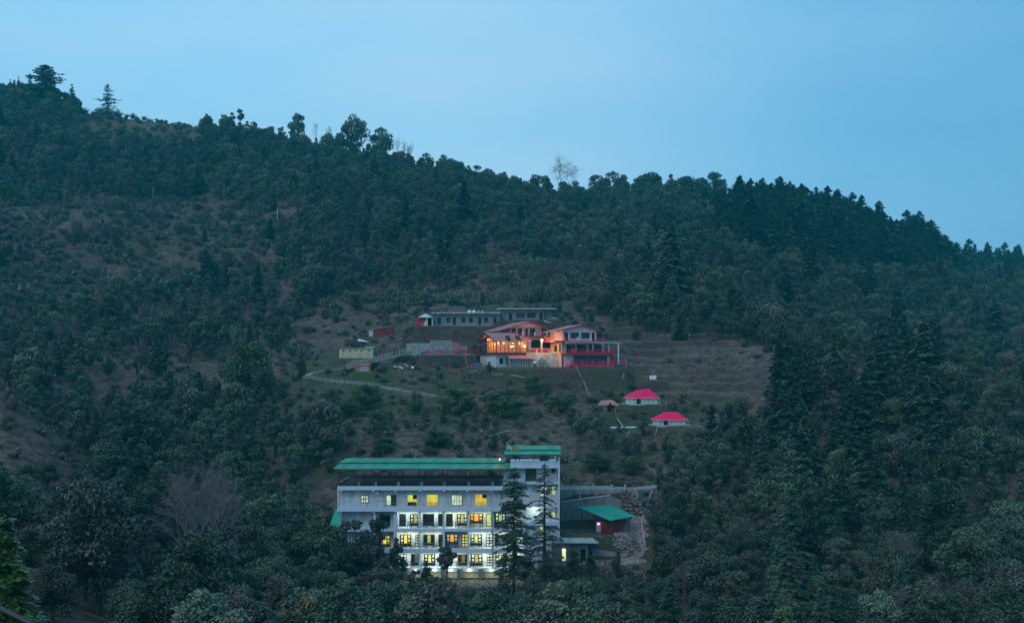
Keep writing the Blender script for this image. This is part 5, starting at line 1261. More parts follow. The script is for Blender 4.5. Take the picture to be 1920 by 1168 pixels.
m = MB(); m.poly([(6.1,273.2,1.42),(7.35,273.2,2.4),(7.35,273.2,2.48),(6.1,273.2,1.50)], (0,1.9,0)); m.poly([(8.7,273.2,1.3),(7.35,273.2,2.4),(7.35,273.2,2.48),(8.7,273.2,1.38)], (0,1.9,0)); m.build('roof', STEEL, HU)
window(HU, 6.9, 7.8, 0.3, 1.25, 273.32, 'two', GSKY)
GT = thing('green_tank', 'small green drum with pale cap beside the pump hut', 'tank', (5.55, 272.8, 0.2))
m = MB(); m.lathe((5.55,272.8,0.15), [(0.5,0),(0.52,1.0),(0.45,1.15)], 14); m.build('drum', mat('green_plastic', (0.01,0.18,0.09), 0.5, 0.3, 0.1), GT)
m = MB(); m.lathe((5.55,272.8,1.3), [(0.45,0),(0.2,0.18),(0.05,0.3)], 14); m.build('cap', TANKW, GT)
SL = thing('street_lamp', 'street lamp glowing orange between the restaurant and balcony house', 'street lamp', W3(1016, 662, 276))
m = MB(); m.bar(W3(1016,662,276.2), W3(1016,640,276.2), 0.07); m.build('pole', TRIM, SL)
m = MB(); m.lathe(W3(1016,638,276.2), [(0.06,-0.28),(0.24,-0.12),(0.28,0.0),(0.2,0.18),(0.05,0.26)], 12); lo = m.build('globe', mat('orange_lamp_globe', (1,.8,.5), 0.4, 0.2, 0.0, emit=(1.0,0.60,0.12), es=18), SL)
point_light('street_light', W3(1018,639,274.9), 1000, (1.0,0.42,0.10), lo, 0.25)

# grey block behind
GB = thing('grey_block', 'long low grey concrete block with flat roof above the houses', 'building', (px2x(874,300), 300, 11.25))
gx = lambda p, y=300: px2x(p, y)
gz = lambda p, y=300: py2z(p, y)
o = [(837,844.5,595,604.5,'two'),(849,855,595,609.5,'p'),(865,873,595,604.5,'two'),(879.5,887,595,604.5,'two'),(896.5,902.5,595,609.5,'p'),(907.5,915,595,604.5,'two'),(925,931,594,609.5,'p'),(820,827,595,609,'p')]
ops = [(gx(a),gx(b),gz(d),gz(c)) for a,b,c,d,s in o]
m = MB(); holed(m, gx(813), gx(937), 10.9, gz(588), 300, 300.2, ops); m.build('wall', GREYP, GB)
for q, w in zip(ops, o): window(GB, *q, 300.05, 'two' if w[4]=='two' else 'plain', GDARK, GDARK, frame=STEEL)
m = MB(); m.box(gx(809), gx(939), 298.9, 306, gz(588)+.003, gz(586)); m.build('roof_slab', PALEC, GB)
m = MB(); m.box(gx(811), gx(812.9), 300, 305.5, 10.9, gz(588)); m.box(gx(813), gx(937), 305.5, 305.7, 10.9, gz(588)); m.build('side_wall', GREYP, GB)
m = MB(); m.box(gx(808), gx(939), 298.8, 300.0, gz(613), gz(611)); m.build('plinth', PALEC, GB)
for p in (822, 851, 879, 907, 935): m = MB(); m.box(gx(p)-.12, gx(p)+.12, 298.95, 299.99, gz(590), gz(588)); m.build('bracket', PALEC, GB)
GC = thing('grey_house', 'upper grey concrete house with two wide windows, right of the long block', 'building', (gx(988,302), 302, 12.9))
gx2 = lambda p: px2x(p,302)
gz2 = lambda p: py2z(p,302)
o = [(954,960.5,587,600,'p'),(968,985,586.5,596.5,'w'),(988,1004.5,586,596,'w'),(1011,1018,585.5,600,'p')]
ops = [(gx2(a),gx2(b),gz2(d),gz2(c)) for a,b,c,d,s in o]
m = MB(); holed(m, gx2(939), gx2(1020), 12.4, gz2(580.5), 302, 302.2, ops); m.build('wall', GREYP, GC)
for q, w in zip(ops, o): window(GC, *q, 302.05, 'grille' if w[4]=='w' else 'plain', mat('maroon_curtain_glass', (0.07,0.02,0.035), 0.4, 0.4, 0.4, 1.5) if w[0]==968 else GDARK, None, frame=STEEL)
m = MB(); m.box(gx2(932), gx2(1043), 300.8, 308, gz2(580.3), gz2(578.2)); m.build('roof_slab', PALEC, GC)
m = MB(); m.box(gx2(1020), gx2(1034), 303, 303.2, 12.4, gz2(580.5)); m.box(gx2(939)-.2, gx2(939), 302, 307.5, 12.4, gz2(580.5)); m.box(gx2(1034), gx2(1034)+.2, 303, 307.5, 12.4, gz2(580.5)); m.build('side_wall', GREYP, GC)
for i, (p, mt, lab) in enumerate(((880.5,TANKW,'white roof tank, leftmost of the row on the grey block'),(889,TANKW,'white roof tank, second in the row on the grey block'),(897.5,mat('teal_tank', (0.12,0.32,0.38), 0.5, 0.4, 0.1),'pale teal roof tank, third in the row'),(905,mat('teal_tank',(0,0,0)),'dark teal roof tank at right end of the row'))):
    t = thing('water_tank', lab, 'water tank', (gx(p,302), 302, gz(586)), 'tanks on the grey block roof')
    m = MB(); m.lathe((gx(p,302),302,gz(586)), [(0.48,0),(0.50,0.3),(0.50,0.55),(0.36,0.68)], 14); m.build('drum', mt, t); m = MB(); m.lathe((gx(p,302),302,gz(586)+.68), [(0.14,0),(0.13,0.06)], 10); m.build('lid', mt, t)
TP = thing('tarpaulin', 'dark teal tarpaulin heap on the left end of grey block roof', 'tarpaulin', (gx(812,302), 302, gz(586)))
m = MB(); m.poly([(gx(802,302),302,gz(586)),(gx(824,302),302,gz(586)),(gx(823,302),302,gz(581)),(gx(814,302),302,gz(582)),(gx(803,302),302,gz(580.5))], (0,1.5,0)); m.build('sheet', mat('dark_teal_sheet', (0.02,0.07,0.08), 0.7, 0.2, 0.2), TP)

def tent(root, x0, x1, y0, y1, z0, zw, zr_, inset=0.28, ridge_rise=0.0, eave=0.38, valance=0.22):
    m = MB(); a, b, c, d = (x0-eave,y0-eave,zw), (x1+eave,y0-eave,zw), (x1+eave,y1+eave,zw), (x0-eave,y1+eave,zw); ym = (y0+y1)/2; w = x1-x0
    p = (x0+w*inset, ym, zr_); q = (x1-w*inset*0.75, ym, zr_+ridge_rise)
    m.add([a,b,c,d,p,q], [(0,1,5,4),(1,2,5),(2,3,4,5),(3,0,4),(3,2,1,0)]); r = m.build('canvas_roof', FUCH, root)
    v = MB(); n = int((x1-x0+2*eave)/0.35)
    for (s, t_) in ((a, b), (d, a), (b, c)):
        s = Vector(s); t_ = Vector(t_); nn = int((t_-s).length/0.35)
        for i in range(nn):
            u = s.lerp(t_, i/nn); w_ = s.lerp(t_, (i+0.92)/nn); mid_ = (u+w_)/2
            v.add([u, w_, w_-Vector((0,0,valance*.6)), mid_-Vector((0,0,valance)), u-Vector((0,0,valance*.6))], [(0,1,2,3,4)])
    v.build('scalloped_valance', mat('cream_trim_cloth', (0.62,0.42,0.42), 0.8, 0.1, 0.1), r)
    m = MB(); ns = 6; wd = (x1-x0)/ns
    for i in range(ns):
        if i == 1: continue
        m = MB(); m.box(x0+i*wd+0.03, x0+(i+1)*wd-0.03, y0+(0.05 if i != 2 else 0), y0+0.12, z0, zw+0.02); m.build('canvas_panel', CANV, root)
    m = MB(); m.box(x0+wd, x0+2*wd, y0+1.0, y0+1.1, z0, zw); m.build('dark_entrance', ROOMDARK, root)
    m = MB(); m.box(x0, x0+0.08, y0+0.13, y1, z0, zw+0.02); m.box(x1-0.08, x1, y0+0.13, y1, z0, zw+0.02); m.build('side_wall', CANV, root)
    for xx in (x0-0.35, x0+2*wd, x1+0.3):
        m = MB(); m.bar((xx,y0-0.4,z0), (xx,y0-0.4,zw), 0.045); m.build('pole', TRIM, root)
    m = MB(); m.box(x0-0.9, x1+0.5, y0-1.1, y1+0.3, z0-0.35, z0); m.build('platform', PALEC, root)
T1 = thing('safari_tent', 'upper pink roofed tent with white canvas walls on the right slope', 'tent', (px2x(1208,250.5), 250.5, -8.1))
tent(T1, px2x(1185,250.5), px2x(1235,250.5), 250.5, 255.0, -8.1+0.12, py2z(745.5,250.5), py2z(731.5,252.5), 0.30, 0.35)
T2 = thing('safari_tent', 'lower pink roofed tent with a small porch, nearest the rubble', 'tent', (px2x(1261,240.5), 240.5, -12.3))
tent(T2, px2x(1235,240.5), px2x(1288,240.5), 240.5, 244.8, -12.35+0.12, py2z(786.5,240.5), py2z(772.5,242.5), 0.32, 0.12)
T1.rotation_euler[2] = 0.26; T2.rotation_euler[2] = 0.22
GZ = thing('gazebo', 'small open hut with faded red roof left of the tents', 'gazebo', (px2x(1140,246), 246, -9.7))
gx3 = lambda p: px2x(p, 246)
m = MB(); zw = py2z(759,246); zt_ = py2z(749.5,246)
m.add([(gx3(1120),245,zw),(gx3(1161),245,zw-0.05),(gx3(1161),249,zw+0.2),(gx3(1123),249,zw+0.2),(gx3(1129),247,zt_-.1),(gx3(1148),247,zt_)], [(0,1,5,4),(1,2,5),(2,3,4,5),(3,0,4),(3,2,1,0)]); r = m.build('roof', PINKR, GZ)
m = MB(); m.add([(gx3(1139.5),244.9,zw-0.05),(gx3(1147),244.9,zw-0.05),(gx3(1143.3),244.95,zw+0.55),(gx3(1143.3),246,zw+0.5)], [(0,1,2),(1,3,2),(0,2,3)]); m.build('dormer', WOOD, r)
for p, y in ((1133,245.3),(1137,245.3),(1153,245.3),(1135,248),(1154,248)):
    m = MB(); m.box(gx3(p)-.08, gx3(p)+.08, y, y+.16, -9.75, zw); m.build('post', TIMBER, GZ)
m = MB(); m.box(gx3(1138), gx3(1153), 247.6, 247.8, -9.75, zw); m.build('back_wall', mat('brown_boards', (0.10,0.045,0.035), 0.8, 0.1, 0.3), GZ)
m = MB(); m.box(gx3(1145), gx3(1154), 245.4, 245.5, -9.75, -8.9); m.build('low_wall', mat('brown_boards', (0,0,0)), GZ)
for i, (p, lab) in enumerate(((1221.3,'left of two white water tanks on the slope above the tents'),(1227.6,'right of two white water tanks on the slope above the tents'))):
    x = px2x(p,268.5); t = thing('water_tank', lab, 'water tank', (x,268.5,-2.75), 'white tanks above the tents')
    m = MB(); m.lathe((x,268.5,-2.8), [(0.40,0),(0.42,0.35),(0.42,0.75),(0.30,0.98)], 14); m.build('drum', TANKW, t); m = MB(); m.lathe((x,268.5,-1.82), [(0.13,0),(0.12,0.07)], 10); m.build('lid', TANKW, t)

# marquee at the left of the grey block
MQ = thing('marquee', 'small white marquee with a pink top at left end of grey block', 'tent', (gx(797,298.6), 298.6, 11.2))
m = MB(); zb = gz(595.5,298.6)
m.add([(gx(785),297.2,zb),(gx(813),297.2,zb),(gx(813),300.4,zb),(gx(785),300.4,zb),(gx(799),298.8,gz(588))], [(0,1,4),(1,2,4),(2,3,4),(3,0,4),(3,2,1,0)]); r = m.build('canvas_roof', CANV, MQ)
m = MB(); z1 = gz(593.5,298.6); m.add([(gx(792.5),298.0,z1),(gx(805.5),298.0,z1),(gx(805.5),299.6,z1),(gx(792.5),299.6,z1),(gx(799),298.8,gz(588)+0.15)], [(0,1,4),(1,2,4),(2,3,4),(3,0,4),(3,2,1,0)]); m.build('pink_top', FUCH, r)
m = MB(); m.poly([(gx(793,298),298.0,11.2),(gx(802,298),298.0,11.2),(gx(802,298),298.0,zb),(gx(799,298),298.0,zb)], (0,0.08,0)); m.box(gx(809.5,298), gx(811.5,298), 298, 300, 11.2, zb); m.build('canvas_panel', CANV, MQ)
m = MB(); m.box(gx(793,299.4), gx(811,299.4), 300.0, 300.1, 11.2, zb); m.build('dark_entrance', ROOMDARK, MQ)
m = MB(); m.slab((gx(780,297.6),297.6,gz(600)),(gx(792,297.6),297.6,gz(599)),(gx(794,299.6),299.6,gz(596)),(gx(783,299.6),299.6,gz(598)),0.06); m.poly([(gx(781,298),298,gz(609)),(gx(792,298),298,gz(611)),(gx(795,298),298,gz(598)),(gx(781,298),298,gz(600))], (0,0.07,0)); m.build('crimson_flap', CRIM, MQ)

# stone terrace with crimson pillars
ST = thing('stone_terrace', 'stone terrace with crimson pillars left of the restaurant', 'terrace', (-15.7, 274.2, 3.25))
tx = lambda p, y=274.2: px2x(p, y)
tz = lambda p, y=274.2: py2z(p, y)
m = MB(); m.box(tx(795), tx(893), 273.9, 274.3, -0.3, 3.2); m.build('wall_core', DARKST_SHADE, ST)
m = MB(); stones(m, tx(795), tx(893), 273.9, -0.2, 3.15, 0.5, 0.12); o = m.build('stones', mat('mossy_dark_stone', (0.085,0.08,0.085), 0.95, 0.1, 0.6, 2.5), ST); o['kind'] = 'stuff'
m = MB(); m.box(tx(793), tx(893), 273.7, 274.6, 3.203, 3.33); m.build('coping', PALEC, ST)
for p in (802, 826.5, 851.5, 874): m = MB(); m.box(tx(p)-0.32, tx(p)+0.32, 273.85, 274.4, 3.335, tz(656)); m.build('pillar', REDP, ST)
m = MB(); rail(m, (tx(797),274.1,0), (tx(872),274.1,0), 3.33, tz(657), 30, 0.03, 2); m.build('railing', mat('pinkish_rail', (0.30,0.16,0.18), 0.6, 0.2, 0.1), ST)
SW = thing('stone_wall', 'pale stone retaining wall behind the crimson pillars', 'stone wall', (-15, 279.3, 3.3))
m = MB(); m.box(px2x(762,279.6), px2x(862,279.6), 279.45, 279.9, 2.6, 6.2); m.build('wall_core', STONE, SW)
m = MB(); stones(m, px2x(762,279.4), px2x(806,279.4), 279.45, 3.0, py2z(645,279.4), 0.42, 0.13); stones(m, px2x(806,279.4), px2x(850,279.4), 279.40, 3.2, 6.6, 0.42, 0.15); stones(m, px2x(850,279.4), px2x(876,279.4), 279.6, 3.2, 5.6, 0.42, 0.15)
o = m.build('stones', mat('pale_wall_stone', (0.30,0.34,0.35), 0.9, 0.1, 0.55, 2.6), SW); o['kind'] = 'stuff'
m = MB(); m.box(px2x(806,279.5), px2x(845,279.5), 279.2, 279.44, 6.62, 6.75); m.build('coping', PALEC, SW)
m = MB(); m.poly([W3(849,640,279),W3(853,640,279),W3(867,656,277.5),W3(861,656,277.5)], (0,0.3,0)); m.build('stair_side', CRIM, SW)
m = MB(); z = 6.75
for p in (808, 843): m.box(px2x(p,279.4)-.12, px2x(p,279.4)+.12, 279.2, 279.42, 6.753, py2z(636.5,279.4))
m.bar((px2x(808,279.3),279.3,py2z(638.5,279.3)),(px2x(843,279.3),279.3,py2z(638.5,279.3)),0.07); m.build('top_rail', mat('pinkish_rail',(0,0,0)), SW)
m = MB(); m.box(px2x(775,280), px2x(806,280), 279.95, 280.1, py2z(646,280), py2z(643,280)); m.build('timber_beam', mat('dusky_pink_timber', (0.20,0.12,0.13), 0.8, 0.1, 0.2), SW)
PG = thing('pergola_frame', 'thin bare metal frame standing on the upper terrace', 'frame', (px2x(836,281), 281, 6.4))
m = MB()
for p in (828, 845.5): m.bar((px2x(p,281),281,6.4),(px2x(p,281),281,py2z(622,281)),0.045)
m.bar((px2x(828,281),281,py2z(622,281)),(px2x(845.5,281),281,py2z(622,281)),0.045); m.build('frame', RAILM, PG)
LD = thing('ladder', 'leaning timber ladder against the dark stone terrace', 'ladder', W3(878, 690, 272.6))
a0, a1 = W3(868.5,663.5,273.6), W3(877,688,272.4); b0, b1 = a0+Vector((0.42,0,0)), a1+Vector((0.42,0,0))
for s, e_ in ((a0,a1),(b0,b1)): m = MB(); m.bar(s, e_, 0.06); m.build('rail', TIMBER, LD)
m = MB()
for i in range(9): t = (i+0.5)/9; m.bar(a0.lerp(a1,t), b0.lerp(b1,t), 0.03)
m.build('rungs', TIMBER, LD)
BT = thing('blue_cart', 'blue tarpaulin covered stack left of restaurant base', 'tarpaulin', W3(897, 687.5, 271.5))
bz = py2z(687.5, 271.5)
m = MB(); m.poly([W3(892,680.5,271.5),W3(903.5,681,271.5),W3(904,686,271.5),W3(901,687.6,271.5),W3(892,687,271.5)], (0,1.3,0)); m.build('cover', BLUEP, BT)
TB = table_mesh().build('garden_table', CANV); TB.location = W3(888,688.5,270.9); TB.location.z = h1(TB.location.x, TB.location.y); tag(TB, 'small white table beside the blue tarpaulin', 'table')

def person(name, loc, cloth, legs, label, rz=0.0, h=1.62):
    me = bpy.data.meshes.new(name); k = h/1.75
    J = [(0,0,0.95),(0,0,1.18),(0,0,1.42),(0,0,1.53),(0,-0.01,1.64),(-0.19,0,1.40),(-0.25,0.02,1.12),(-0.24,-0.10,0.88),(0.19,0,1.40),(0.26,0.02,1.12),(0.22,-0.12,0.90),(-0.10,0,0.90),(-0.11,-0.02,0.48),(-0.11,0.02,0.05),(-0.11,-0.13,0.03),(0.10,0,0.90),(0.12,-0.03,0.48),(0.12,0.02,0.05),(0.12,-0.13,0.03)]
    E = [(0,1),(1,2),(2,3),(3,4),(2,5),(5,6),(6,7),(2,8),(8,9),(9,10),(0,11),(11,12),(12,13),(13,14),(0,15),(15,16),(16,17),(17,18)]
    Rr = [.15,.14,.15,.06,.11,.08,.055,.045,.08,.055,.045,.10,.07,.05,.045,.10,.07,.05,.045]
    me.from_pydata([(x*k,y*k,z*k) for x,y,z in J], E, []); o = link(name, me); o.location = loc; o.rotation_euler = (0,0,rz)
    me.materials.append(legs)
    sm = o.modifiers.new('skin', 'SKIN')
    for i, v in enumerate(me.skin_vertices[0].data if me.skin_vertices else []): v.radius = (Rr[i]*k, Rr[i]*k*0.8); v.use_root = (i == 0)
    o.modifiers.new('smooth', 'SUBSURF').levels = 1; o.modifiers['smooth'].render_levels = 1
    tag(o, label, 'person')
    m = MB(True); m.lathe((0,0,0.86*k), [(0.20*k,0),(0.20*k,0.2*k),(0.22*k,0.5*k),(0.12*k,0.6*k)], 12); m.build('jacket', cloth, o, True)
    m = MB(True); m.lathe((0,0.015,1.66*k), [(0.115*k,-0.05*k),(0.12*k,0.02*k),(0.08*k,0.1*k),(0.02*k,0.125*k)], 10); m.build('hair', ROOMDARK, o, True)
    return o
DENIM = mat('dark_trousers', (0.03,0.04,0.08), 0.9, 0.1, 0.1)
def skinned(name, *a, **k2):
    return person(name, *a, **k2)
# make sure the skin layer exists before radii are set
_old_person = person
def person(name, loc, cloth, legs, label, rz=0.0, h=1.62):
    return _old_person(name, loc, cloth, legs, label, rz, h)
person('person', (tx(889.5,275), 275, 3.28), BLUEC, DENIM, 'person in blue jacket standing on the terrace left of restaurant', 0.3)
person('person', (tx(896,274.7), 274.7, 3.28), REDC, REDC, 'person in bright red standing against the restaurant corner', -0.2)

# ------------------------------------------------------------------ left of the houses
YS = thing('cream_shed', 'long cream walled shed with five vents on the left slope', 'shed', (px2x(668,282), 282, 2.5))
sx_ = lambda p: px2x(p, 282)
o = [(p-1.8, p+1.8, 656.5, 659) for p in (643.5, 656, 667, 678, 692)]
ops = [(sx_(a),sx_(b),py2z(d,282),py2z(c,282)) for a,b,c,d in o]
m = MB(); holed(m, sx_(636), sx_(699), 2.0, py2z(654.5,282), 282, 282.2, ops); m.build('wall', CREAM, YS)
for q in ops: m = MB(); m.box(q[0],q[1],282.12,282.15,q[2],q[3]); m.build('vent', GDARK, YS)
m = MB(); m.box(sx_(636), sx_(636)+.2, 282.2, 285.4, 2, py2z(654.5,282)); m.box(sx_(699)-.2, sx_(699), 282.2, 285.4, 2, py2z(654.5,282)); m.box(sx_(636), sx_(699), 285.4, 285.6, 2, py2z(654.5,282)); m.build('side_wall', CREAM, YS)
m = MB(); m.slab((sx_(636),281.8,py2z(653,282)),(sx_(683),281.8,py2z(653,282)),(sx_(683),285.8,py2z(652.3,285)),(sx_(636),285.8,py2z(652.3,285)),0.08); m.build('roof', GREYC, YS)
m = MB(); m.slab((sx_(683)+.05,281.7,py2z(652,282)),(sx_(700),281.7,py2z(652,282)),(sx_(700),285.8,py2z(650.5,285)),(sx_(683)+.05,285.8,py2z(650.5,285)),0.08); m.build('tin_roof', TIN, YS)
RD = thing('red_shed', 'red corrugated shed with sloping tin roof at left', 'shed', (px2x(716,303), 303, 8.6))
rx = lambda p: px2x(p, 303)
rz_ = lambda p: py2z(p, 303)
n = 8
for i in range(n):
    a = 699.5 + (736.5-699.5)*i/n; b = 699.5 + (736.5-699.5)*(i+1)/n; f0 = (a-699.5)/37; f1 = (b-699.5)/37
    if i in (4, 5): lo_, hi_ = 622, 618.5
    m = MB(); m.poly([(rx(a)+.02,303,rz_(631)),(rx(b)-.02,303,rz_(631)),(rx(b)-.02,303,rz_(616.5-6*f1)),(rx(a)+.02,303,rz_(616.5-6*f0))], (0,0.06+0.03*(i%2),0)); m.build('wall_sheet', mat('rusty_red_sheet', (0.17,0.025,0.030), 0.7, 0.2, 0.25, 1.5), RD)
m = MB(); m.slab((rx(692),302.8,rz_(618)),(rx(737),302.8,rz_(609.5)),(rx(737),306,rz_(609.5)),(rx(692),306,rz_(618)),0.1); m.build('roof', TIN, RD)
m = MB(); m.poly([(rx(691),304,rz_(631)),(rx(699.4),303,rz_(631)),(rx(699.4),303,rz_(616.5)),(rx(691),304,rz_(619))], (0,0.1,0)); m.build('side_wall', TIN, RD)
m = MB(); m.box(rx(720), rx(728), 302.95, 302.99, rz_(626), rz_(619)); m.build('window', STEEL, RD)
TS = thing('tin_sheet', 'loose white tin sheet lying beside the red shed', 'metal sheet', W3(680,629,300))
g0 = h1(px2x(680,300), 300)
m = MB(); m.slab((px2x(670,299),299,g0+.35),(px2x(691,299),299,g0+.1),(px2x(689,301),301,g0+.55),(px2x(672,301),301,g0+.9),0.04); m.build('sheet', TANKW, TS)
KI = thing('orange_kiosk', 'small kiosk with orange sides and grey blue shutters by the road', 'kiosk', (px2x(680.5,270.5), 270.5, -0.8))
kx = lambda p: px2x(p, 270.5)
kz = lambda p: py2z(p, 270.5)
for a, b, mt, nm in ((667.5,674.5,ORANGEP,'orange_panel'),(674.6,684,GREYDOOR,'shutter'),(684.1,689,GREYDOOR,'shutter'),(689.1,694,ORANGEP,'orange_panel')):
    m = MB(); m.box(kx(a), kx(b), 270.4, 270.6, -0.85, kz(685)); m.build(nm, mt, KI)
m = MB(); m.box(kx(667.5), kx(694), 270.62, 272.2, -0.85, kz(685.2)); m.build('body', mat('dark_kiosk_side', (0.05,0.05,0.06), 0.8, 0.1, 0.1), KI)
m = MB(); m.slab((kx(666),270.1,kz(684.2)),(kx(694.5),270.1,kz(684.8)),(kx(692),272.6,kz(683)),(kx(668),272.6,kz(682.5)),0.08); m.build('roof', ORANGEP, KI)
m = MB(); m.box(kx(668), kx(694), 269.9, 270.39, -0.95, -0.8); m.build('step', PALEC, KI)
CS = thing('slab_canopy', 'flat grey slab roof on thin posts behind the orange kiosk', 'canopy', (px2x(680,274.5), 274.5, 0.0))
m = MB(); zc = py2z(675,274.5); m.slab((px2x(660,274.2),274.2,zc),(px2x(699,274.2),274.2,zc),(px2x(697,276),276,zc+.1),(px2x(661,276),276,zc+.1),0.12); m.build('roof_slab', GREYC, CS)
for p in (667.5, 683.5, 689): m = MB(); m.bar((px2x(p,274.6),274.6,-0.5),(px2x(p,274.6),274.6,zc-.12),0.05); m.build('post', PALEC, CS)
# long railed ramp up to the houses
RP = thing('railed_ramp', 'long pale railed ramp climbing right from kiosk to the houses', 'ramp', W3(668, 689, 271.5))
pa, pb = W3(650, 690.5, 271.0), W3(767, 661.5, 277.5)
for off, dz in ((0.0, 0.0), (1.5, 0.35)):
    m = MB(); a = pa + Vector((0,off,dz)); b = pb + Vector((0,off,dz))
    for zz in (0.55, 1.0): m.bar(a+Vector((0,0,zz)), b+Vector((0,0,zz)), 0.035)
    for i in range(19): q = a.lerp(b, i/18); m.bar(q, q+Vector((0,0,1.0)), 0.04)
    m.build('railing', PALEC, RP)
m = MB(); m.slab(pa, pb, pb+Vector((0,1.5,0.2)), pa+Vector((0,1.5,0.2)), 0.3); m.build('walkway', GREYC, RP)
for i in range(5): q = pa.lerp(pb, 0.12+0.19*i); m = MB(); m.bar((q.x,q.y+.7,q.z-1.6),(q.x,q.y+.7,q.z-.2),0.08); m.build('support', GREYC, RP)
# road fence below
RF = thing('road_fence', 'low pale fence along the road bend on the left slope', 'fence', low_pts[2])
prev = None
for i in range(13):
    p = 592 + i*10; g = ground(p, np.interp(p, [q[0] for q in ROAD_PX], [q[1] for q in ROAD_PX])+3.5, 235, 300) + Vector((0,-0.3,0))
    m = MB(); m.bar(g-Vector((0,0,.3)), g+Vector((0,0,0.95)), 0.05); m.build('post', PALEC, RF)
    if prev is not None: m = MB(); m.bar(prev+Vector((0,0,.85)), g+Vector((0,0,.85)), 0.04); m.build('rail', PALEC, RF)
    prev = g

# small pale walls, junk and poles on the slope
def slope_wall(px0, px1, py, hh, label, cell=0.4, y0=240, y1=330, mt=None):
    a = ground((px0+px1)/2, py, y0, y1); xa, xb = px2x(px0, a.y), px2x(px1, a.y)
    t = thing('field_wall', label, 'stone wall', (a.x, a.y, a.z)); m = MB()
    stones(m, xa, xb, a.y, a.z-0.4, a.z+hh, cell, 0.2, random, lambda x, z: 0.3*math.sin(x*0.7)); o = m.build('stones', mt or mat('loose_wall_stone', (0.22,0.23,0.235), 0.9, 0.1, 0.7, 2.6), t); o['kind'] = 'stuff'
    m = MB(); m.box(xa, xb, a.y+0.05, a.y+0.7, a.z-0.4, a.z+hh-0.08); m.build('wall_core', DARKST_SHADE, t)
slope_wall(634, 692, 622, 0.9, 'broken dry stone wall left of the red shed')
slope_wall(737, 778, 614.5, 0.5, 'low dry stone wall right of the red shed')
slope_wall(640, 700, 678, 0.35, 'low rubble wall below the cream shed', y0=262)
slope_wall(722, 762, 657, 1.0, 'rough stone wall left of the pale terrace wall')
slope_wall(880, 925, 700, 0.6, 'low stone edging below the restaurant lawn')
slope_wall(905, 945, 704, 0.25, 'short pale kerb below the restaurant')
def stuff_poles(lst, nm, cat, mt, r=0.05):
    for (p, a, b, y0, y1, lab) in lst:
        g = ground(p, b, y0, y1); t = thing(nm, lab, cat, g); m = MB(); m.bar(g-Vector((0,0,.4)), (g.x,g.y,g.z+(b-a)/F*g.y), r); m.build('shaft', mt, t)
stuff_poles([(898,434,457,380,560,'thin pale pole above the landslip'),(520,389,415,380,620,'thin pale pole on the upper left wooded slope'),(287,352,376,380,620,'thin pale pole high on the left slope, leftmost of the poles'),(715,415,440,380,620,'thin pale pole in the wood above the red shed')], 'utility_pole', 'pole', mat('pale_pole', (0.50,0.58,0.58), 0.6, 0.3, 0.0), 0.11)
stuff_poles([(827,712,741,235,300,'slender white lamp pole beside the lower road'),(658,700,716,235,300,'thin post on the road verge below the kiosk'),(733,648,661,262,300,'thin post at the foot of the ramp wall'),(876,703,718,240,300,'thin post on the lawn below the blue tarpaulin'),(768,700,722,240,300,'thin post beside the pale road right part')], 'slope_post', 'post', RAILM, 0.045)
GL = thing('garden_lamp', 'white globe lamp at the wood edge right of the houses', 'lamp', ground(1292, 637, 270, 420))
g = Vector(GL.location); m = MB(); m.bar(g-Vector((0,0,.3)), g+Vector((0,0,.9)), 0.05); m.build('pole', TRIM, GL); m = MB(); m.lathe(g+Vector((0,0,1.15)), [(0.1,-.3),(0.28,-.15),(0.3,0),(0.2,.22),(0.05,.3)], 10); m.build('globe', mat('globe_unlit', (0.7,0.75,0.65), 0.4, 0.3, 0.0), GL)
# junk: sheets, pipes
J = [(640,1290,0,0)]
def plank(name, a, b, w, mt, label, cat='plank', th=0.06):
    t = thing(name, label, cat, (Vector(a)+Vector(b))/2); m = MB(); a = Vector(a); b = Vector(b); s = Vector((0, w, 0.25*w)); m.slab(a-s/2, b-s/2, b+s/2, a+s/2, th); m.build('board', mt, t); return t
def gq(px, py, y0=225, y1=330, dz=0.15): g = ground(px, py, y0, y1); return g + Vector((0,0,dz))
plank('white_board', gq(1157,794,dz=.9), gq(1172,806), 1.3, TANKW, 'tilted white board lying below the gazebo')
plank('white_board', gq(1145,803), gq(1193,803), 0.7, TANKW, 'long white board lying flat below the gazebo')
plank('white_board', gq(955,807.5), gq(905,822), 0.35, PALEC, 'long thin pale plank on the scrub above hotel roof')
plank('white_board', gq(958,706), gq(983,709), 0.4, PALEC, 'pale plank on the lawn below the restaurant')
plank('white_board', gq(1020,604.5,290,330), gq(1032,609,290,330), 0.8, TANKW, 'white sheet propped behind the middle house')
plank('white_board', gq(1036,596,290,340), gq(1042,599,290,340), 0.7, TANKW, 'small white sheet beside the grey house')
for i, (p, q, w) in enumerate(((742,688,1.4),(752,690,1.0),(762,687,0.8),(775,690,1.6),(768,680,0.7))):
    plank('scrap_sheet', gq(p-4,q,260,290,.2+.15*i%0.4), gq(p+4,q+1,260,290,.1), w, TANKW if i % 2 else TIN, ['pale scrap sheet, leftmost of the scrap heap below the ramp','pale scrap sheet, second from left in the scrap heap','white scrap sheet, middle of the scrap heap below the ramp','long pale scrap sheet at right of the heap','small scrap sheet on top of the heap'][i], 'scrap sheet')
def pipe(pts, r, mt, label, name='pipe'):
    t = thing(name, label, 'pipe', pts[0]); m = MB()
    P = smooth_path(pts, 4)
    for a, b in zip(P[:-1], P[1:]): m.bar(a, b, r)
    m.build('tube', mt, t)
pipe([gq(1080,690,260,290,.5), gq(1086,704,dz=.4), gq(1095,722,dz=.3), gq(1104,742,dz=.2), gq(1112,752,dz=.2)], 0.07, PALEC, 'white hose running down the slope below balcony house', 'hose')
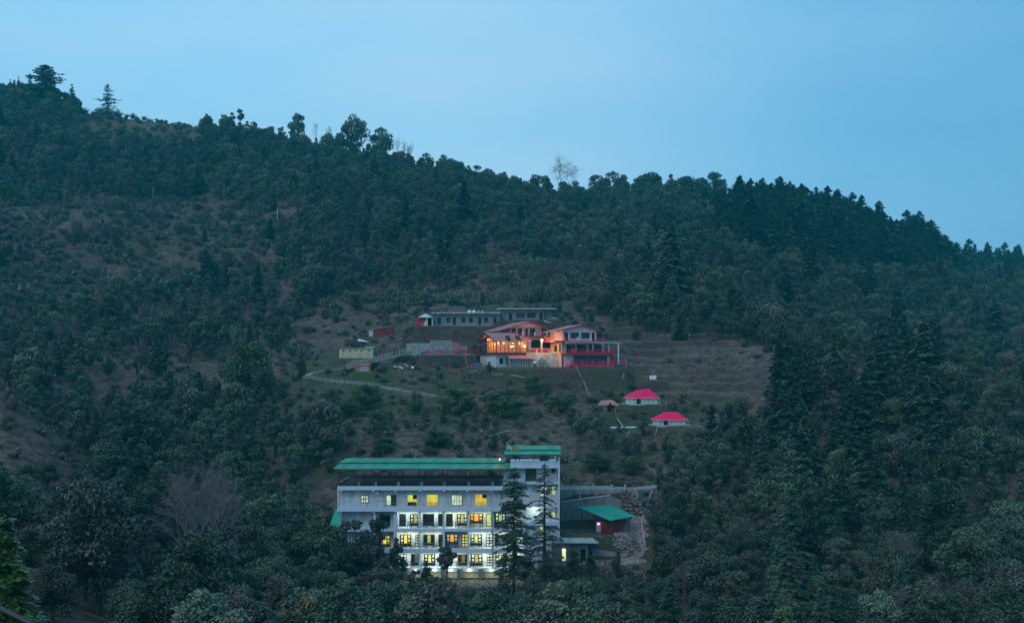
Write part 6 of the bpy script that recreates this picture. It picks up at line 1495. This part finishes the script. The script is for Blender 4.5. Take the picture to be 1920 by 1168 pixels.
pipe([gq(1158,690,255,290,1.0), gq(1168,686,255,290,1.5), gq(1174,686,255,290,1.2), gq(1175,696,255,290,.1)], 0.05, PALEC, 'bent white pipe right of the balcony house')
pipe([gq(1243,757,dz=.5), gq(1249,757,dz=.5), gq(1249.5,771,dz=.0)], 0.06, PALEC, 'pale bent pipe between the two tents')
pipe([gq(1175,820,dz=.1), gq(1180,812,dz=.5), gq(1190,809,dz=.3)], 0.06, PALEC, 'curved pale pipe below the boards')
pipe([gq(1229,815,dz=.1), gq(1234,807,dz=.5), gq(1245,806,dz=.3)], 0.06, PALEC, 'curved pale pipe below the lower tent')
pipe([gq(1166,716,dz=.1), gq(1170,706,dz=.4)], 0.08, PALEC, 'short pale stick below the balcony house')
pipe([ground(1210,1030,172,200)+Vector((0,0,.6)), ground(1204,985,172,200)+Vector((0,0,.5)), ground(1214,950,172,205)+Vector((0,0,.5)), ground(1222,925,172,210)+Vector((0,0,.4))], 0.10, PALEC, 'pale pipe along the right edge of the rubble', 'pipe')
BG = thing('boundary_frame', 'pale low pipe frame below the lower tent at right', 'frame', gq(1313,830))
m = MB(); a = gq(1303,833,dz=0); b = gq(1317,835,dz=0)
for q in (a, b): m.bar(q, q+Vector((0,0,1.2)), 0.07)
m.bar(a+Vector((0,0,1.2)), b+Vector((0,0,1.2)), 0.07); m.build('frame', PALEC, BG)
# handrail and fence at the camera's own hillside, bottom left corner
HR = thing('handrail', 'dark handrail crossing the bottom left corner close by', 'handrail', W3(20,1150,9))
m = MB(); m.bar(W3(-160,1060,9.5), W3(150,1215,8.5), 0.022, 8); m.build('rail', STEEL, HR, True)

# ------------------------------------------------------------------ hand placed trees
def special(nm, proto, px, py_base, h, Y, label, group=None, rz=None, st=1.0, cat='tree', z=None):
    x = px2x(px, Y); zz = h1(x, Y) if z is None else z
    return link_tree(nm, proto, (x, Y, zz-0.2), h/proto.height, random.uniform(0,6.28) if rz is None else rz, label, group, cat, st)
def top_to(nm, proto, px, py_top, Y, label, st=1.0, group=None, rz=None, cat='tree'):
    """a tree standing on the ground at distance Y whose top reaches the given row"""
    x = px2x(px, Y); z = h1(x, Y); h = py2z(py_top, Y) - z
    e = special(nm, proto, px, None, max(h, 1.5), Y, label, group, rz, st, cat, z)
    e.rotation_euler = (0, 0, e.rotation_euler[2]); return e
HOTC = [cedar(61, 18, 8.8, 21, per=8, dens=40, base=0.16, size=0.62, droop=0.30, flat=0.35), cedar(62, 18, 7.6, 16, per=5, dens=26, base=0.12, size=0.58, droop=0.30, flat=0.30)]
top_to('cedar_tree', HOTC[0], 963, 874, 171, 'tall thin cedar before the hotel, left of the two', 1.0)
top_to('cedar_tree', HOTC[1], 1021, 866, 170, 'tall sparse cedar before the hotel wing, right of the two', 1.1)
N_ = [oak(71, 10, 5.5, 26, 8000, 0.24), oak(72, 12, 4.5, 26, 8000, 0.24, base=0.15), oak(73, 9, 6, 26, 8500, 0.24), oak(74, 8, 3.2, 16, 3600, 0.22, base=0.35, sparse=0.9)]
WISP = oak(75, 10, 3.0, 12, 2200, 0.22, base=0.5, sparse=0.9)
for (a, b, Y_, pr, st, lab) in (
 (655, 966, 172, N_[0], 1.0, 'dense leafy oak covering the lower left end of hotel'), (683, 985, 170, N_[2], 0.8, 'leafy oak beside the orange lit window of the hotel'),
 (745, 1005, 172, N_[1], 0.9, 'slim dark oak below the hotel balconies at left'), (838, 1022, 173, N_[3], 1.15, 'small round oak standing before the hotel middle balconies'),
 (800, 1048, 170, N_[1], 0.8, 'pointed oak before the hotel ground floor'), (780, 1062, 168, N_[0], 0.9, 'bushy oak under the ground floor balconies at left'),
 (708, 1040, 166, N_[2], 1.1, 'wide oak under the left end of hotel'), (725, 1058, 162, N_[0], 1.0, 'oak at the bottom left of hotel gravel'),
 (985, 1040, 169, N_[3], 1.2, 'rounded oak between the two tall cedars'), (945, 1070, 168, N_[0], 0.9, 'oak at the foot of the left tall cedar'),
 (1000, 1075, 165, N_[2], 1.0, 'spreading oak at the foot of the right tall cedar'), (1075, 1030, 172, N_[3], 0.9, 'yellowish small tree before the annex door'),
 (1108, 1038, 171, N_[3], 0.8, 'small dark tree before the annex right post'), (1160, 1030, 168, N_[1], 0.9, 'dark oak below the rubble'), (1186, 1052, 165, N_[0], 0.9, 'broad dark oak at the foot of the rubble'),
 (880, 1100, 166, N_[0], 0.8, 'low oak before the gravel bank'), (640, 1000, 165, N_[1], 1.0, 'dark oak just left of the hotel corner'), (605, 965, 172, N_[2], 1.0, 'round oak left of the green lean-to'), (690, 1090, 150, N_[0], 1.0, 'big dark oak below the left end of hotel'),
 (765, 1088, 150, N_[2], 1.0, 'large oak at bottom edge below the ground floor'), (925, 1098, 150, N_[1], 1.2, 'tall oak at bottom edge below the cedars'), (1090, 1085, 150, N_[0], 1.0, 'large oak at bottom edge below the annex'), (840, 1110, 146, N_[2], 0.9, 'dark oak at bottom edge below hotel middle'),
 (1040, 1098, 150, N_[2], 1.0, 'spreading oak at bottom edge right of the tall cedars'), (1235, 870, 192, N_[3], 0.6, 'slender dark tree at top of the rubble')):
    top_to('oak_tree', pr, a, b, Y_, lab, st)
top_to('oak_tree', WISP, 712, 955, 173, 'thin reddish brown tree before the hotel left windows', 1.0)
BIG = oak(81, 16, 9.5, 46, 15000, 0.30, base=0.12)
top_to('oak_tree', BIG, 185, 880, 112, 'largest leafy tree in the lower left foreground', 0.95)
top_to('lime_cedar', cedar(82, 12, 6.5, 24, 'lime', per=12, dens=60, size=0.42, base=0.02, droop=0.45), 20, 962, 64, 'bright green conifer at the bottom left corner', 1.25)
SIL = oak(83, 9, 5.8, 34, 14000, 0.22, 'silver', base=0.1)
top_to('silver_tree', SIL, 385, 1085, 96, 'silvery leaved round tree at bottom left', 1.1)
top_to('oak_tree', oak(84, 10, 5, 30, 12000, 0.22, base=0.1), 335, 1042, 100, 'dark leafy tree behind the silvery tree', 0.9)
top_to('rust_tree', oak(85, 8, 4.4, 22, 6000, 0.22, 'rust', base=0.15), 565, 1095, 125, 'olive rust tinged tree at bottom edge left of hotel', 0.9)
top_to('silver_tree', SIL, 590, 1145, 100, 'pale leaved tree top at the bottom edge', 0.8)
top_to('cedar_tree', CEDARS_N[1], 655, 1092, 140, 'pale feathery cedar below the hotel left end', 0.9)
top_to('bamboo_clump', oak(86, 7, 3.5, 14, 4000, 0.22, 'fresh', base=0.1), 1468, 1120, 120, 'yellow green bushy tree at bottom edge right', 0.9)
top_to('silver_tree', SIL, 1650, 1090, 125, 'grey green round tree in the lower right', 0.9)
top_to('bare_tree', bare(87, 12, 10, 6, 5, PALEBARK, 0.62), 378, 850, 150, 'big many stemmed leafless tree at lower left', 0.8)
top_to('bare_tree', bare(88, 8, 6, 3, 5, PALEBARK), 60, 890, 140, 'grey leafless tree behind the bright conifer', 1.0)
top_to('bare_tree', bare(89, 10, 7, 3, 5, PALEBARK), 1690, 980, 150, 'leafless tree in the lower right wood', 1.0)
GR_ = oak(90, 7, 5.5, 26, 11000, 0.17, 'fresh', base=0.08)
for (a, b, Y_, st, lab) in ((1000, 700, 262, 1.3, 'dark brownish bush tree below the rock wall'), (1050, 735, 250, 1.6, 'soft grey green bush on the slope left of the gazebo'), (820, 800, 222, 2.0, 'wide low bush above the green hotel roof'), (720, 815, 220, 1.8, 'broad bush above the hotel roof left part'), (1120, 840, 214, 1.8, 'broad grey green bush right of the wing roof'), (1180, 850, 212, 1.6, 'wide bush above the road right of hotel'), (465, 628, 262, 1.0, 'fresh green tree left of the road bend'), (690, 715, 248, 1.3, 'fresh green tree below the pale road'), (650, 745, 244, 1.5, 'round green bush-like tree under the road'), (128, 838, 195, 1.1, 'yellow green tree on the bare left spur'),
 (945, 722, 245, 2.0, 'olive green round tree below the restaurant lawn'), (855, 722, 247, 1.9, 'dark olive tree beside the lower road end'), (780, 728, 244, 0.8, 'small green tree at the road right part'), (620, 790, 225, 1.0, 'green tree on the slope left above hotel roof')):
    top_to('green_tree', GR_, a, b, Y_, lab, st)
NC = cedar(91, 6, 2.4, 16, per=6, dens=18, base=0.04, size=0.6)
top_to('cypress_tree', oak(92, 6, 2.0, 16, 2600, 0.24, base=0.05), 1205, 765, 236, 'slim dark tree left of the lower pink tent', 1.0)
top_to('cypress_tree', oak(93, 6, 2.4, 16, 2600, 0.24, base=0.05), 1388, 742, 232, 'dark upright tree on the bare slope at right', 1.0)
for (a, b, Y_, st, lab) in ((1092, 768, 232, 0.9, 'dark tree below the gazebo at left'), (1125, 766, 232, 1.0, 'dark tree just below the gazebo'), (1138, 790, 228, 0.9, 'small dark tree beside the white boards'), (918, 676, 268, 1.1, 'dark round bush tree at the restaurant corner'), (1350, 800, 224, 1.0, 'dark tree below the bare slope at right'), (1300, 835, 218, 1.0, 'dark tree below the lower tent'), (905, 545, 325, 0.6, 'dark upright tree behind the tanks of grey block'), (748, 560, 320, 0.5, 'small dark bush above the marquee'), (565, 655, 264, 0.5, 'thin dark tree at the road bend'), (640, 655, 292, 0.6, 'little dark tree left of cream shed')):
    top_to('oak_tree', N_[0] if Y_ < 260 else OAKS[1], a, b, Y_, lab, st)

# --- skyline, tree by tree
BIGC = cedar(101, 22, 25, 16, flat=0.42, per=11, dens=54, base=0.06, droop=0.14, size=1.4)
LONE = cedar(105, 16, 19, 9, per=8, dens=32, base=0.04, droop=0.12, size=1.1)
SKC = [cedar(102, 14, 10, 9, per=8, dens=24, base=0.04, droop=0.14, size=1.1), cedar(103, 16, 14, 11, flat=0.08, per=10, dens=28, base=0.04, droop=0.14, size=1.4), cedar(104, 20, 17, 12, flat=0.12, per=11, dens=30, base=0.04, droop=0.12, size=1.5)]
def ridge_y(px):
    ys = np.arange(480, 900, 2.0); xs = (px-CX)/F*ys; pr = CY - F*H(xs, ys)/ys; return float(ys[int(np.argmin(pr))])
def sky(nm, proto, px, top, lab, st=1.0, dy=-6, group=None):
    return top_to(nm, proto, px, top, ridge_y(px)+dy, lab, st, group)
sky('cedar_tree', BIGC, 84, 122, 'great flat topped cedar on the skyline at upper left', 1.05, -14)
sky('cedar_tree', SKC[0], 20, 148, 'leftmost small pointed cedar on the skyline', 0.9)
sky('cedar_tree', SKC[0], 35, 144, 'second small pointed cedar on the skyline from left', 0.8)
sky('cedar_tree', SKC[2], 56, 138, 'cedar against the left side of the great cedar', 0.7)
sky('cedar_tree', SKC[0], 136, 158, 'pointed cedar just right of the great cedar', 1.0)
sky('cedar_tree', SKC[1], 122, 172, 'low cedar beside the great cedar', 1.0)
sky('cedar_tree', LONE, 203, 158, 'lone tiered cedar on the bald crest', 0.95, -10)
for p, t in ((70,190),(100,185),(50,180),(30,185),(150,200),(115,205)): top_to('cedar_tree', SKC[2], p, t, ridge_y(p)-30, 'dark cedar below the great cedar on the upper left crest', 1.1, 'cedars massed below the great cedar')
LOL = [oak(111, 12, 2.6, 5, 500, 0.5, base=0.35, sparse=1.6), oak(112, 12, 2.2, 4, 400, 0.5, base=0.45, sparse=1.7)]
for i, (p, t) in enumerate(((385,208),(427,214),(437,205),(450,199),(461,222))): sky('lopped_tree', LOL[i % 2], p, t, ['thin lopped tree alone on the skyline at left','thin lopped tree, first of the skyline cluster of four','thin lopped tree, second of the skyline cluster','tallest thin lopped tree with tufted top','thin lopped tree at right of the skyline cluster'][i], 1.0)
for i, (p, t) in enumerate(((595,228),(617,233),(504,236))): sky('dead_tree', bare(120+i, 8, 1.6, 1, 3, BARK, 0.3), p, t, ['bare dead spike on the skyline right of the twin topped oak','second bare dead spike on the skyline','small bare spike on the skyline at left'][i], 1.0)
sky('oak_tree', oak(113, 13, 8, 16, 1500, 0.55, base=0.25, skew=0.4), 560, 210, 'open crowned oak rising from the skyline above the left wood', 0.8, -4)
sky('oak_tree', oak(114, 14, 11, 15, 1500, 0.55, base=0.45, skew=1.4), 672, 219, 'leaning open crowned oak on the skyline', 0.72, -4)
sky('oak_tree', oak(115, 10, 6, 12, 1300, 0.5, base=0.3), 650, 232, 'smaller open oak left of the leaning skyline oak', 1.0, -4)
sky('oak_tree', OAKS[0], 715, 244, 'dense oak on the skyline left of the pale leafless trees', 1.2, -4)
sky('bare_tree', bare(121, 13, 8, 2, 5, PALEBARK, 0.5), 752, 256, 'pale leafless tree on the skyline, left of a pair', 1.0, 2)
sky('bare_tree', bare(122, 11, 6, 2, 5, PALEBARK, 0.5), 765, 262, 'pale leafless tree on the skyline, right of a pair', 1.0, 2)
sky('bare_tree', bare(123, 15, 15, 1, 7, mat('grey_twigs', (0.05,0.05,0.055), 0.9, 0.1, 0.2), 0.85), 1048, 289, 'round leafless tree standing alone on the middle skyline', 0.78, 0)
for i, (p, t, w) in enumerate(((800,290,1.2),(830,290,1.0),(843,293,1.0),(880,310,1.3),(905,305,1.4),(925,322,1.0),(945,335,1.0),(975,333,1.0),(1010,324,1.0),(1030,334,1.0),(1068,332,1.1),(1118,327,1.3),(1150,326,1.4),(1166,327,1.0),(1220,321,1.4),(1257,326,0.9),(1300,322,1.5),(1340,322,1.4),(1195,338,0.9),(1240,338,1.0),(1275,328,1.2))):
    sky('oak_tree', OAKS[i % 6], p, t, ['oak','broad oak','slim oak'][i % 3] + ' on the skyline, number-free dark crown'.replace('number-free ', '') + (' left of the round leafless tree' if p < 1040 else ' right of the round leafless tree'), w, -3, 'oaks along the middle skyline')
for i, (p, t, w) in enumerate(((1385,332,0.9),(1408,334,0.9),(1430,333,1.0),(1462,330,1.2),(1480,340,1.0),(1505,345,1.0),(1530,350,1.0),(1552,348,1.0),(1572,354,1.0),(1598,360,1.1),(1615,366,1.1),(1700,393,1.1),(1722,396,1.1))):
    sky('cedar_tree', SKC[1 + i % 2], p, t, 'dark tiered cedar in the row crowning the right ridge', w, -8, 'cedars crowning the right ridge')
sky('cedar_tree', SKC[2], 1648, 376, 'tiered cedar left of the gap in the right ridge', 1.1, -8)
sky('cedar_tree', SKC[2], 1745, 412, 'broad cedar at the right end of the tall clump', 1.35, -10)
sky('cedar_tree', SKC[2], 1712, 402, 'massive dark cedar in the tall clump on right ridge', 1.4, -20)
sky('cedar_tree', SKC[2], 1690, 420, 'dark cedar at left of the tall clump on right ridge', 1.2, -24)
for i, (p, t) in enumerate(((1790,460),(1817,447),(1852,454),(1884,454),(1908,458),(1870,470),(1835,470))): sky('cedar_tree', SKC[1 + i % 2], p, t, ['cedar at left of the far low ridge','flat topped cedar highest on the far low ridge','cedar in the middle of the far low ridge','umbrella topped cedar on far right ridge','rightmost cedar on the far ridge','small cedar filling the far right ridge','small cedar in the gap of the far ridge'][i], 1.1, -4)

for i in range(46):
    p = 1375 + i*9.2 + random.uniform(-4, 4)
    if 1655 < p < 1672: continue
    t = float(np.interp(p, [1370,1462,1550,1600,1660,1680,1720,1790], [345,340,358,372,402,410,402,450])) + random.uniform(0, 9)
    top_to('cedar_tree', SKC[1 + i % 2], p, t, ridge_y(p) - random.uniform(8, 40), 'dark cedar massed just under the right ridge line', 1.35, 'cedars massed under the right ridge line')
for i in range(40):
    p = 800 + i*14 + random.uniform(-5, 5)
    t = float(np.interp(p, [800,900,1000,1120,1220,1380], [312,334,346,345,338,345])) + random.uniform(0, 14)
    top_to('oak_tree', OAKS[i % 6], p, t, ridge_y(p) - random.uniform(2, 20), 'oak filling the crest line of the middle ridge', 1.3, 'oaks filling the middle ridge crest')

PLACE = ['below hotel left end','below the gravel bank','below the tall cedars','below the annex']
for i in range(34):
    p = 600 + i*18.5 + random.uniform(-8, 8); t = random.uniform(1076, 1138) if not 845 < p < 935 else random.uniform(1108, 1145); y = random.uniform(124, 156)
    top_to('oak_tree', (N_ + OAKS_N)[i % 7], p, t, y, 'dark oak crown along the bottom edge ' + PLACE[min(3, int((p-600)/155))], 1.0, 'oaks along the bottom edge ' + PLACE[min(3, int((p-600)/155))])

for i, (p, t, y, lab) in enumerate(((1228,935,186,'oak at the upper right edge of the rubble'),(1243,985,180,'oak at the middle right edge of the rubble'),(1236,1035,174,'oak at the lower right edge of the rubble'),(1255,945,184,'broad oak just right of the rubble pipe'),(1200,1072,160,'oak under the foot of the rubble slide'),(1222,1060,165,'oak below the pale rubble pipe'),(1150,1082,158,'oak crown below the terrace walls'),(1125,1078,160,'oak crown below the annex right corner'),(1260,1010,172,'dense oak right of the lower rubble'))):
    top_to('oak_tree', (N_ + OAKS_N)[(i*2) % 7], p, t, y, lab, 1.05)
# ------------------------------------------------------------------ air
hz = MB(); hz.box(-770, 770, -70, 1012, -250, 225)
m = bpy.data.materials.new('blue_air'); m.use_nodes = True; t = m.node_tree; t.nodes.clear()
o_ = t.nodes.new('ShaderNodeOutputMaterial'); v_ = t.nodes.new('ShaderNodeVolumePrincipled')
v_.inputs['Color'].default_value = (0.03, 0.66, 0.76, 1); v_.inputs['Density'].default_value = 0.00027
v_.inputs['Anisotropy'].default_value = 0.0
t.links.new(v_.outputs[0], o_.inputs['Volume'])
haze = hz.build('haze', m); tag(haze, 'blue teal evening haze over the valley', None, None, 'stuff')

# ------------------------------------------------------------------ tell look-alikes apart by their order where there are few of them
ORD = ['leftmost', 'second from left', 'third from left', 'fourth from left', 'fifth from left', 'sixth from left', 'seventh from left', 'eighth from left']
byl = {}
for o in COL.objects:
    if o.parent is None and o.get('category') == 'tree': byl.setdefault(o['label'], []).append(o)
for lab, os_ in byl.items():
    if 2 <= len(os_) <= 8:
        os_.sort(key=lambda o: o.location.x/o.location.y)
        core = lab.replace(' tree ', ' trees ', 1) if ' tree ' in lab else lab.replace('cedar ', 'cedars ', 1)
        for k_, o in enumerate(os_):
            t_ = ('left one' if k_ == 0 else 'right one') if len(os_) == 2 else (ORD[k_] if k_ < len(os_)-1 else 'rightmost')
            s_ = '%s of the %s%s' % (t_, 'two ' if len(os_) == 2 else '', core)
            if len(s_.split()) > 16: s_ = s_.replace('dark ', '', 1)
            if len(s_.split()) <= 16: o['label'] = s_
            if not o.get('group'): o['group'] = core
